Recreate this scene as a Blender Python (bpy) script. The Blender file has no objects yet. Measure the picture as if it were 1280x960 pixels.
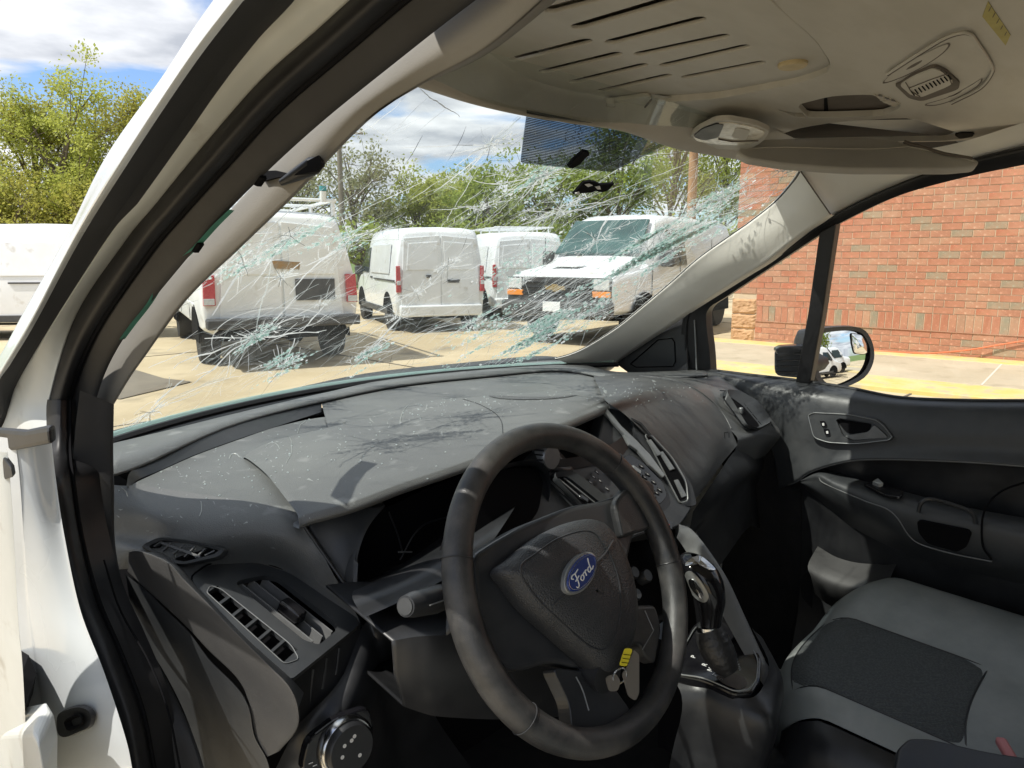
import bpy, bmesh, math, random
from mathutils import Vector, Matrix, noise
from mathutils.bvhtree import BVHTree

random.seed(7)
scene = bpy.context.scene
COL = scene.collection

# ------------------------------------------------------------------ camera
CAM = Vector((-0.92, 0.0, 1.45)); YAW = math.radians(46); PIT = math.radians(-10); FPX = 900.0
cd = bpy.data.cameras.new('camera'); cam = bpy.data.objects.new('camera', cd); COL.objects.link(cam)
cd.sensor_fit = 'HORIZONTAL'; cd.sensor_width = 36.0; cd.lens = 36.0 * FPX / 1280.0
cd.clip_start = 0.02; cd.clip_end = 3000
cam.location = CAM; cam.rotation_euler = (math.radians(90) + PIT, 0, -YAW)
scene.camera = cam

# ------------------------------------------------------------------ world, sun, exposure
SUN_EL, SUN_AZ = math.radians(56), math.radians(292)      # azimuth clockwise from the van's forward axis (+Y)
w = bpy.data.worlds.new('World'); scene.world = w; w.use_nodes = True
nt = w.node_tree; nt.nodes.clear()
def N(t, ty, **kw):
    n = t.nodes.new(ty)
    for k, v in kw.items():
        setattr(n, k, v)
    return n
wo = N(nt, 'ShaderNodeOutputWorld'); bg = N(nt, 'ShaderNodeBackground')
sky = N(nt, 'ShaderNodeTexSky', sky_type='NISHITA', sun_disc=False, sun_elevation=SUN_EL, sun_rotation=SUN_AZ)
sky.air_density = 1.0; sky.dust_density = 0.6; sky.ozone_density = 1.5
tc = N(nt, 'ShaderNodeTexCoord'); sep = N(nt, 'ShaderNodeSeparateXYZ')
# clouds: noise over the direction flattened onto a cloud deck
mx = N(nt, 'ShaderNodeMath', operation='MAXIMUM'); mx.inputs[1].default_value = 0.03
ad = N(nt, 'ShaderNodeMath', operation='ADD'); ad.inputs[1].default_value = 0.10
dx = N(nt, 'ShaderNodeMath', operation='DIVIDE'); dy = N(nt, 'ShaderNodeMath', operation='DIVIDE')
cb = N(nt, 'ShaderNodeCombineXYZ')
nt.links.new(tc.outputs['Generated'], sep.inputs[0]); nt.links.new(sep.outputs[2], mx.inputs[0]); nt.links.new(mx.outputs[0], ad.inputs[0])
nt.links.new(sep.outputs[0], dx.inputs[0]); nt.links.new(ad.outputs[0], dx.inputs[1])
nt.links.new(sep.outputs[1], dy.inputs[0]); nt.links.new(ad.outputs[0], dy.inputs[1])
nt.links.new(dx.outputs[0], cb.inputs[0]); nt.links.new(dy.outputs[0], cb.inputs[1])
mp = N(nt, 'ShaderNodeMapping'); mp.inputs['Location'].default_value = (1.3, 0.4, 0); nt.links.new(cb.outputs[0], mp.inputs[0])
n1 = N(nt, 'ShaderNodeTexNoise'); n1.inputs['Scale'].default_value = 0.95; n1.inputs['Detail'].default_value = 9; n1.inputs['Roughness'].default_value = 0.52; n1.inputs['Distortion'].default_value = 0.3
n2 = N(nt, 'ShaderNodeTexNoise'); n2.inputs['Scale'].default_value = 2.3; n2.inputs['Detail'].default_value = 6
nt.links.new(mp.outputs[0], n1.inputs['Vector']); nt.links.new(mp.outputs[0], n2.inputs['Vector'])
rp = N(nt, 'ShaderNodeValToRGB'); rp.color_ramp.elements[0].position = 0.39; rp.color_ramp.elements[1].position = 0.47
cr2 = N(nt, 'ShaderNodeValToRGB'); cr2.color_ramp.elements[0].position = 0.35; cr2.color_ramp.elements[0].color = (6.4, 6.5, 6.7, 1)
cr2.color_ramp.elements[1].position = 0.65; cr2.color_ramp.elements[1].color = (3.1, 3.3, 3.7, 1)
mixc = N(nt, 'ShaderNodeMixRGB')
nt.links.new(n1.outputs['Fac'], rp.inputs[0]); nt.links.new(n2.outputs['Fac'], cr2.inputs[0])
nt.links.new(rp.outputs[0], mixc.inputs[0]); tint = N(nt, 'ShaderNodeMixRGB', blend_type='MULTIPLY'); tint.inputs[0].default_value = 1; tint.inputs[2].default_value = (.74, .84, 1.0, 1); nt.links.new(sky.outputs[0], tint.inputs[1]); nt.links.new(tint.outputs[0], mixc.inputs[1]); nt.links.new(cr2.outputs[0], mixc.inputs[2])
nt.links.new(mixc.outputs[0], bg.inputs['Color']); bg.inputs['Strength'].default_value = 0.12
nt.links.new(bg.outputs[0], wo.inputs[0])

sd = bpy.data.lights.new('sun', 'SUN'); sun = bpy.data.objects.new('sun', sd); COL.objects.link(sun)
sd.energy = 3.6; sd.angle = math.radians(0.53); sd.color = (1.0, 0.95, 0.87)
SD = Vector((math.sin(SUN_AZ) * math.cos(SUN_EL), math.cos(SUN_AZ) * math.cos(SUN_EL), math.sin(SUN_EL)))  # towards the sun
sun.rotation_euler = SD.to_track_quat('Z', 'Y').to_euler(); sun.location = (-20, 0, 30)

vs = scene.view_settings
scene.display_settings.display_device = 'sRGB'
vs.view_transform = 'Standard'; vs.look = 'None'; vs.gamma = 1.0; vs.use_curve_mapping = False
vs.exposure = 0.66
scene.cycles.max_bounces = 12; scene.cycles.diffuse_bounces = 5; scene.cycles.glossy_bounces = 4
scene.cycles.transparent_max_bounces = 24; scene.cycles.transmission_bounces = 6
scene.cycles.use_denoising = True
scene.cycles.sample_clamp_indirect = 6.0

# ------------------------------------------------------------------ measuring and mesh helpers
FW = Vector((math.sin(YAW) * math.cos(PIT), math.cos(YAW) * math.cos(PIT), math.sin(PIT)))
RT = Vector((math.cos(YAW), -math.sin(YAW), 0)); UP = RT.cross(FW)
def ray(px, py):
    return (FW + RT * ((px - 640) / FPX) + UP * ((480 - py) / FPX))
def pl(a, b, c):
    n = (b - a).cross(c - a).normalized()
    if n.dot(CAM - a) < 0: n = -n
    return (a, n)
def at(px, py, ax, v=None):
    """real-world point measured from the photograph on a known surface plane"""
    d = ray(px, py)
    if isinstance(ax, tuple):
        n = ax[1]; q = ax[0] + n * (v or 0)
        return CAM + d * ((q - CAM).dot(n) / d.dot(n))
    if ax == 'd': return CAM + d.normalized() * v
    i = 'xyz'.index(ax)
    return CAM + d * ((v - CAM[i]) / d[i])
def R(ax, v, pts): return [at(p[0], p[1], ax, p[2] if len(p) > 2 else v) for p in pts]
def ground(px, py): return at(px, py, 'z', 0.0)

def crs(p, n, closed=False):
    """Catmull-Rom through the points, n samples, even in parameter"""
    m = len(p); out = []
    if m == 1: return [p[0].copy() for _ in range(n)]
    for i in range(n):
        t = i * (m if closed else m - 1) / (n if closed else n - 1)
        k = min(int(t), m - 1 if closed else m - 2); f = t - k
        if closed: a, b, c, d = (p[(k + j) % m] for j in (-1, 0, 1, 2))
        else:
            b, c = p[k], p[k + 1]
            a = p[k - 1] if k else b * 2 - c
            d = p[k + 2] if k + 2 < m else c * 2 - b
        out.append(0.5 * ((2 * b) + (c - a) * f + (2 * a - 5 * b + 4 * c - d) * f * f + (3 * b - a - 3 * c + d) * f ** 3))
    return out

def obj(name, verts, faces, mat, parent=None, smooth=True, bevel=0, solid=0, edge=None, seg=2, angle=40, off=-1):
    me = bpy.data.meshes.new(name)
    me.from_pydata([tuple(v) for v in verts], [], faces); me.update()
    return fin(name, me, mat, parent, smooth, bevel, solid, seg, angle, off)
def fin(name, me, mat, parent, smooth=True, bevel=0, solid=0, seg=2, angle=40, off=-1):
    o = bpy.data.objects.new(name, me); COL.objects.link(o)
    if mat: me.materials.append(mat)
    if parent is not None: o.parent = parent
    if smooth:
        for p in me.polygons: p.use_smooth = True
        try: me.set_sharp_from_angle(angle=math.radians(angle))
        except Exception: pass
    if solid:
        m = o.modifiers.new('thick', 'SOLIDIFY'); m.thickness = abs(solid); m.offset = off if solid > 0 else -off
    if bevel:
        m = o.modifiers.new('bevel', 'BEVEL'); m.width = bevel; m.segments = seg; m.limit_method = 'ANGLE'; m.angle_limit = math.radians(35)
        m.harden_normals = False
    return o

class MB:
    """collects shapes into one mesh object"""
    def __init__(s): s.v = []; s.f = []; s.mi = []
    def add(s, v, f, mi=0):
        b = len(s.v); s.v += [Vector(q) for q in v]; s.f += [tuple(i + b for i in q) for q in f]; s.mi += [mi] * len(f)
        return s
    def grid(s, rows, mi=0, closed=False):
        nv = len(rows); nu = len(rows[0]); f = []
        for j in range(nv - 1):
            for i in range(nu if closed else nu - 1):
                k = (i + 1) % nu
                f.append((j * nu + i, j * nu + k, (j + 1) * nu + k, (j + 1) * nu + i))
        return s.add([p for r in rows for p in r], f, mi)
    def loft(s, rows, nu=16, nv=12, mi=0, lin=False):
        rr = [crs(r, nu) for r in rows]
        cols = [crs([r[i] for r in rr], nv) if not lin else [r[i] for r in rr] for i in range(nu)]
        n2 = len(cols[0])
        return s.grid([[cols[i][j] for i in range(nu)] for j in range(n2)], mi)
    def box(s, c, d, rot=None, mi=0, mat=None):
        c = Vector(c); x, y, z = (q / 2 for q in d)
        v = [Vector((a, b, e)) for a in (-x, x) for b in (-y, y) for e in (-z, z)]
        if rot is not None: v = [rot @ q for q in v]
        v = [q + c for q in v]
        if mat is not None: v = [mat @ q for q in v]
        return s.add(v, [(0, 1, 3, 2), (4, 6, 7, 5), (0, 4, 5, 1), (2, 3, 7, 6), (0, 2, 6, 4), (1, 5, 7, 3)], mi)
    def prism(s, poly, d, mi=0):
        n = len(poly); d = Vector(d) if not isinstance(d, Vector) else d
        v = list(poly) + [p + d for p in poly]
        f = [tuple(range(n)), tuple(range(2 * n - 1, n - 1, -1))] + [(i, i + n, (i + 1) % n + n, (i + 1) % n) for i in range(n)]
        return s.add(v, f, mi)
    def tube(s, path, r, n=8, mi=0, closed=False, cap=True, flat=None):
        m = len(path); rr = r if isinstance(r, (list, tuple)) else [r] * m
        rows = []; pn = None
        for i, p in enumerate(path):
            a = path[(i - 1) % m] if closed or i else p; b = path[(i + 1) % m] if closed or i < m - 1 else p
            t = (b - a).normalized()
            if pn is None:
                pn = t.cross(Vector((0, 0, 1)))
                if pn.length < 1e-3: pn = t.cross(Vector((0, 1, 0)))
                pn.normalize()
            else:
                pn = (pn - t * pn.dot(t)).normalized()
            q = t.cross(pn)
            rows.append([p + (pn * math.cos(k * 2 * math.pi / n) + q * math.sin(k * 2 * math.pi / n)) * rr[i] for k in range(n)])
        if closed: rows.append(rows[0])
        b = len(s.v); s.grid(rows, mi, closed=True)
        if cap and not closed:
            s.f.append(tuple(b + k for k in range(n))[::-1]); s.mi.append(mi)
            s.f.append(tuple(b + (m - 1) * n + k for k in range(n))); s.mi.append(mi)
        return s
    def lathe(s, prof, M=None, n=24, mi=0):
        rows = [[Vector((r * math.cos(k * 2 * math.pi / n), r * math.sin(k * 2 * math.pi / n), z)) for k in range(n)] for r, z in prof]
        if M is not None: rows = [[M @ p for p in r] for r in rows]
        b = len(s.v); s.grid(rows, mi, closed=True)
        m = len(prof)
        s.f.append(tuple(b + k for k in range(n))[::-1]); s.mi.append(mi)
        s.f.append(tuple(b + (m - 1) * n + k for k in range(n))); s.mi.append(mi)
        return s
    def xf(s, M): s.v = [M @ p for p in s.v]; return s
    def build(s, name, mat, parent=None, **kw):
        mats = mat if isinstance(mat, list) else [mat]
        o = obj(name, s.v, s.f, mats[0], parent, **kw)
        for m in mats[1:]: o.data.materials.append(m)
        if len(mats) > 1:
            for p, i in zip(o.data.polygons, s.mi): p.material_index = i
        return o

def strip_px(name, A, B, mat, parent, n=60, bulge=0, rows=6, **kw):
    """surface between two edge curves (lists of points), optionally rounded towards the camera"""
    a, b = crs(A, n), crs(B, n); rr = []
    for j in range(rows + 1):
        t = j / rows; r = []
        for p, q in zip(a, b):
            m = p.lerp(q, t)
            if bulge: m = m + (CAM - m).normalized() * bulge * math.sin(math.pi * t) ** 0.7
            r.append(m)
        rr.append(r)
    return MB().grid(rr).build(name, mat, parent, **kw)

def shift(l, v): return [p + v for p in l]
def sph_frame(pl_, origin, up=Vector((0, 0, 1))):
    n = pl_[1]; x = up.cross(n).normalized(); y = n.cross(x)
    M = Matrix.Identity(4)
    for i, c in enumerate((x, y, n)):
        for k in range(3): M[k][i] = c[k]
    M.translation = origin
    return M

def cut(o, cutter_mb):
    """carve real recesses: boolean difference, then the cutter is gone"""
    c = cutter_mb.build('cutter', None, None, smooth=False)
    bm = bmesh.new(); bm.from_mesh(c.data); bmesh.ops.recalc_face_normals(bm, faces=bm.faces); bm.to_mesh(c.data); bm.free()
    m = o.modifiers.new('b', 'BOOLEAN'); m.operation = 'DIFFERENCE'; m.object = c; m.solver = 'EXACT'
    dg = bpy.context.evaluated_depsgraph_get(); ev = o.evaluated_get(dg)
    me = bpy.data.meshes.new_from_object(ev, depsgraph=dg)
    o.modifiers.clear(); old = o.data; o.data = me; me.name = o.name
    bpy.data.objects.remove(c)
    return o
def fixn(o):
    bm = bmesh.new(); bm.from_mesh(o.data); bmesh.ops.recalc_face_normals(bm, faces=bm.faces); bm.to_mesh(o.data); bm.free(); return o

def empty(name, loc=(0, 0, 0), rz=0):
    o = bpy.data.objects.new(name, None); COL.objects.link(o); o.location = loc; o.rotation_euler = (0, 0, rz); o.empty_display_size = 0.2
    return o
def tag(o, label=None, cat=None, group=None, kind=None):
    if label: o['label'] = label
    if cat: o['category'] = cat
    if group: o['group'] = group
    if kind: o['kind'] = kind
    return o
def copy_tree(o, parent=None):
    c = o.copy(); COL.objects.link(c)
    if parent is not None: c.parent = parent
    for ch in [k for k in bpy.data.objects if k.parent == o]: copy_tree(ch, c)
    return c
def text(name, s, M, size, mat, parent, ext=0.0003, align='CENTER', shear=0):
    cu = bpy.data.curves.new(name, 'FONT'); cu.body = s; cu.size = size; cu.extrude = ext; cu.align_x = align; cu.align_y = 'CENTER'; cu.shear = shear
    t = bpy.data.objects.new(name, cu); COL.objects.link(t)
    dg = bpy.context.evaluated_depsgraph_get()
    me = bpy.data.meshes.new_from_object(t.evaluated_get(dg), depsgraph=dg)
    bpy.data.objects.remove(t)
    o = bpy.data.objects.new(name, me); COL.objects.link(o); me.materials.clear(); me.materials.append(mat)
    me.transform(M)
    if parent is not None: o.parent = parent
    return o

# ------------------------------------------------------------------ materials
MATS = {}
def mat(name, col, rough=0.5, col2=None, vscale=4.0, vdetail=4, vlo=0.4, vhi=0.65, bump=0.0, bscale=200.0, bdist=0.001, metal=0.0, spec=0.5,
        grain='noise', sub=0.0, coat=0.0, rvar=0.0, stretch=None, col3=None, c3scale=30, c3lo=.6, c3hi=.7, alpha=None):
    m = bpy.data.materials.new(name); m.use_nodes = True; t = m.node_tree; b = t.nodes['Principled BSDF']
    b.inputs['Base Color'].default_value = (*col, 1); b.inputs['Roughness'].default_value = rough; b.inputs['Metallic'].default_value = metal
    b.inputs['Specular IOR Level'].default_value = spec; b.inputs['Coat Weight'].default_value = coat
    co = N(t, 'ShaderNodeTexCoord'); vec = co.outputs['Object']
    if stretch:
        q = N(t, 'ShaderNodeMapping'); q.inputs['Scale'].default_value = stretch; t.links.new(vec, q.inputs[0]); vec = q.outputs[0]
    last = None
    if col2:
        n = N(t, 'ShaderNodeTexNoise'); n.inputs['Scale'].default_value = vscale; n.inputs['Detail'].default_value = vdetail; n.inputs['Roughness'].default_value = .62
        t.links.new(vec, n.inputs['Vector'])
        r = N(t, 'ShaderNodeMapRange'); r.inputs['From Min'].default_value = vlo; r.inputs['From Max'].default_value = vhi
        t.links.new(n.outputs['Fac'], r.inputs[0])
        x = N(t, 'ShaderNodeMixRGB'); x.inputs[1].default_value = (*col, 1); x.inputs[2].default_value = (*col2, 1)
        t.links.new(r.outputs[0], x.inputs[0]); t.links.new(x.outputs[0], b.inputs['Base Color']); last = x.outputs[0]
        if rvar:
            rr = N(t, 'ShaderNodeMapRange'); rr.inputs['To Min'].default_value = rough - rvar; rr.inputs['To Max'].default_value = rough + rvar
            t.links.new(r.outputs[0], rr.inputs[0]); t.links.new(rr.outputs[0], b.inputs['Roughness'])
    if col3:
        n = N(t, 'ShaderNodeTexNoise'); n.inputs['Scale'].default_value = c3scale; n.inputs['Detail'].default_value = 5; t.links.new(vec, n.inputs['Vector'])
        r = N(t, 'ShaderNodeMapRange'); r.inputs['From Min'].default_value = c3lo; r.inputs['From Max'].default_value = c3hi
        t.links.new(n.outputs['Fac'], r.inputs[0])
        x = N(t, 'ShaderNodeMixRGB'); x.inputs[2].default_value = (*col3, 1)
        if last is not None: t.links.new(last, x.inputs[1])
        else: x.inputs[1].default_value = (*col, 1)
        t.links.new(r.outputs[0], x.inputs[0]); t.links.new(x.outputs[0], b.inputs['Base Color'])
    if bump:
        if grain == 'leather':
            g = N(t, 'ShaderNodeTexVoronoi'); g.feature = 'DISTANCE_TO_EDGE'; g.inputs['Scale'].default_value = bscale; gout = g.outputs['Distance']
        elif grain == 'weave':
            g = N(t, 'ShaderNodeTexWave'); g.inputs['Scale'].default_value = bscale; g.inputs['Distortion'].default_value = 1.0; g.bands_direction = 'DIAGONAL'; gout = g.outputs['Fac']
        else:
            g = N(t, 'ShaderNodeTexNoise'); g.inputs['Scale'].default_value = bscale; g.inputs['Detail'].default_value = 3; gout = g.outputs['Fac']
        t.links.new(vec, g.inputs['Vector'])
        bp = N(t, 'ShaderNodeBump'); bp.inputs['Strength'].default_value = bump; bp.inputs['Distance'].default_value = bdist
        t.links.new(gout, bp.inputs['Height']); t.links.new(bp.outputs[0], b.inputs['Normal'])
    MATS[name] = m
    return m

M_DASH = mat('dash_plastic', (.118, .122, .121), .5, (.150, .156, .153), vscale=5, bump=.6, bscale=430, grain='leather', bdist=.0010, col3=(.25, .255, .25), c3scale=26, c3lo=.62, c3hi=.80, rvar=.06)
M_BAND = mat('dash_grained', (.062, .062, .062), .5, (.080, .079, .077), vscale=9, bump=.6, bscale=700, grain='leather', bdist=.0006)
M_PDASH = mat('dash_passenger', (.072, .074, .075), .45, (.098, .10, .098), vscale=6, bump=.5, bscale=430, grain='leather', bdist=.0008, rvar=.06)
M_VANE = mat('vane_grey', (.17, .175, .175), .4, (.14, .143, .143), vscale=40)  # pale on the vanes to stand in for their sunlit edges
M_DASH2 = mat('dash_smooth', (.036, .039, .042), .48, (.052, .055, .057), vscale=12, bump=.2, bscale=600, bdist=.0004, rvar=.08)
M_TRIM = mat('dark_trim', (.018, .019, .021), .42, (.028, .029, .031), vscale=15, bump=.15, bscale=500, bdist=.0003, rvar=.07)
M_BLACK = mat('black_recess', (.006, .006, .007), .8, spec=.08)
M_GLOSS = mat('gloss_black', (.008, .008, .01), .12, rvar=.05, col2=(.012, .012, .013), vscale=30)
M_RUBBER = mat('rubber_seal', (.009, .009, .010), .5, (.014, .014, .015), vscale=20, bump=.15, bscale=300, bdist=.0005)
M_FLOCK = mat('flocked_seal', (.028, .029, .031), .8, (.036, .036, .038), vscale=10, bump=.3, bscale=900, bdist=.0004)
M_PAINT = mat('white_paint', (.60, .63, .65), .25, (.54, .57, .58), vscale=5, coat=.6, rvar=.05, col3=(.42, .41, .38), c3scale=16, c3lo=.66, c3hi=.8)
M_JAMB = mat('jamb_paint', (.58, .60, .58), .4, (.50, .52, .50), vscale=6, coat=.2, col3=(.33, .31, .27), c3scale=22, c3lo=.62, c3hi=.8)
M_BEIGE = mat('pillar_trim', (.200, .192, .172), .8, (.18, .172, .153), vscale=9, bump=.35, bscale=700, bdist=.0005)
M_CREAM = mat('pillar_cream', (.76, .74, .68), .6, (.70, .68, .62), vscale=5, bump=.25, bscale=600, bdist=.0004)
M_HEAD = mat('headliner', (.48, .46, .42), .85, (.43, .41, .37), vscale=6, bump=.35, bscale=800, bdist=.0006, col3=(.42, .38, .29), c3scale=9, c3lo=.62, c3hi=.85)
M_HEAD2 = mat('overhead_plastic', (.48, .46, .41), .55, (.42, .40, .35), vscale=5, bump=.12, bscale=300, bdist=.0004, col3=(.38, .345, .27), c3scale=8, c3lo=.60, c3hi=.85, stretch=(1, 3, 1))
M_TAN = mat('tan_plastic', (.52, .42, .24), .5, (.45, .36, .2), vscale=60)
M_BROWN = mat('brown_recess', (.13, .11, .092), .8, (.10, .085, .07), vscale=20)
M_WHEEL = mat('wheel_rim', (.027, .028, .029), .46, (.075, .072, .068), vscale=16, vdetail=7, vlo=.44, vhi=.68, bump=.5, bscale=520, grain='leather', bdist=.0006, rvar=.1)
M_HUB = mat('hub_cover', (.026, .028, .031), .45, (.040, .042, .045), vscale=12, bump=.9, bscale=340, grain='leather', bdist=.0012)
M_SPOKE = mat('spoke_plastic', (.028, .030, .033), .4, (.040, .041, .043), vscale=18, rvar=.08)
M_SCREEN = mat('matt_screen', (.006, .006, .008), .35, spec=.2)
M_CHROME = mat('satin_metal', (.62, .63, .64), .22, metal=1.0)
M_SILVER = mat('silver_plastic', (.27, .28, .28), .35, (.22, .23, .23), vscale=30, metal=.4)
M_BLUE = mat('emblem_blue', (.012, .035, .19), .25, coat=.8)
M_WHITEP = mat('white_print', (.75, .75, .73), .5)
M_SEAT = mat('seat_vinyl', (.22, .24, .235), .5, (.28, .295, .29), vscale=14, vdetail=8, bump=.6, bscale=500, grain='leather', bdist=.0005, rvar=.06)
M_INSERT = mat('seat_cloth', (.064, .072, .074), .85, (.098, .107, .109), vscale=300, vdetail=1, bump=1.0, bscale=110, grain='weave', bdist=.0015)
M_CARPET = mat('carpet', (.012, .012, .013), .95, (.018, .018, .019), vscale=30, bump=.5, bscale=600)
M_YELLOW = mat('yellow_tag', (.75, .62, .03), .5)
M_STICK = mat('airbag_label', (.42, .36, .08), .6, (.36, .3, .06), vscale=40)
M_KEY = mat('key_metal', (.35, .32, .28), .35, metal=.7)
M_RED = mat('hazard_red', (.6, .05, .04), .4)
M_GREEN = mat('curtain_airbag', (.05, .20, .15), .55, (.04, .15, .11), vscale=30)
M_PINK = mat('belt_buckle_red', (.55, .2, .2), .5)
M_LAMP = mat('lamp_lens', (.72, .68, .58), .15, (.5, .46, .38), vscale=60, coat=.5)

def glass_mat(name, tint, rough=0.0, dirt=0.0, ior=1.45, dcol=(.7, .72, .7)):
    m = bpy.data.materials.new(name); m.use_nodes = True; t = m.node_tree; t.nodes.clear()
    o = N(t, 'ShaderNodeOutputMaterial'); tr = N(t, 'ShaderNodeBsdfTransparent'); gl = N(t, 'ShaderNodeBsdfGlossy'); mi = N(t, 'ShaderNodeMixShader'); fw = N(t, 'ShaderNodeLayerWeight'); pw = N(t, 'ShaderNodeMath', operation='POWER'); fr = N(t, 'ShaderNodeMath', operation='MULTIPLY_ADD')
    tr.inputs[0].default_value = (*tint, 1); gl.inputs['Roughness'].default_value = rough; fw.inputs[0].default_value = .5; pw.inputs[1].default_value = 4.5; fr.inputs[1].default_value = .7; fr.inputs[2].default_value = .045; t.links.new(fw.outputs['Facing'], pw.inputs[0]); t.links.new(pw.outputs[0], fr.inputs[0])
    t.links.new(fr.outputs[0], mi.inputs[0]); t.links.new(tr.outputs[0], mi.inputs[1]); t.links.new(gl.outputs[0], mi.inputs[2])
    out = mi.outputs[0]
    if dirt:
        df = N(t, 'ShaderNodeBsdfDiffuse'); df.inputs[0].default_value = (*dcol, 1); m2 = N(t, 'ShaderNodeMixShader')
        co = N(t, 'ShaderNodeTexCoord'); n = N(t, 'ShaderNodeTexNoise'); n.inputs['Scale'].default_value = 6; n.inputs['Detail'].default_value = 6
        t.links.new(co.outputs['Object'], n.inputs['Vector'])
        mr = N(t, 'ShaderNodeMapRange'); mr.inputs['From Min'].default_value = .35; mr.inputs['From Max'].default_value = .75; mr.inputs['To Max'].default_value = dirt
        t.links.new(n.outputs['Fac'], mr.inputs[0]); t.links.new(mr.outputs[0], m2.inputs[0]); t.links.new(out, m2.inputs[1]); t.links.new(df.outputs[0], m2.inputs[2]); out = m2.outputs[0]
    t.links.new(out, o.inputs[0]); return m
M_GLASS = glass_mat('windscreen_glass', (.90, .94, .92), 0, dirt=.13)
M_SIDEGLASS = glass_mat('side_glass', (.95, .97, .96), 0, dirt=.02)
M_MIRROR = mat('mirror_glass', (.85, .87, .88), .01, metal=1.0)
def crack_mat(name, col, tr, em=0):
    m = bpy.data.materials.new(name); m.use_nodes = True; t = m.node_tree; t.nodes.clear()
    o = N(t, 'ShaderNodeOutputMaterial'); d = N(t, 'ShaderNodeBsdfDiffuse'); l = N(t, 'ShaderNodeBsdfTranslucent'); g = N(t, 'ShaderNodeBsdfGlossy'); T = N(t, 'ShaderNodeBsdfTransparent')
    d.inputs[0].default_value = (*col, 1); l.inputs[0].default_value = (*col, 1); g.inputs['Roughness'].default_value = .25
    a = N(t, 'ShaderNodeMixShader'); a.inputs[0].default_value = .6; b = N(t, 'ShaderNodeMixShader'); b.inputs[0].default_value = .25; c = N(t, 'ShaderNodeMixShader'); c.inputs[0].default_value = tr
    t.links.new(d.outputs[0], a.inputs[1]); t.links.new(l.outputs[0], a.inputs[2]); t.links.new(a.outputs[0], b.inputs[1]); t.links.new(g.outputs[0], b.inputs[2])
    t.links.new(b.outputs[0], c.inputs[1]); t.links.new(T.outputs[0], c.inputs[2]); t.links.new(c.outputs[0], o.inputs[0]); return m
M_CRACK = crack_mat('crack_white', (.95, .97, .97), .05)
M_CRACK2 = crack_mat('crack_faint', (.75, .82, .82), .5)
M_CRACKD = crack_mat('crack_dark', (.06, .08, .08), .2)
M_TEAL = crack_mat('crazed_glass', (.60, .84, .78), .42)
# ================================================================== THE VAN WE LOOK INTO
van = empty('cargo_van'); tag(van, 'white van interior with shattered windscreen and dusty grey dashboard, seen through its open door', 'van')

# ---- windscreen surface: raked, bowed sheet from cowl to roof header
def WS(u, v):
    b = Vector((.70 * u, 1.425 - .235 * u * u - .03 * u ** 4, 1.16))
    t = Vector((.62 * u, .645 - .035 * u * u, 1.645 - .012 * u * u))
    p = b.lerp(t, v); bow = math.sin(math.pi * v) * .022
    return p + Vector((0, .5, .86)) * bow
NU, NV = 40, 24
wrows = [[WS(-1 + 2 * i / NU, -.04 + 1.10 * j / NV) for i in range(NU + 1)] for j in range(NV + 1)]
wm = MB().grid(wrows); windscreen = wm.build('windscreen', M_GLASS, van)
windscreen['label'] = 'cracked and crazed laminated windscreen'
WBVH = BVHTree.FromPolygons([tuple(v) for v in wm.v], wm.f)
def onws(px, py, off=.0015):
    d = ray(px, py).normalized(); h = WBVH.ray_cast(CAM, d)
    if h[0] is None: return None, None
    n = h[1]
    if n.dot(d) > 0: n = -n
    return h[0] + n * off, n

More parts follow.
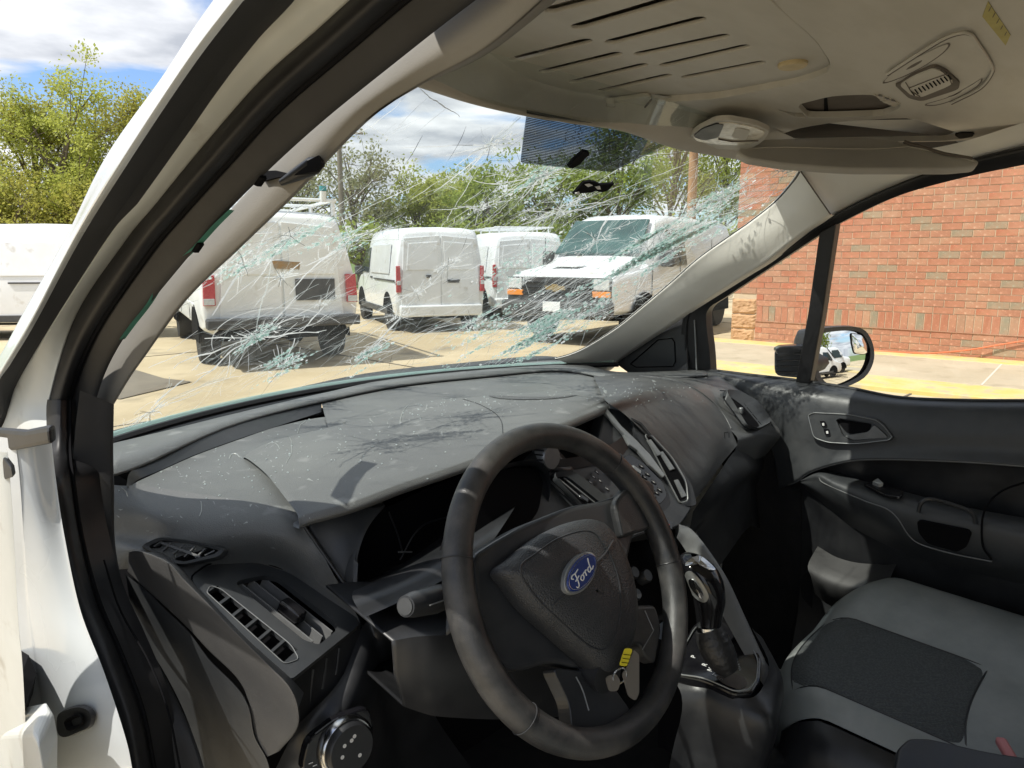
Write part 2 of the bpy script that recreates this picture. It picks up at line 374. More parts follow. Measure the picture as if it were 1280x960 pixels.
# ---- body shell (outside skin and structure, encloses the cabin)
def shell():
    m = MB()
    # roof
    rows = []
    for y, dz in ((.60, 0), (.44, .03), (.30, .05), (0, .075), (-1, .095), (-2.2, .09), (-2.75, .06)):
        rows.append([Vector((x, y - max(0, y - .2) / .4 * .26 * abs(x / .7) ** 4, z + dz)) for x, z in ((-.70, 1.635), (-.62, 1.70), (-.4, 1.725), (0, 1.735), (.4, 1.725), (.62, 1.70), (.70, 1.635))])
    m.loft(rows, 15, 16)
    # header above the glass
    m.build('roof', M_PAINT, van, solid=.012)
    # rear side walls, rear end, floor, firewall
    for s in (-1, 1):
        rows = [[Vector((s * x, y, z)) for x, z in ((.84, .38), (.86, .8), (.845, 1.15), (.76, 1.45), (.70, 1.64 + dz))] for y, dz in ((-.42, .06), (-1.5, .09), (-2.75, .06))]
        MB().loft(rows, 12, 8).build('side_panel', M_PAINT, van, solid=.02)
        # sill
        MB().box((s * .80, .3, .36), (.12, 1.6, .14)).build('sill', M_PAINT, van, bevel=.02)
    MB().box((0, -2.76, 1.08), (1.66, .04, 1.4)).build('rear_door', M_PAINT, van)
    MB().box((0, -.7, .36), (1.62, 4.0, .03)).build('floor_mat', M_CARPET, van)
    MB().box((0, 1.30, .72), (1.44, .03, .76)).build('firewall', M_CARPET, van)
    # front fenders and bonnet, front end
    rows = [[Vector((x * sx, y - .10 * abs(x / .8) ** 3, z - .07 * abs(x / .8) ** 2)) for x in (-.80, -.6, -.3, 0, .3, .6, .80)] for sx, y, z in ((1.0, 1.34, 1.10), (1.0, 1.60, 1.06), (.97, 1.95, .96), (.92, 2.13, .82), (.90, 2.18, .65))]
    MB().loft(rows, 15, 14).build('bonnet', M_PAINT, van, solid=.01)
    for s in (-1, 1):
        rows = [[Vector((s * x, y, z)) for x, z in ((.80, 1.03 - dz), (.86, .9 - dz), (.875, .7), (.86, .42))] for y, dz in ((1.02, -.06), (1.5, .0), (1.95, .12), (2.12, .22))]
        MB().loft(rows, 10, 10).build('front_wing', M_PAINT, van, solid=.01)
        wheelM = Matrix.Translation((s * .76, 1.52, .33)) @ Matrix.Rotation(math.radians(90), 4, 'Y')
        w = MB().lathe([(.20, -.10), (.31, -.10), (.33, -.07), (.33, .07), (.31, .10), (.20, .10)], wheelM, 28).build('wheel', M_RUBBER, van)
        MB().lathe([(.02, .075), (.19, .10), (.205, .105), (.205, -.09), (.02, -.09)], wheelM, 24).build('rim', M_SILVER, w)
        MB().box((s * .35, 1.45, .6), (.7, .3, .2)).build('wheel_arch_liner', M_BLACK, van)
    MB().box((0, 2.16, .55), (1.5, .1, .36)).build('bumper', M_TRIM, van, bevel=.03)
    for s in (-1, 1):
        o = MB().box((s * .62, 2.13, .80), (.26, .08, .16)).build('headlight', M_LAMP, van, bevel=.03)
    MB().box((0, -.62, .98), (1.5, .03, 1.2)).build('bulkhead', mat('bulkhead_grey', (.12, .12, .12), .6, (.10, .10, .10)), van)
    # passenger door: outer skin, inner structure above the belt is in the window frame
    MB().box((.80, .25, .78), (.05, 1.2, .72)).build('door_skin', M_PAINT, van, bevel=.01)
    MB().box((.78, .97, .78), (.08, .26, .74)).build('hinge_pillar', M_PAINT, van)
    MB().box((.80, -.38, 1.0), (.08, .12, 1.3)).build('centre_pillar', M_TRIM, van)
    MB().box((-.80, -.38, 1.0), (.08, .12, 1.3)).build('centre_pillar', M_TRIM, van)
shell()

# ---- cowl under the glass
rows = [R('z', 1.155, [(100, 572), (200, 541), (300, 516), (402, 491), (500, 470), (620, 457), (700, 449), (750, 452)]),
        [p + Vector((0, .10, .0)) for p in R('z', 1.155, [(100, 572), (200, 541), (300, 516), (402, 491), (500, 470), (620, 457), (700, 449), (750, 452)])]]
MB().loft(rows, 30, 3, lin=True).build('cowl_panel', M_TRIM, van, solid=.01)
# glass bead: bright bottom edge of the laminated screen
bead = [WS(-.98 + 1.96 * i / 40, .012) + Vector((0, -.004, 0)) for i in range(41)]
MB().tube(bead, .0045, 6).build('screen_bead', M_TEAL, windscreen)
MB().tube([p + Vector((0, -.016, -.006)) for p in bead], .007, 6).build('screen_seal', M_RUBBER, van)

def bvh(*names):
    vs_, fs_ = [], []
    for o in COL.objects:
        if o.name.split('.')[0] in names and o.type == 'MESH':
            b = len(vs_); vs_ += [tuple(v.co) for v in o.data.vertices]; fs_ += [tuple(i + b for i in p.vertices) for p in o.data.polygons]
    return BVHTree.FromPolygons(vs_, fs_)
def drape(bv, pts, n=30, lift=.0006, closed=False):
    out = []
    P = crs([Vector((x, y, 0)) for x, y in pts], n, closed)
    for p in P:
        d = ray(p.x, p.y).normalized(); h = bv.ray_cast(CAM, d)
        if h[0] is None: continue
        nn = h[1] if h[1].dot(d) < 0 else -h[1]
        out.append(h[0] + nn * lift)
    return out
# ================================================================== DASHBOARD
dash = empty('dashboard'); dash.parent = van
def zs(v, pts): return R('z', v, pts)
# main skin, from the glass down to the driver-side top edge and across to the passenger side
r0 = R('z', 1.158, [(104, 566), (200, 543), (300, 518), (402, 494), (500, 473), (600, 461), (700, 452), (765, 466), (830, 466), (880, 463)])
r1 = R('z', 1.163, [(116, 598), (165, 588), (290, 533), (402, 503), (500, 483), (600, 472), (700, 464), (775, 476), (836, 474), (884, 470)])
MB().loft([r0, r1], 48, 4, lin=True).build('dash_ledge', M_DASH, dash, solid=.004)
MB().loft([[p + Vector((0, .03, -.004)) for p in r1[3:]], [p + Vector((0, 0, -.003)) for p in r1[3:]], R('z', 1.150, [(410, 535), (500, 545), (600, 545), (700, 530), (770, 520), (830, 505), (880, 480)])], 40, 4, lin=True).build('dash_underlay', M_DASH, dash)
# step down from the ledge to the tray: riser facing the cabin, its shade painted as dark trim
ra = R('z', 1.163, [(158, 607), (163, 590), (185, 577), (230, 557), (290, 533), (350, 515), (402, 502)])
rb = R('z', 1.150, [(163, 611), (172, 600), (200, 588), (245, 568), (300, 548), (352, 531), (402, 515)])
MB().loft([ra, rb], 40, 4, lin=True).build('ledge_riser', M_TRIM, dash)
EA = at(228, 724, 'x', -.615); EB = at(446, 774, 'z', 1.000); EC = at(362, 850, 'x', -.575)
PE = pl(EA, EB, EC)
# driver-side top, broad skin running to the cluster edge and the end vent
q = [[at(118, 604, 'z', 1.158), at(160, 607, 'z', 1.157), at(176, 600, 'z', 1.150), at(245, 569, 'z', 1.149), at(300, 549, 'z', 1.149), at(352, 532, 'z', 1.150), at(420, 520, 'z', 1.152), at(540, 520, 'z', 1.155)],
     [at(128, 640, 'x', -.655), at(165, 640, 'z', 1.135), at(205, 640, 'z', 1.137), at(262, 622, 'z', 1.139), at(310, 612, 'z', 1.140), at(350, 602, 'z', 1.140), at(378, 625, 'z', 1.128), at(400, 640, 'z', 1.115)],
     [at(134, 668, 'x', -.655), at(170, 672, 'z', 1.105), at(215, 672, 'z', 1.112), at(270, 664, 'z', 1.118), at(318, 662, 'z', 1.116), at(356, 664, 'z', 1.112), at(386, 672, 'z', 1.100), at(402, 688, 'z', 1.085)],
     [at(142, 690, 'x', -.655), at(176, 690, 'x', -.640), at(225, 706, PE, .0), at(275, 705, PE, .002), at(322, 703, PE, .003), at(360, 714, PE, .003), at(405, 745, PE, .003), at(448, 773, PE, .003)],
     [at(144, 712, 'x', -.655), at(176, 712, 'x', -.632), at(236, 728, PE, -.006), at(275, 713, PE, -.006), at(322, 711, PE, -.006), at(357, 722, PE, -.006), at(400, 751, PE, -.006), at(440, 777, PE, -.006)],
     ]
MB().loft(q, 56, 40).build('dash_top_skin', M_DASH, dash)
MB().tube(crs([at(374, 648, 'z', 1.125), at(400, 686, 'z', 1.087), at(430, 729, 'z', 1.047), at(458, 771, 'z', 1.010)], 24), .0022, 8).build('edge_bead', M_TRIM, dash)

# ---- end cap beside the driver door: grained band and removable side cover
up_ = [(161, 690), (176, 689), (210, 703), (232, 726), (258, 752), (295, 790), (335, 830), (362, 858), (373, 885), (371, 912), (349, 939)]
lo_ = [(160, 713), (161, 716), (185, 738), (210, 761), (236, 786), (262, 814), (296, 847), (311, 877), (319, 922), (326, 934), (334, 946)]
def tw(l, d): return [p + (CAM - p).normalized() * d for p in l]
def lerpl(a, b, t): return [p.lerp(q, t) for p, q in zip(a, b)]
def ex(p): return .672 - .00016 * (p[0] - 150) - .00012 * max(0, p[1] - 700)
A = [at(p[0], p[1], 'x', -ex(p)) for p in up_]; B = [at(p[0], p[1], 'x', -ex(p) ) for p in lo_]
MB().loft([tw(A, -.02), A, tw(lerpl(A, B, .1), .004), tw(lerpl(A, B, .5), .006), tw(lerpl(A, B, .92), .003), B, tw(B, -.02)], 60, 24).build('end_cap_band', M_BAND, dash)
tp = [(157, 718), (185, 741), (210, 765), (236, 790), (262, 825), (296, 859), (311, 885), (318, 920), (333, 948), (340, 975)]
bt = [(166, 776), (190, 815), (208, 845), (226, 880), (240, 915), (251, 950), (262, 985), (275, 1010), (290, 1030), (310, 1050)]
A = [at(p[0], p[1], 'x', -ex(p) - .002) for p in tp]; B = [at(p[0], p[1], 'x', -ex(p) + .004) for p in bt]
MB().loft([tw(A, -.02), A, tw(lerpl(A, B, .06), .004), tw(lerpl(A, B, .5), .003), B], 40, 20).build('end_cover', M_DASH2, dash)
# plateau of the end unit under the band: skin between the band and the bezel
A = [at(p[0], p[1], 'x', -ex(p)) for p in up_[:9]]
B = [at(x, y, PE, -.001) for x, y in ((205, 690), (215, 697), (232, 716), (248, 735), (268, 757), (300, 790), (335, 822), (362, 846), (380, 866))]
MB().loft([A, B], 40, 4, lin=True).build('end_shoulder', M_BAND, dash)
# under-cheek facing the footwell
A = [at(x, y, PE, -.001) for x, y in ((356, 842), (390, 820), (420, 800), (449, 776))]
B = [at(373, 905, 'x', -.565), at(395, 885, 'x', -.535), at(425, 850, 'x', -.50), at(456, 785, 'z', .99)]
ck = MB().loft([A, B], 16, 6, lin=True).build('end_cheek', M_TRIM, dash)
for i in range(3):
    a0 = A[1].lerp(A[2], i * .55).lerp(B[1].lerp(B[2], i * .55), .25); b0 = A[1].lerp(A[2], i * .55 - .25).lerp(B[1].lerp(B[2], i * .55 - .25), .78)
    MB().tube([a0, b0], .0018, 6).build('cheek_rib', M_DASH2, dash)

# ---- driver end vent, bezel with carved openings and real vanes
def bezel_poly(pts, plane, off=0, n=5):
    """rounded polygon on a plane"""
    P = [at(x, y, plane, off) for x, y in pts]; out = []
    m = len(P)
    for i in range(m):
        a, b, c = P[i - 1], P[i], P[(i + 1) % m]
        r = min((a - b).length, (c - b).length) * .3
        p, q2 = b + (a - b).normalized() * r, b + (c - b).normalized() * r
        for k in range(n + 1):
            t = k / n; out.append((1 - t) ** 2 * p + 2 * t * (1 - t) * b + t * t * q2)
    return out
n_ = PE[1]
bz = MB().prism(bezel_poly([(238, 722), (262, 706), (322, 703), (362, 716), (446, 772), (449, 781), (366, 848), (352, 846), (258, 752)], PE, .003), n_ * -.007).build('vent_bezel', M_DASH2, dash, smooth=False)
fixn(bz)
slot1 = MB()
for k in range(6):
    ta, tb = (k + .06) / 6, (k + .90) / 6
    U = lambda t: (271 + 103 * t, 731 + 82 * t); Lw = lambda t: (258 + 97 * t, 740 + 90 * t)
    slot1.prism(shift([at(*U(ta), PE, .003), at(*U(tb), PE, .003), at(*Lw(tb), PE, .003), at(*Lw(ta), PE, .003)], n_ * .02), n_ * -.06)
slot2 = shift(bezel_poly([(291, 727), (330, 719), (348, 722), (426, 783), (399, 806), (380, 800)], PE, .003), n_ * .02)
cut(bz, slot1); cut(bz, MB().prism(slot2, n_ * -.06))
for p in bz.data.polygons: p.use_smooth = False
m = bz.modifiers.new('bevel', 'BEVEL'); m.width = .0016; m.segments = 2; m.angle_limit = math.radians(40)
MB().prism([p - n_ * .022 for p in bezel_poly([(255, 725), (345, 710), (440, 780), (362, 842)], PE, .0)], n_ * -.003).build('vent_cavity', M_BLACK, dash)
# vanes in the big opening (3 long ones) and cross pieces in the slim slot
for k, (a, b) in enumerate((((300, 727), (392, 801)), ((314, 723), (404, 795)), ((330, 721), (416, 789)))):
    a3, b3 = at(*a, PE, -.004), at(*b, PE, -.004)
    MB().prism([a3, a3.lerp(b3, .2), b3.lerp(a3, .15), b3, b3 - n_ * .02, a3 - n_ * .02], (b3 - a3).cross(n_).normalized() * .002).build('vane', M_VANE, dash, smooth=False)
t0 = at(358, 757, PE, .004)
dirv = (at(404, 795, PE) - at(314, 723, PE)).normalized(); crv = dirv.cross(n_).normalized()
tm = Matrix.Identity(4)
for i_, c_ in enumerate((dirv, crv, n_)):
    for k_ in range(3): tm[k_][i_] = c_[k_]
tm.translation = at(365, 764, PE, .002)
MB().box((0, 0, 0), (.034, .016, .016), mat=tm).build('vane_tab', M_GLOSS, dash, bevel=.003)
MB().tube(bezel_poly([(263, 732), (276, 736), (364, 806), (374, 824), (356, 830), (258, 740)], PE, .0036, 3), .0006, 5, closed=True).build('slot_trim', M_SILVER, dash)
# outline groove of the bezel
MB().tube(bezel_poly([(236, 722), (261, 704), (322, 701), (363, 714), (449, 771), (452, 783), (444, 800), (380, 908)], PE, .002, 3)[:-8], .0011, 5).build('bezel_gap', M_BLACK, dash)

def ring(name, outer, inner, plane, h, m, depth=.008, n=4, floor=True, par=None):
    a, b = bezel_poly(outer, plane, 0, n), bezel_poly(inner, plane, h, n); nn = plane[1]
    o2 = [p.lerp(q, .35) + nn * h for p, q in zip(a, b)]; a2 = [p - nn * .004 for p in a]
    MB().grid([a2, a, o2, b, [p - nn * depth for p in b]], closed=True).build(name, m, par or dash, angle=50)
    if floor:
        c_ = sum(b, Vector()) / len(b); MB().grid([[c_ + (p - c_) * 1.1 - nn * (depth - .0005) for p in b], [c_ - nn * depth] * len(b)], closed=True).build('vent_cavity', M_BLACK, par or dash, smooth=False)
def slat(a, b, plane, h, dep, wd, m=None):
    a3, b3 = at(*a, plane, h), at(*b, plane, h); s_ = (b3 - a3).cross(plane[1]).normalized() * wd
    MB().prism([a3 - s_ * .5, b3 - s_ * .5, b3 - s_ * .5 - plane[1] * dep, a3 - s_ * .5 - plane[1] * dep], s_).build('vane', m or M_VANE, dash, smooth=False)
# ---- small demister vent on top
_bd = bvh('dash_top_skin', 'end_shoulder'); _p = [drape(_bd, [q_, (q_[0] + .1, q_[1])], 2, .003)[0] for q_ in ((195, 680), (268, 686), (232, 700))]; _p = [p_ + (CAM - p_).normalized() * .006 for p_ in _p]
PV = pl(*_p)
ring('demister_bezel', [(174, 683), (198, 671), (240, 675), (286, 687), (278, 698), (232, 708), (212, 706)], [(184, 683), (202, 675), (239, 679), (274, 688), (266, 693), (231, 702), (220, 700)], PV, .004, M_DASH2, .010)
slat((196, 676), (250, 696), PV, .001, .007, .0028)
for (a, b) in (((214, 678), (203, 688)), ((229, 681), (216, 692)), ((243, 683), (230, 696)), ((256, 686), (244, 697)), ((268, 688), (256, 694)), ((200, 678), (192, 683))): slat(a, b, PV, .0005, .006, .0016)
# ---- instrument hood: padded, soft front lip, seam lines
hb = [(306, 572, 1.150), (318, 562, 1.153), (350, 549, 1.158), (405, 536, 1.165), (470, 520, 1.172), (530, 502, 1.180), (600, 496, 1.188), (690, 490, 1.192), (760, 500, 1.186)]
hf = [(371, 642, 1.135), (385, 637, 1.140), (440, 622, 1.148), (500, 600, 1.156), (560, 580, 1.166), (610, 562, 1.176), (655, 541, 1.186), (705, 524, 1.194), (757, 503, 1.190)]
B0 = R('z', 0, hb); F0 = R('z', 0, hf)
Bm = [b + Vector((.0, 0, -.014)) for b in B0]
mid = [b.lerp(f, .45) + Vector((0, 0, .010)) for b, f in zip(B0, F0)]
mid2 = [b.lerp(f, .85) + Vector((0, 0, .004)) for b, f in zip(B0, F0)]
F1 = [f + Vector((-.004, -.010, -.004)) for f in F0]; F2 = [f + Vector((-.004, -.012, -.013)) for f in F0]; F3 = [f + Vector((.0, .010, -.020)) for f in F0]; F4 = [f + Vector((.0, .12, -.022)) for f in F0]
MB().loft([Bm, B0, mid, mid2, F0, F1, F2, F3, F4], 80, 60).build('instrument_hood', M_DASH, dash)
def seam(name, pts, r=.0012, m=M_BLACK, n=24, par=dash, lift=.0):
    P = [p + Vector((0, 0, lift)) for p in R('z', 0, pts)]
    return MB().tube(crs(P, n), r, 5).build(name, m, par)
hood = [o for o in COL.objects if o.name == 'instrument_hood'][0]
# project the stitch and joint lines on the hood and top skins
BD = bvh('instrument_hood', 'dash_top_skin', 'dash_ledge')
for pts in ([(579, 499), (600, 506), (619, 517), (627, 528), (629, 545), (633, 556)], [(519, 492), (528, 486), (545, 482), (563, 480), (600, 478), (640, 477)],
            ):
    P = drape(BD, pts)
    if len(P) > 3: MB().tube(P, .0006, 5).build('skin_joint', M_TRIM, dash)
# speaker grille on the centre pad
gp = drape(BD, [(600, 482), (640, 478), (700, 481), (735, 490), (700, 498), (650, 500), (612, 496)], 30, .0012, True)
c = sum(gp, Vector()) / len(gp)
MB().add([c + Vector((0, 0, .001))] + gp, [(0, i + 1, (i + 1) % len(gp) + 1) for i in range(len(gp))]).build('speaker_grille', mat('grille_mesh', (.05, .052, .053), .6, (.12, .125, .125), vscale=500, vdetail=0, vlo=.48, vhi=.52, bump=.8, bscale=500, bdist=.001), dash)
# small cubby mark near the glass

# ---- instrument recess
MB().loft([R('y', .80, [(380, 660), (470, 640), (560, 600), (700, 560)]), R('y', .80, [(400, 800), (500, 800), (600, 800), (720, 760)])], 8, 8).build('cluster_back', M_BLACK, dash)
A = [at(378, 655, 'z', 1.112), at(402, 692, 'z', 1.075), at(432, 736, 'z', 1.035), at(458, 775, 'z', 1.0)]
Bq = [at(481, 633, 'z', 1.118), at(459, 662, 'z', 1.10), at(446, 700, 'z', 1.072), at(441, 752, 'z', 1.03)]
mid = [a.lerp(b, .5) + Vector((.004, .006, .010)) for a, b in zip(A, Bq)]
MB().loft([A, mid, Bq, [b + Vector((.01, .05, -.002)) for b in Bq]], 24, 18).build('cluster_cheek', M_DASH2, dash, solid=.003)
# lower lip of the recess, column top shroud
MB().loft([R('y', .62, [(455, 772), (500, 752), (560, 722), (600, 700)]), R('y', .66, [(440, 745), (500, 722), (560, 690), (640, 640)]), R('y', .79, [(450, 730), (510, 700), (570, 660), (650, 620)])], 14, 10).build('cluster_sill', M_TRIM, dash)
for pts in ([(500, 700), (520, 665), (545, 650), (600, 640)], [(495, 712), (520, 706), (548, 694), (575, 676)], [(486, 640), (497, 668), (503, 690)]):
    MB().tube(crs(R('y', .785, pts), 14), .0012, 5).build('cluster_line', M_TRIM, dash)
MB().tube(R('y', .78, [(498, 690), (515, 690)]), .0014, 5).build('cluster_line', M_SILVER, dash)
# instrument binnacle lens seen through the wheel
bn = bezel_poly([(596, 600), (640, 584), (672, 585), (680, 602), (674, 640), (650, 668), (610, 700), (592, 705), (560, 720)], ('y', .70)[0:0] or pl(at(600, 600, 'y', .70), at(680, 600, 'y', .70), at(600, 700, 'y', .66)), 0, 4)
MB().prism(bn, Vector((0, .03, 0))).build('cluster_lens', M_BLACK, dash, smooth=False, bevel=.002)
MB().loft([R('y', .69, [(580, 604), (640, 578), (676, 578), (688, 600), (682, 640), (660, 672), (620, 705)]), R('y', .73, [(590, 612), (642, 588), (668, 588), (676, 602), (670, 638), (650, 664), (615, 692)])], 30, 4).build('cluster_surround', M_DASH2, dash)

# ---- lower dash: knee panel, driver side
MB().loft([[at(373, 905, 'x', -.565), at(425, 850, 'x', -.505), at(457, 778, 'z', .995), at(482, 790, 'y', .70), at(530, 790, 'y', .74)],
           [at(350, 950, 'x', -.58), at(420, 900, 'y', .655), at(463, 845, 'y', .68), at(486, 850, 'y', .72), at(530, 850, 'y', .75)],
           [at(330, 1000, 'x', -.58), at(420, 960, 'y', .65), at(470, 905, 'y', .69), at(495, 905, 'y', .73), at(550, 905, 'y', .76)],
           [at(330, 1080, 'x', -.58), at(420, 1040, 'y', .66), at(480, 1000, 'y', .70), at(530, 1000, 'y', .74), at(620, 1000, 'y', .78)]], 30, 24).build('knee_panel', M_TRIM, dash)
# light switch panel
PL = pl(at(380, 960, 'y', .640), at(465, 885, 'y', .640), at(440, 980, 'y', .632))
lp = MB().prism(bezel_poly([(376, 965), (385, 925), (420, 898), (462, 883), (468, 915), (446, 975)], PL, .004, 3), PL[1] * -.012).build('light_switch_panel', M_GLOSS, dash, smooth=False, bevel=.002)
ML = sph_frame(PL, at(433, 932, PL, .006))
MB().lathe([(.033, -.006), (.033, .003), (.0305, .006), (.030, .0045), (.001, .0045)], ML, 36).build('light_switch_ring', M_CHROME, dash)
kn = MB().lathe([(.0285, .0), (.0285, .010), (.026, .013), (.001, .013)], ML, 36).build('light_switch_knob', M_TRIM, dash)
for k, (u, v) in enumerate(((-.013, -.002), (-.009, .009), (.004, .014), (.008, -.010), (.0, .011))):
    MB().lathe([(.0022, .0132), (.0022, .0136), (.0012, .0136), (.0012, .0132)], ML @ Matrix.Translation((u, v, 0)), 10).build('switch_mark', M_WHITEP, dash)
for (px_, py_) in ((458, 905), (456, 915), (388, 955), (393, 958)):
    MB().tube([at(px_ - 2, py_, PL, .005), at(px_ + 3, py_ - 2, PL, .005)], .0006, 4).build('switch_mark', M_WHITEP, dash)

# ---- centre stack
PS = pl(at(755, 508, 'z', 1.185), at(868, 640, 'x', .20), at(640, 600, 'y', .72))
STK = PS
MB().prism(bezel_poly([(648, 572), (700, 590), (745, 560), (757, 508), (775, 512), (800, 536), (850, 590), (868, 632), (850, 660), (800, 668), (760, 690), (690, 660), (640, 640)], PS, 0, 4), PS[1] * -.05).build('centre_stack', M_DASH2, dash, smooth=False, bevel=.004)
MB().prism([p for p in bezel_poly([(640, 575), (700, 545), (752, 512), (800, 550), (790, 585), (740, 590), (700, 600)], PS, -.03, 3)], PS[1] * -.05).build('display_recess', M_BLACK, dash, smooth=False)  # shade deep in the display opening painted as plain black
MB().loft([R(PS, .003, [(696, 590), (735, 583), (770, 576), (786, 560)]), R(PS, .012, [(700, 574), (735, 568), (762, 556), (778, 546)])], 14, 4).build('display_sill', M_SPOKE, dash)
# silver edge strip of the display
MB().prism([at(x, y, PS, .008) for x, y in ((751, 510), (758, 509), (777, 532), (796, 550), (813, 568), (832, 594), (829, 597), (812, 581), (797, 563), (787, 556), (780, 543), (764, 524))], PS[1] * -.006).build('stack_trim_strip', M_SILVER, dash, smooth=False, bevel=.0015)
# black keypad block
kp = bezel_poly([(776, 574), (786, 567), (803, 577), (829, 603), (834, 620), (826, 630), (816, 629), (806, 618)], PS, .006, 3)
MB().prism(kp, PS[1] * -.012).build('keypad', M_GLOSS, dash, smooth=False, bevel=.001)
PSx = (at(830, 600, PS) - at(785, 568, PS)).normalized(); PSy = PS[1].cross(PSx)
def stk_box(name, px_, py_, dx_, dy_, dz_, m, off=.006, bev=.0008, rot=0):
    M4 = Matrix.Identity(4); c_, s_ = math.cos(rot), math.sin(rot)
    X = PSx * c_ + PSy * s_; Y = PSy * c_ - PSx * s_
    for i_, v_ in enumerate((X, Y, PS[1])):
        for k_ in range(3): M4[k_][i_] = v_[k_]
    M4.translation = at(px_, py_, PS, off)
    return MB().box((0, 0, dz_ / 2), (dx_, dy_, dz_), mat=M4).build(name, m, dash, bevel=bev, seg=1)
for r_ in range(3):
    for k in range(4):
        px_ = 802 + k * 7.6 - r_ * 3.8; py_ = 583 + k * 9.8 + r_ * 3.6
        stk_box('key_button', px_, py_, .0115, .0062, .002, M_TRIM)
        stk_box('key_mark', px_, py_, .0035, .0012, .0003, M_WHITEP, .0084, 0)
stk_box('volume_knob', 792, 590, .022, .013, .010, M_SILVER, .005, .003)
stk_box('cd_slot', 775, 598, .05, .006, .002, M_BLACK, .004, 0)
for (px_, py_) in ((742, 596), (750, 601), (738, 603), (759, 611), (746, 590)):
    stk_box('key_button', px_, py_, .010, .007, .002, M_TRIM); stk_box('key_mark', px_, py_, .004, .0012, .0003, M_WHITEP, .0084, 0)
hz = stk_box('hazard_button', 833, 655, .022, .014, .004, M_GLOSS, .004)
MB().prism([at(829, 659, PS, .0085), at(837, 656, PS, .0085), at(831, 650, PS, .0085)], PS[1] * .0004).build('hazard_triangle', M_RED, dash, smooth=False)
# left centre vent
ring('vent_bezel', [(682, 593), (712, 590), (762, 628), (754, 643), (726, 643)], [(689, 597), (709, 595), (752, 629), (747, 636), (732, 637)], PS, .012, M_DASH2, .004)
for k in range(3): slat((692 + k * 6.5, 599 - k * 1.0), (733 + k * 6.5, 636 - k * 3.0), PS, .010, .010, .0022)
stk_box('vane_tab', 727, 625, .018, .010, .008, M_GLOSS, .004, .002)
# ribbed start knob on the hood corner
MK = sph_frame(PS, at(681, 571, PS, .002)) @ Matrix.Rotation(.5, 4, 'X')
prof = [(.021, -.01), (.021, .012), (.018, .016), (.001, .016)]
MB().lathe(prof, MK, 30).build('rotary_dial', M_SILVER, dash)
for k in range(18):
    a_ = k * math.pi / 9
    MB().box((0, 0, 0), (.003, .0022, .020), mat=MK @ Matrix.Translation((math.cos(a_) * .0212, math.sin(a_) * .0212, .004)) @ Matrix.Rotation(a_, 4, 'Z')).build('dial_rib', M_TRIM, dash, smooth=False)
MB().loft([R(PS, .0, [(655, 575), (670, 562), (690, 560), (702, 570), (712, 582)]), R(PS, .004, [(650, 590), (668, 586), (690, 588), (705, 592), (716, 588)])], 12, 4).build('dial_surround', M_SPOKE, dash, solid=.003)

# ---- passenger side of the dashboard
# rolled top/face: from the glass to the lower edge
def RX(l): return [at(x, y, 'x', v) for x, y, v in l]
rowsP = [RX([(742, 470, .46), (795, 468, .54), (845, 470, .62), (880, 471, .68)]),
 RX([(748, 484, .28), (798, 475, .40), (842, 475, .50), (883, 477, .62)]),
 RX([(757, 501, .10), (802, 487, .25), (848, 483, .40), (890, 489, .55)]),
 RX([(776, 514, .125), (820, 505, .26), (866, 500, .39), (900, 507, .52)]),
 RX([(802, 538, .155), (838, 530, .27), (876, 520, .38), (908, 524, .50)]),
 RX([(835, 577, .205), (862, 564, .30), (892, 546, .39), (914, 538, .49)]),
 RX([(856, 606, .235), (876, 590, .31), (899, 564, .395), (919, 549, .482)]),
 RX([(866, 628, .25), (882, 608, .315), (902, 580, .395), (922, 556, .48)])]
MB().loft(rowsP, 40, 60).build('passenger_dash', M_PDASH, dash)
und = [rowsP[-1], [p + Vector((.01, .05, -.012)) for p in rowsP[-1]], [p + Vector((.02, .18, -.03)) for p in rowsP[-1]]]
MB().loft(und, 16, 8).build('passenger_dash_underside', M_TRIM, dash)
# passenger side field with end vent and dash end
rowsV = [RX([(880, 471, .68), (893, 470, .70), (905, 472, .72)]),
 RX([(883, 477, .62), (912, 482, .66), (938, 497, .70)]),
 RX([(890, 489, .55), (925, 496, .62), (954, 512, .69)]),
 RX([(900, 507, .52), (934, 512, .60), (966, 526, .672)]),
 RX([(908, 524, .50), (942, 526, .58), (974, 537, .66)]),
 RX([(914, 538, .49), (946, 538, .57), (975, 544, .655)]),
 RX([(922, 553, .48), (948, 547, .565), (972, 551, .66)]),
 RX([(905, 590, .46), (940, 575, .56), (955, 572, .68)])]
MB().loft(rowsV, 20, 40).build('dash_end_field', M_PDASH, dash)
PR = pl(at(905, 497, 'x', .56), at(956, 528, 'x', .64), at(925, 538, 'x', .53))
ring('vent_bezel', [(898, 490), (920, 492), (950, 508), (962, 532), (942, 543), (926, 541)], [(905, 497), (913, 496), (930, 508), (951, 532), (942, 536), (931, 533)], PR, .018, M_DASH2, .002)
for k in range(3): slat((908 + k * 3.2, 500 - k * .2), (935 + k * 5, 534 - k * 1.2), PR, .016, .008, .0022)
a3 = at(926, 516, PR, .014); MB().box(a3, (.010, .008, .024)).build('vane_tab', M_SILVER, dash, bevel=.002)
for k in range(4):
    a3, b3 = at(926 + k * 7, 501 + k * 8.5, PR, .017), at(932 + k * 7, 508 + k * 8.5, PR, .017)
    MB().tube([a3, b3], .0026, 5).build('vent_slot', M_BLACK, dash)
MB().tube(crs([at(900, 488, PR, .014), at(925, 491, PR, .014), at(952, 508, PR, .014), at(966, 533, PR, .014)], 20), .0016, 5).build('bezel_gap', M_SPOKE, dash)
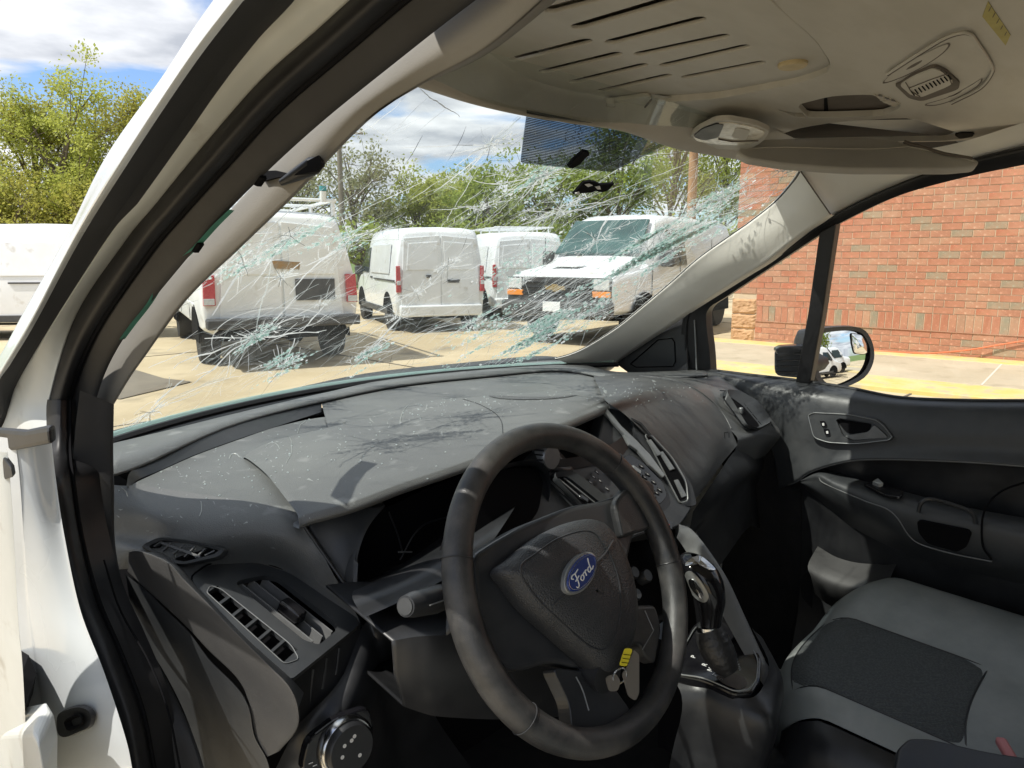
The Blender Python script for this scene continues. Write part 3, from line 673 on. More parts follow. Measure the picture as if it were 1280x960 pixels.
# bright highlight ridge = moulded edge across the passenger dash
BPD = bvh('passenger_dash', 'dash_end_field')
P = drape(BPD, [(800, 470), (836, 474), (862, 483), (880, 494), (898, 510), (908, 524), (914, 536)], 30, .0002)
if len(P) > 3: MB().tube(P, .0022, 8).build('moulded_ridge', M_PDASH, dash)
# airbag mark pressed in the dash
for pts in ([(905, 541), (910, 540)], [(905, 541), (906, 548)], [(911, 541), (911, 547)]):
    P = drape(BPD, pts, 4, .0004)
    if len(P) > 1: MB().tube(P, .0005, 4).build('pressed_mark', M_BLACK, dash)
# long vent beside the stack
PW = pl(at(805, 548, 'z', 1.125), at(852, 620, 'x', .19), at(868, 612, 'x', .225))
b2 = MB().prism(bezel_poly([(790, 524), (806, 534), (838, 566), (866, 606), (872, 632), (858, 634), (846, 624), (815, 572), (795, 545)], PW, .004, 3), PW[1] * -.02).build('vent_bezel', M_SPOKE, dash, smooth=False, bevel=.002)
v2 = bezel_poly([(807, 546), (814, 547), (838, 572), (856, 602), (857, 624), (851, 626), (840, 606)], PW, .006, 3)
MB().prism(v2, PW[1] * -.004).build('vent_cavity', M_BLACK, dash, smooth=False)
MB().tube(bezel_poly([(806, 543), (815, 545), (840, 571), (858, 602), (860, 626), (850, 629), (838, 606)], PW, .007, 3), .0014, 6, closed=True).build('slot_trim', M_SILVER, dash)
for (a, b, c_) in (((809, 550), (822, 570), .010), ((824, 565), (838, 588), .012), ((843, 600), (853, 622), .010)):
    MB().prism([at(a[0], a[1], PW, .008), at(a[0] + 5, a[1] - 1, PW, .008), at(b[0] + 6, b[1] - 2, PW, .008), at(b[0], b[1], PW, .008)], PW[1] * -.004).build('vane', M_SILVER, dash, smooth=False, bevel=.001)
MB().tube(R(PW, .008, [(788, 524), (800, 530), (812, 544)]), .004, 6).build('vent_wheel', M_TRIM, dash)
# glovebox and lower right
gb = [[at(866, 640, 'z', .985), at(893, 600, 'z', 1.02), at(924, 560, 'z', 1.045), at(955, 570, 'x', .66)],
      [at(862, 668, 'x', .22), at(905, 615, 'x', .36), at(940, 585, 'x', .52), at(952, 590, 'x', .66)],
      [at(872, 668, 'x', .26), at(895, 650, 'x', .34), at(930, 610, 'x', .50), at(945, 610, 'x', .66)],
      [at(890, 720, 'x', .30), at(905, 700, 'x', .38), at(935, 660, 'x', .54), at(950, 660, 'x', .68)]]
MB().loft(gb, 20, 20).build('glovebox', M_TRIM, dash)
MB().loft([[Vector((.16, .72, .98)), Vector((.45, .86, 1.02)), Vector((.70, .95, 1.03))], [Vector((.18, .80, .80)), Vector((.45, .95, .80)), Vector((.70, 1.05, .8))], [Vector((.18, 1.0, .55)), Vector((.45, 1.1, .55)), Vector((.70, 1.15, .55))]], 8, 8).build('lower_dash', M_BLACK, dash)
MB().box((.06, 1.10, .78), (1.12, .38, .5)).build('dash_core', M_BLACK, dash)
MB().box((.05, 1.20, 1.0), (1.26, .32, .25)).build('dash_carrier', M_BLACK, dash)
MB().box((.0, 1.32, .98), (1.56, .06, .30)).build('bulkhead_top', M_BLACK, dash)
# ================================================================== STEERING WHEEL
WC = Vector((-.301, .492, 1.082)); WT = math.radians(27.9)
WN = Vector((0, -math.cos(WT), math.sin(WT))); WX = Vector((1, 0, 0)); WY = Vector((0, math.sin(WT), math.cos(WT)))
WP = (WC, WN)
sw = empty('steering_wheel'); sw.parent = van
rp_ = []; rr_ = []
for i in range(120):
    a = i * math.pi / 60
    rp_.append(WC + (WX * math.cos(a) + WY * math.sin(a)) * .173 + WN * .002)
    rr_.append(.0158 + .0013 * max(0, math.cos(2 * (a - .2))))
MB().tube(rp_, rr_, 20, closed=True).build('rim', M_WHEEL, sw)
for a in (math.radians(156), math.radians(40), math.radians(-12), math.radians(215)):
    c_ = WC + (WX * math.cos(a) + WY * math.sin(a)) * .173 + WN * .002; ra_ = (WX * math.cos(a) + WY * math.sin(a))
    MB().tube([c_ + (ra_ * math.cos(k * math.pi / 10) + WN * math.sin(k * math.pi / 10)) * .0172 for k in range(20)], .0006, 5, closed=True).build('rim_joint', M_SPOKE, sw)
def wpoly(pts, h=0, n=4): return bezel_poly(pts, WP, h, n)
# hub body with the two horizontal spokes
MB().prism(wpoly([(592, 694), (620, 676), (655, 656), (715, 632), (752, 626), (782, 616), (800, 618), (806, 650), (792, 672), (786, 700), (792, 765), (785, 800), (755, 835), (725, 836), (690, 828), (655, 838), (640, 838), (608, 822), (596, 770)], -.004), WN * -.030).build('spoke_cover', M_SPOKE, sw, smooth=False, bevel=.006, seg=3)
MB().prism(wpoly([(768, 628), (800, 594), (818, 604), (822, 640), (812, 662), (790, 668), (778, 672)], .006), WN * -.022).build('spoke', M_WHEEL, sw, smooth=False, bevel=.008, seg=3)
MB().prism(wpoly([(783, 757), (820, 756), (828, 785), (820, 830), (808, 822), (800, 806), (786, 806)], .0), WN * -.02).build('spoke', M_WHEEL, sw, smooth=False, bevel=.006, seg=3)
MB().prism(wpoly([(690, 834), (720, 838), (755, 838), (770, 862), (792, 893), (810, 898), (780, 925), (740, 935), (716, 916), (712, 880)], -.004), WN * -.02).build('spoke', M_SPOKE, sw, smooth=False, bevel=.006, seg=3)
MB().tube(crs([at(720, 846, WP, .0), at(728, 862, WP, .0), at(736, 888, WP, .0)], 8), .0009, 5).build('spoke_edge', M_SILVER, sw)
MB().tube([at(806, 763, WP, .006), at(817, 788, WP, .009), at(803, 812, WP, .006)], .0007, 5).build('spoke_edge', M_SILVER, sw)
# airbag cover: domed, drawn in from a five-sided outline
outl = [(622, 714), (640, 699), (668, 676), (700, 659), (735, 652), (757, 664), (776, 700), (786, 735), (789, 768), (784, 800), (771, 828), (757, 840), (741, 836), (722, 820), (690, 792), (655, 760), (634, 732)]
O = [at(x, y, WP, .012) for x, y in outl]; O = crs(O, 68, True); cen = sum(O, Vector()) / len(O)
rows = []
for sc_, h in ((.985, -.012), (1.0, .0), (.992, .005), (.965, .0105), (.90, .0165), (.80, .0215), (.62, .026), (.40, .029), (.18, .0305), (.02, .031)):
    rows.append([cen + (p - cen) * sc_ * 1.03 + WN * h for p in O] )
m_ = MB().grid(rows, closed=True); m_.build('airbag_cover', M_HUB, sw, angle=60)
BH = BVHTree.FromPolygons([tuple(v) for v in m_.v], m_.f)
inner = drape(BH, [(650, 712), (668, 693), (700, 672), (737, 664), (757, 684), (772, 720), (776, 760), (768, 796), (755, 812), (735, 806), (705, 780), (672, 748)], 60, .0002, True)
if len(inner) > 8: MB().tube(inner, .0009, 5, closed=True).build('cover_joint', M_SPOKE, sw)
for pts in ([(692, 756), (702, 747), (712, 738)], [(744, 704), (756, 692), (766, 676)]):
    P = drape(BH, pts, 10, .0004)
    if len(P) > 2: MB().tube(P, .001, 5).build('cover_joint', M_SPOKE, sw)
# oval emblem with script lettering
ea, eb = at(711, 738, WP, .0505), at(748, 693, WP, .0505)
ec = ea.lerp(eb, .5); ex_ = (eb - ea).normalized(); ey = WN.cross(ex_).normalized(); L = (eb - ea).length * .5
ME = Matrix.Identity(4)
for i_, v_ in enumerate((ex_, ey, WN)):
    for k_ in range(3): ME[k_][i_] = v_[k_]
ME.translation = ec
L *= .88; H = L * .46
def oval(sx, sy, z, n=48): return [ME @ Vector((L * sx * math.cos(k * 2 * math.pi / n), H * sy * math.sin(k * 2 * math.pi / n), z)) for k in range(n)]
MB().prism(oval(1.1, 1.22, -.004), WN * -.008).build('emblem_ring', M_SILVER, sw, smooth=False, bevel=.0012)
em = MB().prism(oval(1.0, 1.0, -.002), WN * -.006).build('emblem', M_BLUE, sw, smooth=False, bevel=.0008)
MB().tube([ME @ Vector((L * .93 * math.cos(k * math.pi / 24), H * .88 * math.sin(k * math.pi / 24), -.0018)) for k in range(48)], .00035, 4, closed=True).build('emblem_line', M_CHROME, sw)
scr = [ # F
 [(-.66, .22), (-.74, .34), (-.62, .46), (-.40, .40), (-.16, .44)], [(-.44, .40), (-.48, .05), (-.56, -.38), (-.70, -.46), (-.76, -.32)], [(-.62, -.02), (-.44, .02), (-.30, .06)],
 # o
 [(-.20, -.08), (-.32, -.22), (-.26, -.40), (-.12, -.34), (-.08, -.16), (-.20, -.06), (-.10, -.12), (.02, -.08)],
 # r
 [(.04, -.06), (.10, -.14), (.06, -.38)], [(.08, -.18), (.16, -.06), (.24, -.10)],
 # d
 [(.48, -.10), (.36, -.10), (.28, -.26), (.34, -.40), (.46, -.34), (.52, -.14)], [(.66, .42), (.56, .10), (.50, -.28), (.56, -.40), (.70, -.30)]]
lt = MB()
for st in scr:
    P = [ME @ Vector((x * L * .90, y * H * 1.12, -.0016)) for x, y in st]
    lt.tube(crs(P, 18), .0007, 5)
lt.build('emblem_lettering', M_WHITEP, sw)
MT = ME.copy(); MT.translation = at(766, 790, WP, .036)
text('pressed_lettering', 'AIRBAG', MT @ Matrix.Rotation(.15, 4, 'Z'), .007, M_SILVER if False else M_SPOKE, sw, .0006)

# ---- steering column, stalk, ignition
col = empty('steering_column'); col.parent = van
A0 = [at(489, 802, 'y', .60), at(520, 797, 'y', .59), at(556, 795, 'y', .58), at(640, 790, 'y', .57), at(740, 800, 'y', .56)]
A1 = [at(492, 840, 'y', .60), at(520, 842, 'y', .585), at(556, 842, 'y', .575), at(640, 850, 'y', .565), at(740, 850, 'y', .56)]
A2 = [at(504, 879, 'y', .61), at(530, 888, 'y', .60), at(558, 893, 'y', .59), at(640, 896, 'y', .58), at(740, 890, 'y', .58)]
A3 = [p + Vector((0, .13, .02)) for p in A2]; Am = [p + Vector((0, .13, .02)) for p in A0]
MB().loft([Am, A0, lerpl(A0, A1, .15), A1, lerpl(A1, A2, .9), A2, A3], 20, 28, lin=True).build('column_shroud', M_TRIM, col, solid=.003)
MB().loft([R('y', .60, [(560, 745), (600, 700), (650, 660), (720, 640)]), R('y', .58, [(556, 795), (600, 770), (660, 740), (720, 730)])], 10, 6).build('column_top', M_DASH2, col, solid=.003)
MB().tube([WC - WN * .01, WC - WN * .18], .045, 20).build('column_tube', M_BLACK, col)
s0, s1 = at(507, 758, 'y', .535), at(575, 741, 'y', .565)
stk = MB().tube([s0, s0.lerp(s1, .1), s0.lerp(s1, .5), s0.lerp(s1, .62), s0.lerp(s1, .9), s1], [.0105, .0125, .0150, .014, .009, .009], 16).build('indicator_stalk', M_SPOKE, col)
MB().tube([s0 + (s0 - s1).normalized() * .0015, s0 + (s1 - s0).normalized() * .002], .0085, 16).build('stalk_end', M_DASH2, col)
MB().tube([s0.lerp(s1, .3) + Vector((-.005, -.0165, .004)), s0.lerp(s1, .52) + Vector((-.002, -.018, .006))], .0008, 5).build('stalk_mark', M_SILVER, col)
i0 = at(760, 845, 'd', .86)
MB().tube([i0, i0 + Vector((.01, .06, .0))], .02, 16).build('ignition_lock', M_TRIM, col)
# lower background through the wheel: heater controls, console front
for (px_, py_, r_) in ((787, 718, .011), (803, 722, .012), (790, 745, .010)):
    c_ = at(px_, py_, PS, -.05)
    MB().lathe([(r_, -.02), (r_, .010), (r_ * .8, .014), (.001, .014)], sph_frame(PS, c_), 20).build('heater_knob', M_SPOKE, dash)
MB().prism([at(x, y, PS, -.055) for x, y in ((740, 680), (830, 660), (850, 700), (845, 770), (740, 800))], PS[1] * -.01).build('heater_panel', M_BLACK, dash, smooth=False)

# ---- keys with a yellow tag, hanging from the ignition
keys = empty('key_bunch', tuple(at(785, 820, 'd', .85))); tag(keys, 'worn keys with a small yellow tag hanging from the ignition behind the wheel', 'keys')
Ki = Matrix.Translation(-Vector(keys.location)) 
KP = pl(at(780, 820, 'd', .85), at(800, 820, 'd', .86), at(790, 870, 'd', .85))
MB().prism(bezel_poly([(774, 832), (781, 810), (791, 811), (784, 833)], KP, .002, 2), KP[1] * -.001).xf(Ki).build('tag', M_YELLOW, keys, smooth=False)
MB().prism(bezel_poly([(792, 812), (799, 818), (799, 866), (795, 876), (786, 870), (778, 842), (784, 834)], KP, .0, 3), KP[1] * -.002).xf(Ki).build('key', M_KEY, keys, smooth=False)
MB().prism(bezel_poly([(757, 846), (770, 842), (776, 852), (772, 864), (762, 864)], KP, .0, 3), KP[1] * -.002).xf(Ki).build('key', M_KEY, keys, smooth=False)
MB().tube([Ki @ (at(775, 845, KP, .001) + (KP[1].cross(Vector((0, 0, 1))).normalized() * math.cos(k) + Vector((0, 0, 1)) * math.sin(k)) * .009) for k in [i * .52 for i in range(12)]], .0008, 5, closed=True).build('ring', M_CHROME, keys)
for k in range(3):
    MB().tube([Ki @ at(777 + k * 1.2, 828 - k * 5, KP, .003), Ki @ at(786 + k * 1.2, 829 - k * 5, KP, .003)], .0004, 4).build('tag_print', M_BLACK, keys)

# ================================================================== CENTRE CONSOLE AND SELECTOR
con = empty('centre_console'); con.parent = van
PC = pl(at(905, 850, 'x', .02), at(850, 850, 'z', .815), at(930, 790, 'z', .835))
top = [(838, 842), (846, 818), (868, 778), (905, 768), (928, 782), (952, 822), (950, 850), (940, 866), (918, 868), (880, 850)]
MB().prism(bezel_poly(top, PC, .003, 4), PC[1] * -.02).build('selector_plate', M_GLOSS, con, smooth=False, bevel=.003)
MB().tube(bezel_poly([(842, 842), (850, 818), (870, 782), (905, 772), (926, 786), (948, 824), (946, 850), (937, 862), (918, 864), (880, 847)], PC, .006, 3), .0011, 5, closed=True).build('plate_edge', M_SILVER, con)
T0 = [at(x, y, PC, -.004) for x, y in ((838, 842), (862, 845), (890, 858), (920, 872), (944, 870), (957, 850), (960, 825), (940, 785))]
T1 = [p + v for p, v in zip(T0, [Vector((-.012, -.03, -.035))] * 3 + [Vector((-.004, -.035, -.035))] * 2 + [Vector((.015, -.02, -.04))] * 3)]
T2 = [p + Vector((0, .02, -.14)) for p in T1]; T3 = [p + Vector((0, .02, -.40)) for p in T1]
MB().loft([T0, T1, T2, T3], 30, 20).build('console_body', M_TRIM, con)
# grey side rail from the dash to the plate
sr = [at(848, 655, 'x', .13), at(868, 665, 'x', .145), at(905, 716, 'x', .14), at(930, 768, 'x', .13), at(955, 822, 'x', .115), at(969, 846, 'x', .105)]
sl = [at(846, 672, 'x', .10), at(858, 690, 'x', .11), at(890, 745, 'x', .10), at(912, 785, 'x', .095), at(940, 835, 'x', .085), at(958, 862, 'x', .08)]
MB().loft([[p + Vector((.004, 0, -.03)) for p in sr], sr, [p.lerp(q, .5) + Vector((0, -.003, .003)) for p, q in zip(sr, sl)], sl], 24, 10).build('console_rail', M_SILVER if False else mat('rail_grey', (.17, .175, .175), .45, (.14, .145, .145), vscale=20), con)
MB().loft([[p + Vector((.006, 0, -.03)) for p in sr], [p + Vector((.01, .03, -.25)) for p in sr], [p + Vector((.01, .03, -.45)) for p in sr]], 12, 6).build('console_side', M_BLACK, con)
# gear letters
def pmat(p, xd, n):
    x = xd.normalized(); y = n.cross(x).normalized(); M4 = Matrix.Identity(4)
    for i_, v_ in enumerate((x, y, n)):
        for k_ in range(3): M4[k_][i_] = v_[k_]
    M4.translation = p; return M4
xd = Vector((1, .1, 0)); xd = (xd - PC[1] * xd.dot(PC[1]))
for ch, x, y in (('P', 867, 821), ('R', 881, 831), ('N', 888, 837), ('D', 895, 843), ('S', 901, 849)):
    text('gear_letter', ch, pmat(at(x, y, PC, .0035), xd, PC[1]), .011, M_WHITEP, con, .0003)
# selector: boot, collar, lever, knob
lx = .015
b0, b1, b2_, b3_ = at(914, 842, 'x', lx), at(905, 828, 'x', lx), at(893, 805, 'x', lx), at(886, 786, 'x', lx)
pth = crs([b0, b1, b2_, b3_], 22); rad = [(.0125 + .011 * math.sin(math.pi * min(1, (i / 21) * .85)) + .003 * (i / 21)) * (1 + .012 * math.sin(i * 1.9)) for i in range(22)]
MB().tube(pth, rad, 18).build('selector_boot', mat('boot_leather', (.02, .02, .021), .42, (.03, .03, .03), vscale=30, bump=.6, bscale=180, bdist=.002), con)
st_ = MB()
for i in range(14):
    p = pth[i + 5]; st_.box(p + Vector((rad[i + 5] * .25, -rad[i + 5] * .98, 0)), (.003, .0012, .001))
st_.build('boot_stitching', M_SILVER, con, smooth=False)['kind'] = 'stuff'
MB().tube([at(887, 789, 'x', lx), at(886, 781, 'x', lx)], .0185, 20).build('selector_collar', M_CHROME, con)
kc = crs([at(888, 786, 'x', lx), at(888, 765, 'x', lx), at(885, 742, 'x', lx), at(879, 720, 'x', lx), at(873, 704, 'x', lx), at(870, 696, 'x', lx)], 20)
kr = crs([Vector((.015, .015, 0)), Vector((.0165, .019, 0)), Vector((.021, .028, 0)), Vector((.025, .033, 0)), Vector((.023, .029, 0)), Vector((.006, .008, 0))], 20)
rows = []
for p, r_ in zip(kc, kr):
    t_ = Vector((0, -.25, .97)); rows.append([p + Vector((math.cos(k * math.pi / 12) * r_.x, math.sin(k * math.pi / 12) * r_.y * .97, math.sin(k * math.pi / 12) * r_.y * .25)) for k in range(24)])
kb = MB().grid(rows, closed=True); kb.build('selector_knob', M_GLOSS, con)
BK = BVHTree.FromPolygons([tuple(v) for v in kb.v], kb.f)
def patch_on(bv, pts, name, m, par, lift=.0008, n=30, thick=.0015):
    P = drape(bv, pts, n, lift, True)
    if len(P) < 5: return None
    c_ = sum(P, Vector()) / len(P); h = bv.ray_cast(CAM, (c_ - CAM).normalized())
    if h[0] is not None: c_ = h[0] + (CAM - c_).normalized() * lift
    r2 = [p.lerp(c_, .5) for p in P]; r2 = [bv.find_nearest(p)[0] + (CAM - p).normalized() * lift for p in r2]
    return MB().grid([P, r2, [c_] * len(P)], closed=True).build(name, m, par, solid=thick, smooth=False)
patch_on(BK, [(858, 716), (866, 715), (878, 728), (886, 744), (882, 752), (872, 748), (860, 732)], 'knob_bezel', M_SILVER, con, .001)
patch_on(BK, [(863, 724), (868, 724), (878, 737), (880, 747), (874, 744), (865, 733)], 'knob_button', M_CHROME, con, .0022)
patch_on(BK, [(857, 706), (866, 698), (876, 697), (893, 712), (886, 713), (872, 704), (862, 708)], 'knob_cap', M_CHROME, con, .0012)
MB().prism(bezel_poly([(893, 846), (906, 838), (930, 845), (935, 856), (925, 862), (908, 856)], PC, .0038, 3), PC[1] * -.001).build('selector_gate', M_BROWN, con, smooth=False)
# hand brake, lower console pieces
MB().tube(crs([at(905, 980, 'z', .62), at(945, 955, 'z', .63), at(985, 952, 'z', .62), at(1010, 975, 'z', .58)], 12), .02, 12).build('handbrake', M_TRIM, con)
PA = pl(at(1125, 925, 'z', .80), at(1280, 940, 'z', .81), at(1110, 975, 'z', .79))
MB().prism(bezel_poly([(1112, 985), (1120, 935), (1135, 921), (1160, 921), (1235, 938), (1330, 952), (1330, 1000), (1200, 1010)], PA, 0, 4), PA[1] * -.06).build('armrest', M_TRIM, con, smooth=False, bevel=.012, seg=4)

# ================================================================== PASSENGER SEAT
seat = empty('passenger_seat'); seat.parent = van
def sh(u, v):
    """seat cushion height: u across 0..1, v front 0 .. back 1"""
    z = .762 - .02 * v
    if u > .56: z += .040 * math.sin(math.pi * min(1, (u - .56) / .40) * .62) ** 1.3
    z -= .050 * max(0, 1 - v / .13) ** 2
    z -= .09 * max(0, (u - .90) / .10) ** 2 + .035 * max(0, (.05 - u) / .05) ** 2
    return z
def sp(u, v, o=0):
    fr = .494 - .07 * abs(2 * u - 1) ** 3.0
    return Vector((.172 + .515 * u, fr - v * (fr + .12), sh(u, v) + o))
rows = [[sp(i / 40, j / 40) for i in range(41)] for j in range(41)]
fr_ = [p + Vector((0, .012, -.05)) for p in rows[0]]; fr2 = [p + Vector((0, -.02, -.22)) for p in rows[0]]
MB().grid([fr2, fr_] + rows).build('seat_cushion', M_SEAT, seat, angle=80)
def ins(u, v): return sp(.055 + .52 * u, .035 + .445 * v, .0035 - .0035 * (abs(2 * u - 1) ** 8) - .0035 * abs(2 * v - 1) ** 10)
MB().grid([[ins(i / 30, j / 30) for i in range(31)] for j in range(31)]).build('seat_insert', M_INSERT, seat, angle=80)
for e in ([ins(0, k / 20) for k in range(21)], [ins(1, k / 20) for k in range(21)], [ins(k / 20, 1) for k in range(21)], [ins(k / 20, 0) for k in range(21)]):
    MB().tube([p + Vector((0, 0, .0005)) for p in e], .0016, 5).build('seat_piping', M_TRIM, seat)
MB().grid([[sp(0, j / 20) + Vector((-.003, 0, -.002)) for j in range(21)], [sp(0, j / 20) + Vector((-.022, 0, -.07)) for j in range(21)], [sp(0, j / 20) + Vector((-.01, 0, -.36)) for j in range(21)]]).build('seat_side', M_TRIM, seat, solid=.006)
MB().box((.43, .16, .52), (.42, .50, .28)).build('seat_base', M_BLACK, seat, bevel=.02)
bk = [[Vector((.13 + .49 * u, -.12 - .10 * v - .03 * abs(2 * u - 1) ** 2 * -1, .74 + .60 * v)) + Vector((.03 * (1 - 2 * u) * v * v, 0, 0)) for u in [i / 12 for i in range(13)]] for v in [j / 12 for j in range(13)]]
MB().grid(bk).build('seat_back', M_SEAT, seat, solid=.09)
MB().box((.375, -.27, 1.47), (.24, .09, .16)).build('head_restraint', M_SEAT, seat, bevel=.03, seg=3)
bb = at(1258, 938, 'z', .79)
MB().box(bb, (.045, .014, .012), Matrix.Rotation(.5, 3, 'Z')).build('belt_buckle', M_PINK, seat, bevel=.004)
ds = empty('driver_seat'); ds.parent = van
MB().box((-.42, .0, .60), (.46, .44, .16)).build('seat_cushion', M_SEAT, ds, bevel=.04, seg=3)
MB().box((-.42, -.02, .44), (.42, .42, .16)).build('seat_base', M_BLACK, ds, bevel=.02)
MB().box((-.42, -.34, 1.0), (.46, .12, .62), Matrix.Rotation(math.radians(8), 3, 'X')).build('seat_back', M_SEAT, ds, bevel=.04, seg=3)
MB().box((-.42, -.42, 1.40), (.24, .09, .16)).build('head_restraint', M_SEAT, ds, bevel=.03, seg=3)

# ================================================================== PASSENGER DOOR
door = empty('passenger_door'); door.parent = van
PWN = pl(Vector((.742, 0, 1.165)), Vector((.742, 1, 1.165)), Vector((.684, .6, 1.511)))
d0 = [at(x, y, 'x', .745) for x, y in ((866, 466), (889, 465), (940, 471), (1000, 478), (1060, 487), (1122, 499), (1200, 503), (1300, 504), (1400, 506))]
d1 = [at(x, y, 'x', v) for x, y, v in ((872, 470, .73), (905, 472, .72), (955, 484, .708), (1005, 493, .705), (1060, 502, .708), (1122, 509, .715), (1200, 513, .72), (1300, 514, .72), (1400, 516, .72))]
d2 = [at(x, y, 'x', v) for x, y, v in ((940, 505, .70), (965, 512, .695), (985, 520, .69), (1010, 525, .69), (1060, 530, .695), (1122, 535, .70), (1200, 538, .705), (1300, 540, .705), (1400, 541, .705))]
d3 = [at(x, y, 'x', v) for x, y, v in ((965, 560, .70), (980, 558, .695), (992, 560, .688), (1015, 563, .688), (1060, 562, .69), (1122, 560, .695), (1200, 562, .70), (1300, 566, .70), (1400, 570, .70))]
d4 = [at(x, y, 'x', v) for x, y, v in ((975, 610, .70), (985, 606, .695), (997, 601, .682), (1015, 589, .680), (1057, 577, .680), (1100, 574, .682), (1200, 577, .685), (1300, 584, .685), (1400, 590, .685))]
d5 = [p + Vector((.025, 0, -.004)) for p in d4]
d6 = [at(x, y, 'x', .73) for x, y in ((990, 615), (1000, 612), (1010, 608), (1025, 600), (1080, 612), (1130, 622), (1200, 640), (1300, 655), (1400, 665))]
MB().loft([d0, d1, d2, d3, d4], 60, 40).build('door_panel', M_DASH2, door, solid=.004)
MB().loft([d4, d5, d6], 60, 10).build('door_recess', M_TRIM, door)
MB().tube(crs(d4[1:], 50), .0022, 8).build('panel_ridge', M_VANE, door)  # sun highlight on the ridge painted with the paler grey
# armrest: pod swept back from the ridge
e0 = [at(x, y, 'x', v) for x, y, v in ((1001, 600, .684), (1022, 592, .676), (1045, 600, .664), (1085, 612, .652), (1130, 624, .645), (1200, 642, .64), (1300, 660, .64), (1400, 672, .64))]
e1 = [at(x, y, 'x', v) for x, y, v in ((1001, 602, .682), (1024, 602, .668), (1045, 612, .650), (1085, 628, .632), (1130, 644, .625), (1200, 658, .622), (1300, 676, .62), (1400, 690, .62))]
e2 = [at(x, y, 'x', v) for x, y, v in ((1001, 604, .684), (1030, 618, .672), (1055, 632, .660), (1090, 650, .645), (1130, 668, .635), (1200, 690, .635), (1300, 712, .63), (1400, 725, .63))]
e3 = [at(x, y, 'x', v) for x, y, v in ((1001, 606, .70), (1035, 635, .70), (1060, 655, .70), (1095, 675, .695), (1140, 695, .69), (1200, 712, .69), (1300, 735, .69), (1400, 750, .69))]
MB().loft([[p + Vector((.05, 0, 0)) for p in e0], e0, e1, e2, e3], 50, 40).build('armrest', M_DASH2, door)
MB().loft([e3, [p + Vector((.02, 0, -.08)) for p in e3], [Vector((.74, p.y, .62)) for p in e3], [Vector((.70, p.y, .45)) for p in e3], [Vector((.72, p.y, .38)) for p in e3]], 30, 24).build('lower_panel', M_TRIM, door)
MB().loft([[Vector((.74, 1.15, 1.05)), Vector((.74, .9, 1.05)), Vector((.72, .6, 1.05))], [Vector((.75, 1.15, .38)), Vector((.75, .9, .38)), Vector((.75, .6, .38))]], 6, 6, lin=True).build('footwell_side', M_CARPET, van)
BA = bvh('armrest')
# keep only the door's armrest in reach: lines along it
PAR = pl(at(1025, 598, 'x', .665), at(1149, 679, 'x', .622), at(1280, 660, 'x', .62))
MB().tube(crs([at(1024, 597, 'x', .668), at(1028, 603, 'x', .663), at(1050, 613, 'x', .648), at(1083, 627, 'x', .631), at(1108, 636, 'x', .626), at(1122, 648, 'x', .624), at(1135, 668, 'x', .628), at(1150, 680, 'x', .63), at(1190, 692, 'x', .63), at(1240, 702, 'x', .628)], 40), .0013, 6).build('armrest_line', M_VANE, door)
MB().prism(bezel_poly([(1078, 604), (1095, 602), (1130, 614), (1126, 621), (1105, 618)], pl(at(1080, 606, 'x', .655), at(1130, 618, 'x', .648), at(1100, 600, 'x', .68)), .004, 3), Vector((0, 0, -.006))).build('window_switch', M_GLOSS, door, smooth=False, bevel=.001)
MB().prism([at(1090, 606, 'x', .655), at(1097, 602, 'x', .655), at(1104, 608, 'x', .653), at(1098, 610, 'x', .65)], Vector((0, 0, .008))).build('switch_rocker', M_SILVER, door, smooth=False, bevel=.001)
MB().tube(crs([at(1148, 640, 'x', .62), at(1152, 628, 'x', .62), at(1165, 624, 'x', .625), at(1200, 634, 'x', .62), at(1216, 642, 'x', .618), at(1220, 655, 'x', .616)], 20), .004, 8).build('grab_handle_edge', M_TRIM, door)
MB().prism(bezel_poly([(1146, 650), (1165, 654), (1215, 664), (1208, 684), (1196, 690), (1160, 680), (1148, 666)], pl(at(1146, 650, 'x', .617), at(1215, 664, 'x', .615), at(1196, 690, 'x', .63)), .003, 3), Vector((.03, 0, 0))).build('grab_pocket', M_BLACK, door, smooth=False)
MB().tube(crs([at(1240, 700, 'x', .62), at(1228, 680, 'x', .618), at(1230, 640, 'x', .625), at(1250, 615, 'x', .66), at(1290, 600, 'x', .69)], 24), .002, 6).build('panel_joint', M_BLACK, door)
# inner release handle
PH_ = pl(at(1010, 520, 'x', .691), at(1115, 540, 'x', .697), at(1030, 552, 'x', .687))
ho = [(1008, 518), (1016, 515), (1060, 517), (1096, 524), (1106, 532), (1117, 547), (1112, 551), (1070, 556), (1035, 554), (1016, 548)]
hb_ = MB().prism(bezel_poly(ho, PH_, .012, 4), PH_[1] * -.026).build('handle_bezel', M_DASH2, door, smooth=False); fixn(hb_)
cut(hb_, MB().prism(shift(bezel_poly([(1045, 525), (1050, 523), (1092, 529), (1102, 538), (1111, 546), (1065, 551), (1054, 546)], PH_, .012, 3), PH_[1] * .02), PH_[1] * -.032))
m = hb_.modifiers.new('bevel', 'BEVEL'); m.width = .0022; m.segments = 3; m.angle_limit = math.radians(40)
MB().tube(bezel_poly([(1010, 519), (1017, 516), (1060, 518), (1095, 525), (1105, 533), (1115, 546), (1111, 550), (1070, 555), (1035, 553), (1017, 547)], PH_, .0128, 3), .0011, 6, closed=True).build('handle_trim', M_SILVER, door)
MB().prism(bezel_poly([(1046, 526), (1050, 524), (1090, 530), (1086, 540), (1060, 543)], PH_, .0045, 3), PH_[1] * -.003).build('handle_cup', M_BLACK, door, smooth=False)
MB().prism(bezel_poly([(1055, 545), (1085, 540), (1093, 531), (1102, 539), (1110, 547), (1066, 550)], PH_, .013, 3), PH_[1] * -.008).build('release_handle', M_VANE, door, smooth=False, bevel=.002)
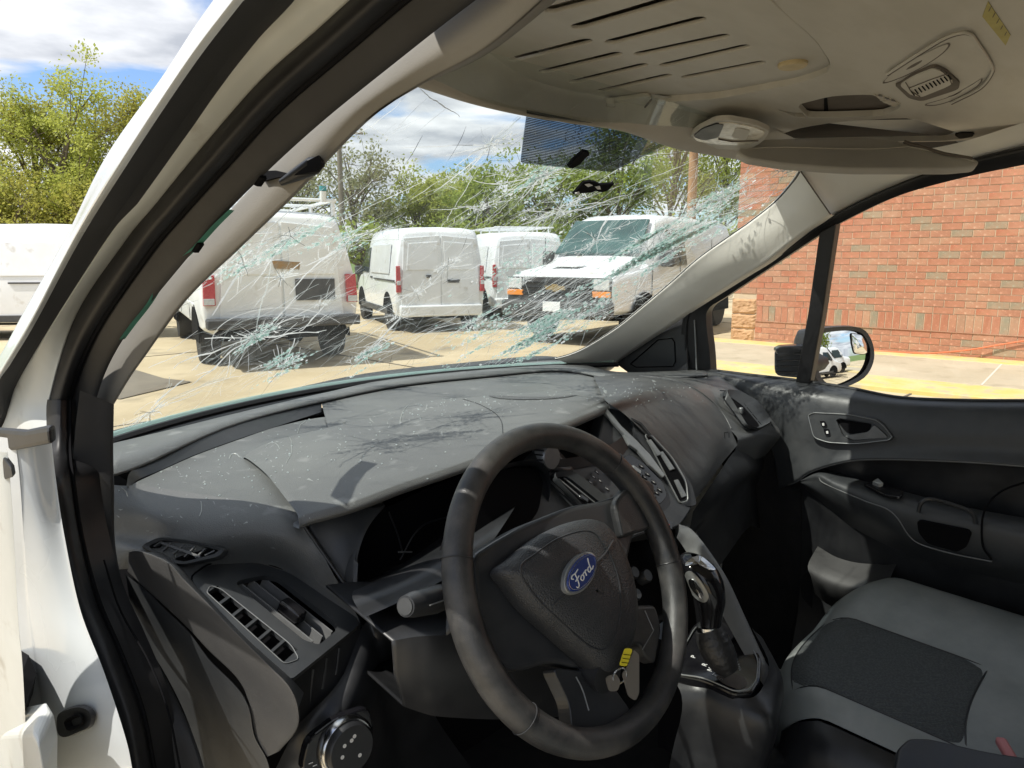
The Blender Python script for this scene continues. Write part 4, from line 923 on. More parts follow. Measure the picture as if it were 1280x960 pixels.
for (a, b) in (((1025, 527), (1030, 533)), ((1030, 537), (1034, 544))):
    MB().prism(bezel_poly([(a[0] - 1, a[1] - 1), (a[0] + 6, a[1] - 1), (b[0] + 4, b[1]), (b[0] - 2, b[1] + 1)], PH_, .015, 2), PH_[1] * -.003).build('lock_button', M_GLOSS, door, smooth=False)
    MB().prism([at(a[0] + 2.5, a[1] + 2, PH_, .0155), at(a[0] + 5, a[1] + 1.6, PH_, .0155), at(a[0] + 5.5, a[1] + 5, PH_, .0155), at(a[0] + 3, a[1] + 5, PH_, .0155)], PH_[1] * -.0005).build('lock_mark', M_WHITEP, door, smooth=False)
# sunlit part of the lower panel, put in as a paler shape
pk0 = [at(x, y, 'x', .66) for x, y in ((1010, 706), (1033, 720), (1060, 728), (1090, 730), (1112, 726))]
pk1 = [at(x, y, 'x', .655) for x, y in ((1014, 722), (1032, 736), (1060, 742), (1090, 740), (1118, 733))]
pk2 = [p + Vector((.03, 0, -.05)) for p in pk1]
MB().loft([[p + Vector((.05, 0, .03)) for p in pk0], pk0, pk1, pk2], 20, 12).build('sunlit_patch', mat('sunlit_grey', (.036, .036, .036), .6, (.030, .030, .030), vscale=20), door)
# window frame, glass, mullion
fo = [(850, 475), (851, 440), (853, 402), (860, 388), (880, 374), (959, 326), (1036, 272), (1124, 229), (1200, 202), (1290, 180), (1400, 158)]
fi = [(889, 470), (887, 440), (883, 405), (886, 386), (912, 368), (1024, 294), (1044, 282), (1117, 247), (1200, 223), (1290, 204), (1400, 182)]
def pf(l, o=0): return [at(x, y, PWN, o) for x, y in l]
A, B = crs(pf(fo, .012), 70), crs(pf(fi, .0), 70)
MB().grid([[p - PWN[1] * .03 for p in A], A, [p.lerp(q, .3) + PWN[1] * .004 for p, q in zip(A, B)], [p.lerp(q, .6) + PWN[1] * .0 for p, q in zip(A, B)], B, [p - PWN[1] * .03 for p in B]]).build('window_frame', M_RUBBER, door)
MB().tube([p.lerp(q, .22) + PWN[1] * .006 for p, q in zip(A, B)], .0035, 8).build('door_seal', M_RUBBER, door)
MB().prism([at(x, y, PWN, .006) for x, y in ((1024, 290), (1045, 279), (1027, 400), (1012, 480), (994, 478), (1010, 390))], PWN[1] * -.03).build('window_pillar', M_RUBBER, door, smooth=False, bevel=.003)
gl = [at(x, y, PWN, -.012) for x, y in ((870, 480), (866, 395), (890, 370), (959, 322), (1036, 272), (1124, 229), (1200, 202), (1290, 180), (1500, 150), (1500, 520), (1290, 515), (1122, 508), (1000, 490))]
MB().add(gl, [tuple(range(len(gl)))]).build('window_glass', M_SIDEGLASS, door, smooth=False)
MB().tube(crs([p + Vector((.0, 0, .004)) for p in d0], 40), .004, 8).build('belt_seal', M_RUBBER, door)
# sail panel at the front corner
MB().prism([at(x, y, 'x', .715) for x, y in ((766, 452), (800, 428), (861, 384), (858, 420), (860, 470), (790, 470))], Vector((.02, 0, 0))).build('sail_panel', M_TRIM, door, smooth=False, bevel=.003)
MB().tube([at(x, y, 'x', .713) for x, y in ((788, 455), (812, 434), (822, 425), (840, 423), (843, 428), (844, 452), (841, 458), (795, 459), (788, 455))], .0014, 6).build('sail_joint', M_BLACK, door)
MB().tube([at(868, 400, 'x', .712), at(871, 468, 'x', .722)], .002, 6).build('seal_line', M_SILVER, door)

# ---- exterior mirror
mir = empty('door_mirror'); mir.parent = van
mc = at(1057, 446, 'x', 1.00)
mn = (CAM - mc).normalized(); aim = at(1055, 447, 'x', 1.0)
nrm = Vector((-.405, -.915, .095)).normalized()
PM = (mc, nrm)
mo = [(1018, 418), (1026, 411), (1060, 408), (1078, 411), (1088, 422), (1093, 440), (1090, 458), (1078, 474), (1050, 486), (1032, 484), (1019, 470), (1016, 445)]
mi_ = [(1024, 420), (1030, 416), (1060, 413), (1076, 416), (1084, 426), (1088, 440), (1085, 456), (1074, 470), (1048, 482), (1034, 479), (1024, 466), (1022, 445)]
Mo = crs([at(x, y, PM, .006) for x, y in mo], 40, True); Mi = crs([at(x, y, PM, .004) for x, y in mi_], 40, True)
cM = sum(Mo, Vector()) / 40
MB().grid([Mi, Mo, [cM + (p - cM) * 1.04 - nrm * .02 for p in Mo], [cM + (p - cM) * 1.0 - nrm * .06 for p in Mo], [cM + (p - cM) * .7 - nrm * .10 for p in Mo], [cM + (p - cM) * .05 - nrm * .115 for p in Mo]], closed=True).build('mirror_housing', M_TRIM, mir)
cg = sum(Mi, Vector()) / 40; gr = []
for s_ in (1, .93, .86, .78, .7, .6, .5, .4, .3, .2, .1, .01):
    gr.append([cg + (p - cg) * s_ - nrm * (.004 + ((p - cg).length * s_) ** 2 / 2.6) for p in Mi])
MB().grid(gr, closed=True).build('mirror_glass', M_MIRROR, mir, angle=80)
sp_ = bezel_poly([(1064, 416), (1078, 419), (1084, 430), (1084, 441), (1080, 443), (1068, 442), (1065, 430)], PM, .0012, 4)
MB().tube(sp_, .0009, 5, closed=True).build('spot_mirror_edge', M_TRIM, mir)
spc = sum(sp_, Vector()) / len(sp_)
rws = [[spc + (p - spc) * s_ + nrm * .0 for p in sp_] for s_ in (1, .8, .6, .4, .2, .02)]
for s_, r_ in zip((1, .8, .6, .4, .2, .02), rws):
    for p in r_: p += nrm * (.004 * (1 - s_ * s_))
MB().grid(rws, closed=True).build('spot_mirror', M_MIRROR, mir, angle=80)
mxd = (at(1075, 468, PM) - at(1030, 468, PM)); MX = pmat(at(1050, 470, PM, .0012), mxd, nrm)
text('mirror_lettering', 'OBJECTS IN MIRROR ARE', MX @ Matrix.Translation((0, .003, 0)), .0042, M_BLACK, mir, .0001)
text('mirror_lettering', 'CLOSER THAN THEY APPEAR', MX @ Matrix.Translation((0, -.003, 0)), .0042, M_BLACK, mir, .0001)
MB().prism(bezel_poly([(968, 440), (975, 434), (1000, 432), (1012, 436), (1012, 474), (968, 470)], pl(at(970, 440, 'x', .83), at(1010, 440, 'x', .87), at(990, 470, 'x', .84)), 0, 3), Vector((.05, .02, 0))).build('mirror_arm', M_TRIM, mir, smooth=False, bevel=.006)
for k in range(4): MB().tube([at(970, 444 + k * 7, 'x', .822), at(1006, 442 + k * 7.6, 'x', .855)], .002, 5).build('arm_rib', M_GLOSS, mir)
MB().tube([at(1000, 455, 'x', .86), at(1040, 450, 'x', 1.03)], .03, 12).build('mirror_foot', M_TRIM, mir)
MB().prism(bezel_poly([(969, 437), (976, 433), (1008, 431), (1008, 440), (972, 444)], pl(at(970, 440, 'x', .825), at(1010, 436, 'x', .86), at(990, 430, 'x', .85)), .002, 2), Vector((.03, .02, 0))).build('arm_cap', M_GLOSS, mir, smooth=False, bevel=.003)
# ================================================================== PASSENGER WINDSCREEN PILLAR, HEADER, CEILING
def ows(l, off=.006): return [onws(x, y, off)[0] for x, y in l]
pa = ows([(694, 446), (712, 441), (734, 431), (770, 408), (796, 387), (836, 353), (871, 322), (910, 294), (937, 275), (968, 250), (990, 225), (999, 211)])
pb = [at(x, y, PWN, .042) for x, y in ((745, 470), (758, 462), (774, 449), (818, 418), (859, 390), (900, 364), (930, 345), (959, 327), (985, 306), (1008, 288), (1022, 279), (1038, 268))]
mdl = [a.lerp(b, .5) + (CAM - a).normalized() * .007 for a, b in zip(pa, pb)]
q1 = [a.lerp(b, .12) + (CAM - a).normalized() * .0025 for a, b in zip(pa, pb)]
q3 = [a.lerp(b, .86) + (CAM - a).normalized() * .0045 for a, b in zip(pa, pb)]
MB().loft([[a + Vector((.01, .012, .0)) for a in pa], pa, q1, mdl, q3, pb, [b + Vector((.03, 0, 0)) for b in pb]], 60, 30).build('pillar_trim', M_CREAM, van)
MB().tube(crs([p + (p - CAM).normalized() * .004 for p in pa], 60), .0035, 6).build('glass_seal', M_RUBBER, van)
ua = [at(998, 209, 'x', .585), at(1005, 203, 'x', .585), at(1060, 196, 'x', .575), at(1130, 190, 'x', .57), at(1200, 178, 'x', .565), at(1290, 150, 'x', .56), at(1400, 120, 'x', .55)]
ub = [at(x, y, PWN, .014) for x, y in ((1038, 267), (1050, 260), (1085, 243), (1124, 228), (1200, 202), (1290, 179), (1400, 157))]
um = [a.lerp(b, .5) + Vector((-.006, 0, -.002)) for a, b in zip(ua, ub)]
MB().loft([ua, um, ub, [b + Vector((.03, 0, 0)) for b in ub]], 40, 16).build('roof_rail_trim', M_CREAM, van)
MB().tube(crs([pa[-1].lerp(pb[-1], t) + (CAM - pa[-1]).normalized() * (.012 * math.sin(math.pi * t) + .001) for t in (0, .25, .5, .75, 1)], 20), .0014, 5).build('trim_joint', M_BROWN, van)

head = empty('overhead_lining'); head.parent = van
h0p = [(420, 78), (480, 92), (523, 106), (590, 127), (657, 142), (720, 152), (776, 161), (832, 180), (861, 187), (920, 197), (999, 211)]
H0 = ows(h0p, .004)
H1 = [at(x, y, 'z', z) for x, y, z in ((500, 30, 1.685), (545, 40, 1.685), (606, 66, 1.685), (650, 95, 1.683), (700, 113, 1.680), (745, 122, 1.678), (792, 125, 1.676), (840, 132, 1.674), (880, 142, 1.672), (935, 160, 1.662), (1000, 188, 1.645))]
Hm = [a.lerp(b, .5) + Vector((0, -.004, -.006)) for a, b in zip(H0, H1)]
MB().loft([[p + Vector((0, .02, .012)) for p in H0], H0, [a.lerp(b, .12) + Vector((0, -.006, -.004)) for a, b in zip(H0, H1)], Hm, H1, [p + Vector((0, -.02, .006)) for p in H1]], 60, 30).build('header_valance', M_HEAD, head)
# ceiling behind everything
cl = [[Vector((x, y - max(0, y - .2) / .43 * .24 * abs(x / .62) ** 3, z - .03 * abs(x / .64) ** 4)) for x in (-.62, -.3, 0, .3, .62)] for y, z in ((.63, 1.70), (.45, 1.715), (.0, 1.722), (-.62, 1.725))]
MB().loft(cl, 20, 16).build('ceiling_lining', M_HEAD, head, solid=.006, off=1)
# ribbed panel over the driver
PHD = pl(at(650, 96, 'z', 1.684), at(1030, 80, 'z', 1.690), at(780, 0, 'z', 1.693))
rpoly = [(560, 30), (606, 66), (652, 96), (700, 113), (750, 122), (800, 122), (818, 127), (850, 127), (900, 123), (1000, 104), (1036, 90), (1038, 78), (1020, 50), (985, 20), (950, -12), (860, -120), (740, -180), (620, -60)]
rib = MB().prism(bezel_poly(rpoly, PHD, 0, 2), PHD[1] * -.0045).build('ribbed_panel', M_HEAD2, head, smooth=False); fixn(rib)
def capsule(a, b, r, z0=.01, n=8, dep=.026):
    a3, b3 = at(*a, PHD, z0), at(*b, PHD, z0); t = (b3 - a3).normalized(); s_ = PHD[1].cross(t)
    P = [b3 + (s_ * math.cos(math.pi * k / n) + t * math.sin(math.pi * k / n)) * r for k in range(n + 1)] + [a3 - (s_ * math.cos(math.pi * k / n) + t * math.sin(math.pi * k / n)) * r for k in range(n + 1)]
    return P
grooves = [((724, 33), (846, -3)), ((644, 74), (731, 52)), ((766, 52), (872, 25)), ((682, 89), (769, 68)), ((802, 67), (902, 46)), ((719, 102), (802, 82)), ((833, 81), (928, 59)), ((754, 113), (832, 95)), ((860, 96), (948, 79)), ((690, 12), (790, -14))]
cb_ = MB()
for a, b in grooves: cb_.prism(shift(capsule(a, b, .0085, 0), PHD[1] * .01), PHD[1] * -.05)
cut(rib, cb_)
m = rib.modifiers.new('bevel', 'BEVEL'); m.width = .0014; m.segments = 2; m.angle_limit = math.radians(40)
MB().prism([at(x, y, PHD, -.012) for x, y in ((620, 70), (660, 100), (760, 122), (860, 118), (990, 92), (930, 0), (850, -40), (700, -20))], PHD[1] * -.003).build('slot_shade', M_BROWN, head, smooth=False)  # brown sheet puts the shade inside the slots into colour
# tan cap
MB().lathe([(.018, -.002), (.018, .003), (.016, .005), (.001, .0055)], sph_frame(PHD, at(991, 79, PHD, .0)), 28).build('tan_cap', M_TAN, head)
# mirror clip recess and bracket
PF = pl(at(720, 140, 'z', 1.665), at(800, 150, 'z', 1.66), at(760, 122, 'z', 1.676))
MB().prism(bezel_poly([(705, 146), (728, 132), (770, 126), (812, 120), (816, 127), (786, 158), (776, 162)], PF, .002, 3), PF[1] * -.006).build('clip_recess', M_BROWN if False else M_HEAD2, head, smooth=False, bevel=.001)
MB().prism(bezel_poly([(758, 130), (769, 130), (769, 148), (762, 150), (758, 146)], PF, .010, 3), PF[1] * -.010).build('visor_clip', M_HEAD2, head, smooth=False, bevel=.002)
MB().prism(bezel_poly([(728, 142), (742, 139), (750, 146), (740, 149)], PF, .006, 2), PF[1] * -.004).build('clip_foot', M_CHROME, head, smooth=False, bevel=.001)
pcl = at(752, 150, PF, .008)
MB().lathe([(.0075, -.004), (.0075, .004), (.005, .005), (.005, .001), (.001, .001)], pmat(pcl, RT, (CAM - pcl).normalized()), 16).build('clip_pivot', M_SILVER, head)
MB().tube([at(744, 140, PF, .008), at(750, 152, PF, .008), at(760, 158, PF, .008)], .0022, 6).build('clip_wire', M_SILVER, head)
MB().tube(crs([at(778, 160, PF, .004), at(792, 148, PF, .004), at(808, 132, PF, .003), at(814, 124, PF, .002)], 12), .0016, 5).build('lining_joint', M_BROWN, head)

# overhead console shell over the passenger, with the broken opening carved out
PO = pl(at(900, 150, 'z', 1.668), at(1240, 150, 'x', .50), at(1120, 20, 'z', 1.694))
opoly = [(818, 128), (850, 127), (900, 123), (1000, 104), (1036, 90), (1038, 78), (1020, 50), (985, 20), (950, -12), (900, -80), (1260, -120), (1420, 20), (1420, 110), (1290, 156), (1232, 174), (1180, 177), (1120, 178), (1000, 182), (935, 178), (870, 160)]
osh = MB().prism(bezel_poly(opoly, PO, 0, 2), PO[1] * -.010).build('overhead_shell', M_HEAD2, head, smooth=False); fixn(osh)
cc = MB()
cc.prism(shift(bezel_poly([(998, 134), (1001, 130), (1040, 120), (1092, 118), (1104, 127), (1129, 132), (1106, 145), (1040, 147), (1010, 147)], PO, 0, 2), PO[1] * .02), PO[1] * -.05)
cc.prism(shift([at(x, y, PO, 0) for x, y in ((972, 137), (992, 141), (1003, 141), (1007, 147), (994, 146))], PO[1] * .02), PO[1] * -.05)
cc.prism(shift(bezel_poly([(970, 170), (1000, 160), (1050, 152), (1135, 147), (1165, 156), (1215, 172), (1180, 176), (1060, 178), (985, 180)], PO, 0, 2), PO[1] * .02), PO[1] * -.05)
cut(osh, cc)
m = osh.modifiers.new('bevel', 'BEVEL'); m.width = .0016; m.segments = 2; m.angle_limit = math.radians(40)
MB().prism([at(x, y, PO, -.013) for x, y in ((985, 112), (1140, 108), (1140, 148), (990, 149))], PO[1] * -.004).build('opening_floor', M_BROWN, head, smooth=False)
MB().prism([at(x, y, PO, -.024) for x, y in ((940, 155), (1240, 140), (1250, 185), (940, 190))], PO[1] * -.003).build('void_floor', M_BLACK, head, smooth=False)
MB().prism([at(x, y, PO, -.012) for x, y in ((1030, 122), (1034, 122), (1036, 147), (1030, 147))], PO[1] * -.010).build('opening_rib', M_BLACK, head, smooth=False)
MB().prism([at(x, y, PO, .001) for x, y in ((1092, 118), (1108, 121), (1126, 130), (1118, 134), (1104, 128))], PO[1] * -.003).build('broken_edge', M_LAMP, head, smooth=False)
for k in range(3):
    MB().prism([at(1098 + k * 8, 120 + k * 3, PO, .003), at(1103 + k * 8, 121 + k * 3, PO, .003), at(1105 + k * 8, 127 + k * 3, PO, -.004), at(1100 + k * 8, 126 + k * 3, PO, -.004)], PO[1] * -.002).build('broken_edge', M_SILVER, head, smooth=False)
outl2 = [(1045, 119), (1075, 108), (1110, 94), (1150, 68), (1180, 50), (1200, 43), (1214, 44), (1222, 54), (1240, 82), (1240, 94), (1225, 112), (1190, 130), (1130, 146)]
MB().tube(crs([at(x, y, PO, .001) for x, y in outl2[2:-1]], 60), .0013, 6).build('console_joint', M_BROWN, head)
MB().tube(crs([at(x, y, PO, .0025) for x, y in [(p[0] - 1, p[1] - 1.6) for p in outl2[2:-1]]], 60), .0018, 6).build('console_lip', M_HEAD2, head)
for pts in ([(1103, 104), (1120, 88), (1150, 70), (1186, 54), (1180, 66), (1150, 86), (1120, 100)], [(1156, 131), (1185, 122), (1215, 106), (1228, 98), (1222, 108), (1195, 124), (1170, 132)]):
    P = crs([at(x, y, PO, .0006) for x, y in pts], 28, True); c_ = sum(P, Vector()) / 28
    MB().grid([P, [c_ + (p - c_) * .8 + PO[1] * -.002 for p in P], [c_] * 28], closed=True).build('finger_scoop', M_BROWN, head)
lampo = [(1119, 107), (1126, 104), (1140, 94), (1168, 82), (1182, 88), (1200, 104), (1198, 112), (1152, 127), (1136, 123)]
MB().prism(bezel_poly(lampo, PO, .003, 3), PO[1] * -.004).build('lamp_bezel', M_BROWN, head, smooth=False)
MB().prism(bezel_poly([(1124, 107), (1142, 96), (1167, 86), (1180, 91), (1194, 105), (1152, 122), (1138, 119)], PO, .005, 3), PO[1] * -.004).build('lamp_lens', M_HEAD2, head, smooth=False, bevel=.001)
for k in range(11):
    a3 = at(1139 + k * 4.6, 114 - k * 2.0, PO, .0056); b3 = at(1143 + k * 4.6, 119 - k * 2.0, PO, .0056)
    MB().tube([a3, b3], .0009, 5).build('switch_rib', M_BLACK, head)
for pts in ([(1132, 103), (1138, 113), (1150, 121)], [(1137, 110), (1165, 99), (1186, 92)], [(1176, 88), (1186, 96), (1190, 106)]):
    MB().tube([at(x, y, PO, .0056) for x, y in pts], .0006, 5).build('lamp_joint', M_BROWN, head)
# reading lamp near the glass
PRL = pl(at(862, 174, 'z', 1.642), at(962, 168, 'z', 1.642), at(912, 150, 'z', 1.652))
MB().prism(bezel_poly([(861, 172), (872, 162), (895, 151), (912, 150), (945, 156), (963, 164), (955, 176), (938, 187), (900, 187), (868, 181)], PRL, .004, 4), PRL[1] * -.008).build('reading_lamp_bezel', M_HEAD2, head, smooth=False, bevel=.001)
MB().prism(bezel_poly([(866, 171), (878, 161), (900, 154), (915, 154), (942, 159), (957, 165), (950, 175), (935, 182), (900, 181), (872, 177)], PRL, .0055, 4), PRL[1] * -.004).build('reading_lamp_lens', M_LAMP, head, smooth=False)
MB().prism(bezel_poly([(866, 171), (878, 161), (896, 155), (905, 156), (898, 172), (880, 176)], PRL, .0065, 3), PRL[1] * -.002).build('reading_lamp_switch', M_TRIM, head, smooth=False)
MB().prism(bezel_poly([(920, 160), (938, 163), (932, 176), (914, 172)], PRL, .0065, 2), PRL[1] * -.002).build('reading_lamp_switch', M_HEAD2, head, smooth=False)
MB().tube([at(x, y, PRL, .0065) for x, y in ((898, 174), (915, 177), (948, 176))], .0012, 5).build('lamp_joint', M_BROWN, head)
# air bag label
MB().prism([at(x, y, PO, .0008) for x, y in ((1235, 2), (1263, 44), (1257, 57), (1228, 21))], PO[1] * -.0006).build('warning_label', M_STICK, head, smooth=False)
for k in range(5):
    MB().tube([at(1236 + k * 5.0, 14 + k * 7.5, PO, .001), at(1239 + k * 4.8, 8 + k * 8, PO, .001)], .0004, 4).build('label_print', M_BROWN, head)
# grab-handle screw slot near the rail
MB().prism(bezel_poly([(1193, 169), (1200, 166), (1218, 166), (1216, 171), (1200, 174)], PO, .002, 2), PO[1] * -.003).build('slot', M_BLACK, head, smooth=False)
# passenger visor: slab with rounded edges, hanging loose
va, vb = at(925, 192, 'z', 1.622), at(1222, 203, 'x', .545)
PVS = pl(va, vb, at(1080, 172, 'z', 1.655))
vo = [(921, 190), (930, 178), (960, 173), (1080, 171), (1122, 175), (1160, 188), (1210, 195), (1225, 201), (1220, 208), (1190, 211), (1060, 211), (980, 205), (935, 198)]
vp = bezel_poly(vo, PVS, 0, 4)
MB().prism(vp, PVS[1] * -.014).build('sun_visor', M_HEAD, van, smooth=False, bevel=.006, seg=4)
MB().tube(crs([at(x, y, PVS, .0014) for x, y in ((925, 186), (980, 184), (1080, 186), (1124, 184), (1140, 184), (1200, 197), (1222, 203))], 30), .0012, 5).build('visor_seam', M_HEAD2, van)
MB().tube([at(1130, 177, PVS, .003), at(1180, 192, PVS, .003), at(1215, 198, PVS, .003)], .003, 6).build('visor_hinge', M_BROWN, van)

# ================================================================== DRIVER-SIDE PILLAR AND DOOR OPENING
def ip(px, py, x0, k=.22, z0=1.1):
    n = Vector((1, 0, -k)).normalized(); a = Vector((x0, 0, z0)); d = ray(px, py)
    return CAM + d * ((a - CAM).dot(n) / d.dot(n))
def IP(x0, pts, k=.22): return [ip(p[0], p[1], p[2] if len(p) > 2 else x0, k) for p in pts]
c0 = [(-60, 540), (-25, 480), (0, 445), (31, 389), (82, 298), (131, 200), (203, 97), (244, 34), (275, -10), (330, -90), (420, -200)]
c1 = [(-50, 560), (-15, 492), (5, 458), (36, 406), (91, 302), (150, 204), (230, 82), (290, 2), (300, -10), (360, -90), (450, -200)]
c2 = [(-30, 590), (4, 530), (18, 486), (62, 410), (131, 302), (175, 239), (259, 121), (312, 53), (364, -2), (430, -80), (520, -180)]
c3 = [(20, 600), (56, 560), (62, 500), (94, 396), (156, 302), (192, 258), (250, 187), (325, 101), (400, 34), (470, -30), (570, -120)]
c4 = [(62, 640), (88, 560), (88, 500), (118, 420), (185, 320), (225, 272), (285, 205), (345, 140), (435, 62), (520, -10), (640, -100)]
c5 = [(96, 640), (116, 560), (120, 498), (153, 424), (240, 314), (270, 278), (331, 216), (400, 153), (490, 80), (590, 2), (720, -90)]
X0, X1, X2, X3, X4, X5 = [ip(x, y, -.797 - .030 * max(0, min(1, (330 - y) / 110))) for x, y in c0], [ip(x, y, -.799 - .028 * max(0, min(1, (330 - y) / 110))) for x, y in c1], IP(-.772, c2), IP(-.750, c3), IP(-.731, c4), IP(-.711, c5)
def sheet(name, rows, m, par=van, nu=70, nv=10, **kw): return MB().loft(rows, nu, nv).build(name, m, par, **kw)
away = lambda l, d, r=0: [p + (p - CAM).normalized() * d + RT * r for p in l]
out2 = away(X0, .05, .004); out3 = away(X0, .08, .012)
lerp = lambda a, b, t: [p.lerp(q, t) for p, q in zip(a, b)]
sheet('pillar_skin', [out3, out2, away(X0, .012), X0, lerp(X0, X1, .6), X1, [p + Vector((.006, .004, 0)) for p in X1]], M_PAINT, nv=24)
A1_, B1_ = [p + Vector((.003, .003, 0)) for p in X1], lerp(X1, X2, .84)
sheet('outer_seal', [A1_, lerp(A1_, B1_, .08), lerp(A1_, B1_, .5), lerp(A1_, B1_, .9), B1_, [p + Vector((.012, .010, 0)) for p in B1_]], M_FLOCK, nv=16)
sheet('seal_shadow_gap', [[p + Vector((.010, .012, 0)) for p in B1_], [p + Vector((.006, .006, 0)) for p in X2]], M_BLACK, nv=3)
J = [X2, lerp(X2, X3, .10), lerp(X2, X3, .5), lerp(X2, X3, .9), X3, [p + Vector((.01, .01, 0)) for p in X3]]
J[1] = [p + (CAM - p).normalized() * .004 for p in J[1]]; J[2] = [p + (CAM - p).normalized() * .007 for p in J[2]]; J[3] = [p + (CAM - p).normalized() * .003 for p in J[3]]
sheet('door_jamb', J, M_JAMB, nv=20)
S = [X3, lerp(X3, X4, .2), lerp(X3, X4, .5), lerp(X3, X4, .8), X4]
S[1] = [p + (CAM - p).normalized() * .010 for p in S[1]]; S[2] = [p + (CAM - p).normalized() * .016 for p in S[2]]; S[3] = [p + (CAM - p).normalized() * .010 for p in S[3]]
seal_low = [(67, 600), (75, 667), (94, 761), (124, 840), (150, 919), (160, 965), (175, 1050)]
seal_lowR = [(92, 600), (102, 667), (122, 745), (150, 812), (178, 885), (194, 965), (210, 1050)]
sheet('bulb_seal', S, M_RUBBER, nv=20)
for (t_, nm) in ((.98, 'seal_groove'),):
    MB().tube(crs([p + (CAM - p).normalized() * .002 for p in lerp(X3, X4, 1.0)], 60), .0022, 6).build(nm, M_BLACK, van)
sheet('inner_flange', [[p + Vector((0, .002, 0)) for p in X4], lerp(X4, X5, .5), X5, away(X5, .012)], M_RUBBER, nv=8)
# beige trim of the driver pillar
c5b = [(113, 500), (134, 450), (154, 422), (187, 376), (244, 312), (331, 217), (400, 153), (490, 80), (590, 2), (660, -50)]
c6 = [(139, 508), (158, 476), (176, 450), (232, 374), (302, 306), (366, 244), (456, 152), (524, 106), (607, 60), (700, -20)]
A, B = [ip(x, y, -.700 + .012 * min(1, i / 5)) for i, (x, y) in enumerate(c5b)], [onws(x, y, .006)[0] if i < 7 and onws(x, y)[0] is not None else None for i, (x, y) in enumerate(c6)]
Bf = [ip(x, y, -.689 + .010 * min(1, i / 6)) for i, (x, y) in enumerate(c6)]
A_, B_ = A, Bf
mq = [p + (CAM - p).normalized() * .012 for p in lerp(A_, B_, .5)]
sheet('pillar_trim', [away(A_, .01), A_, [p + (CAM - p).normalized() * .006 for p in lerp(A_, B_, .12)], mq, [p + (CAM - p).normalized() * .006 for p in lerp(A_, B_, .88)], B_, away(B_, .02, .002)], M_BEIGE, nv=24)
# header corner: beige continues to the lining
ca = IP(-.680, [(456, 152), (524, 106), (607, 60), (700, -20), (800, -120)]); cb2 = [at(500, 100, 'z', 1.66), at(540, 100, 'z', 1.672), at(612, 66, 'z', 1.688), at(720, -20, 'z', 1.70), at(820, -120, 'z', 1.705)]
sheet('side_lining', [ca, lerp(ca, cb2, .5), cb2], M_BEIGE, nv=8, nu=20)
# grab handle stub with black cap at the seam
g0, g1 = ip(330, 222, -.672), ip(398, 205, -.640)
MB().tube([ip(352, 228, -.694), ip(375, 216, -.690), ip(392, 207, -.688), ip(402, 203, -.686)], [.003, .006, .0075, .004], 12).build('handle_stub', M_TRIM, van)
MB().prism([ip(x, y, -.695) for x, y in ((322, 214), (345, 213), (362, 217), (380, 203), (398, 194), (402, 204), (396, 214), (370, 219), (345, 222), (330, 226))], Vector((.006, .006, 0))).build('trim_gap', M_BLACK, van, smooth=False)
# torn seam: green curtain airbag and clips show between trim and flange
gp_ = [ip(x, y, -.712) for x, y in ((152, 424), (166, 404), (186, 380), (200, 354), (222, 328), (246, 306), (268, 282), (290, 262))]
gq_ = [ip(x, y, -.708) for x, y in ((156, 424), (171, 404), (189, 381), (206, 355), (229, 328), (252, 306), (273, 283), (293, 263))]
MB().loft([gp_, [p + Vector((-.004, 0, 0)) for p in lerp(gp_, gq_, .5)], gq_], 24, 6).build('curtain_airbag', M_GREEN, van)
for (x, y) in ((326, 226), (248, 309)):
    MB().prism([ip(x - 9, y + 5, -.714), ip(x - 2, y - 5, -.714), ip(x + 1, y - 7, -.712), ip(x + 2, y - 3, -.712), ip(x - 5, y + 7, -.713)], Vector((.004, .0, 0))).build('airbag_clip', M_BLACK, van, smooth=False)
# black lower trim between pillar trim and dash end
lt0 = [ip(x, y, -.705, 0) for x, y in ((100, 488), (94, 540), (92, 600), (106, 667), (124, 745), (152, 812), (180, 885), (196, 965), (212, 1060))]
lt1 = [ip(x, y, -.675, 0) for x, y in ((141, 505), (140, 560), (141, 610), (144, 690), (166, 776), (208, 850), (240, 920), (262, 985), (300, 1060))]
sheet('lower_pillar_trim', [lt0, lerp(lt0, lt1, .5), lt1, away(lt1, .03, .0)], M_FLOCK, nv=14)
tl = [ip(x, y, -.700, 0) for x, y in ((130, 700), (150, 762), (186, 826), (210, 888), (226, 965))]
MB().tube(crs(tl, 20), .001, 5).build('trim_joint', M_BLACK, van)
sl0 = [ip(x, y, -.740, 0) for x, y in [(58, 520), (60, 560)] + seal_low]; sl1 = [ip(x, y, -.715, 0) for x, y in [(88, 520), (88, 560)] + seal_lowR]
sl0[0] = ip(61, 500, -.752); sl1[0] = ip(88, 500, -.733); sl0[1] = ip(60, 560, -.752); sl1[1] = ip(88, 560, -.733)
S = [[p + Vector((0, .01, 0)) for p in sl0], sl0, lerp(sl0, sl1, .2), lerp(sl0, sl1, .5), lerp(sl0, sl1, .8), sl1, [p + Vector((.03, .02, 0)) for p in sl1]]
S[2] = [p + (CAM - p).normalized() * .008 for p in S[2]]; S[3] = [p + (CAM - p).normalized() * .014 for p in S[3]]; S[4] = [p + (CAM - p).normalized() * .008 for p in S[4]]
sheet('bulb_seal', S, M_RUBBER, nv=22)
MB().tube(crs([p + (CAM - p).normalized() * .004 for p in sl1], 50), .0018, 6).build('seal_groove', M_BLACK, van)
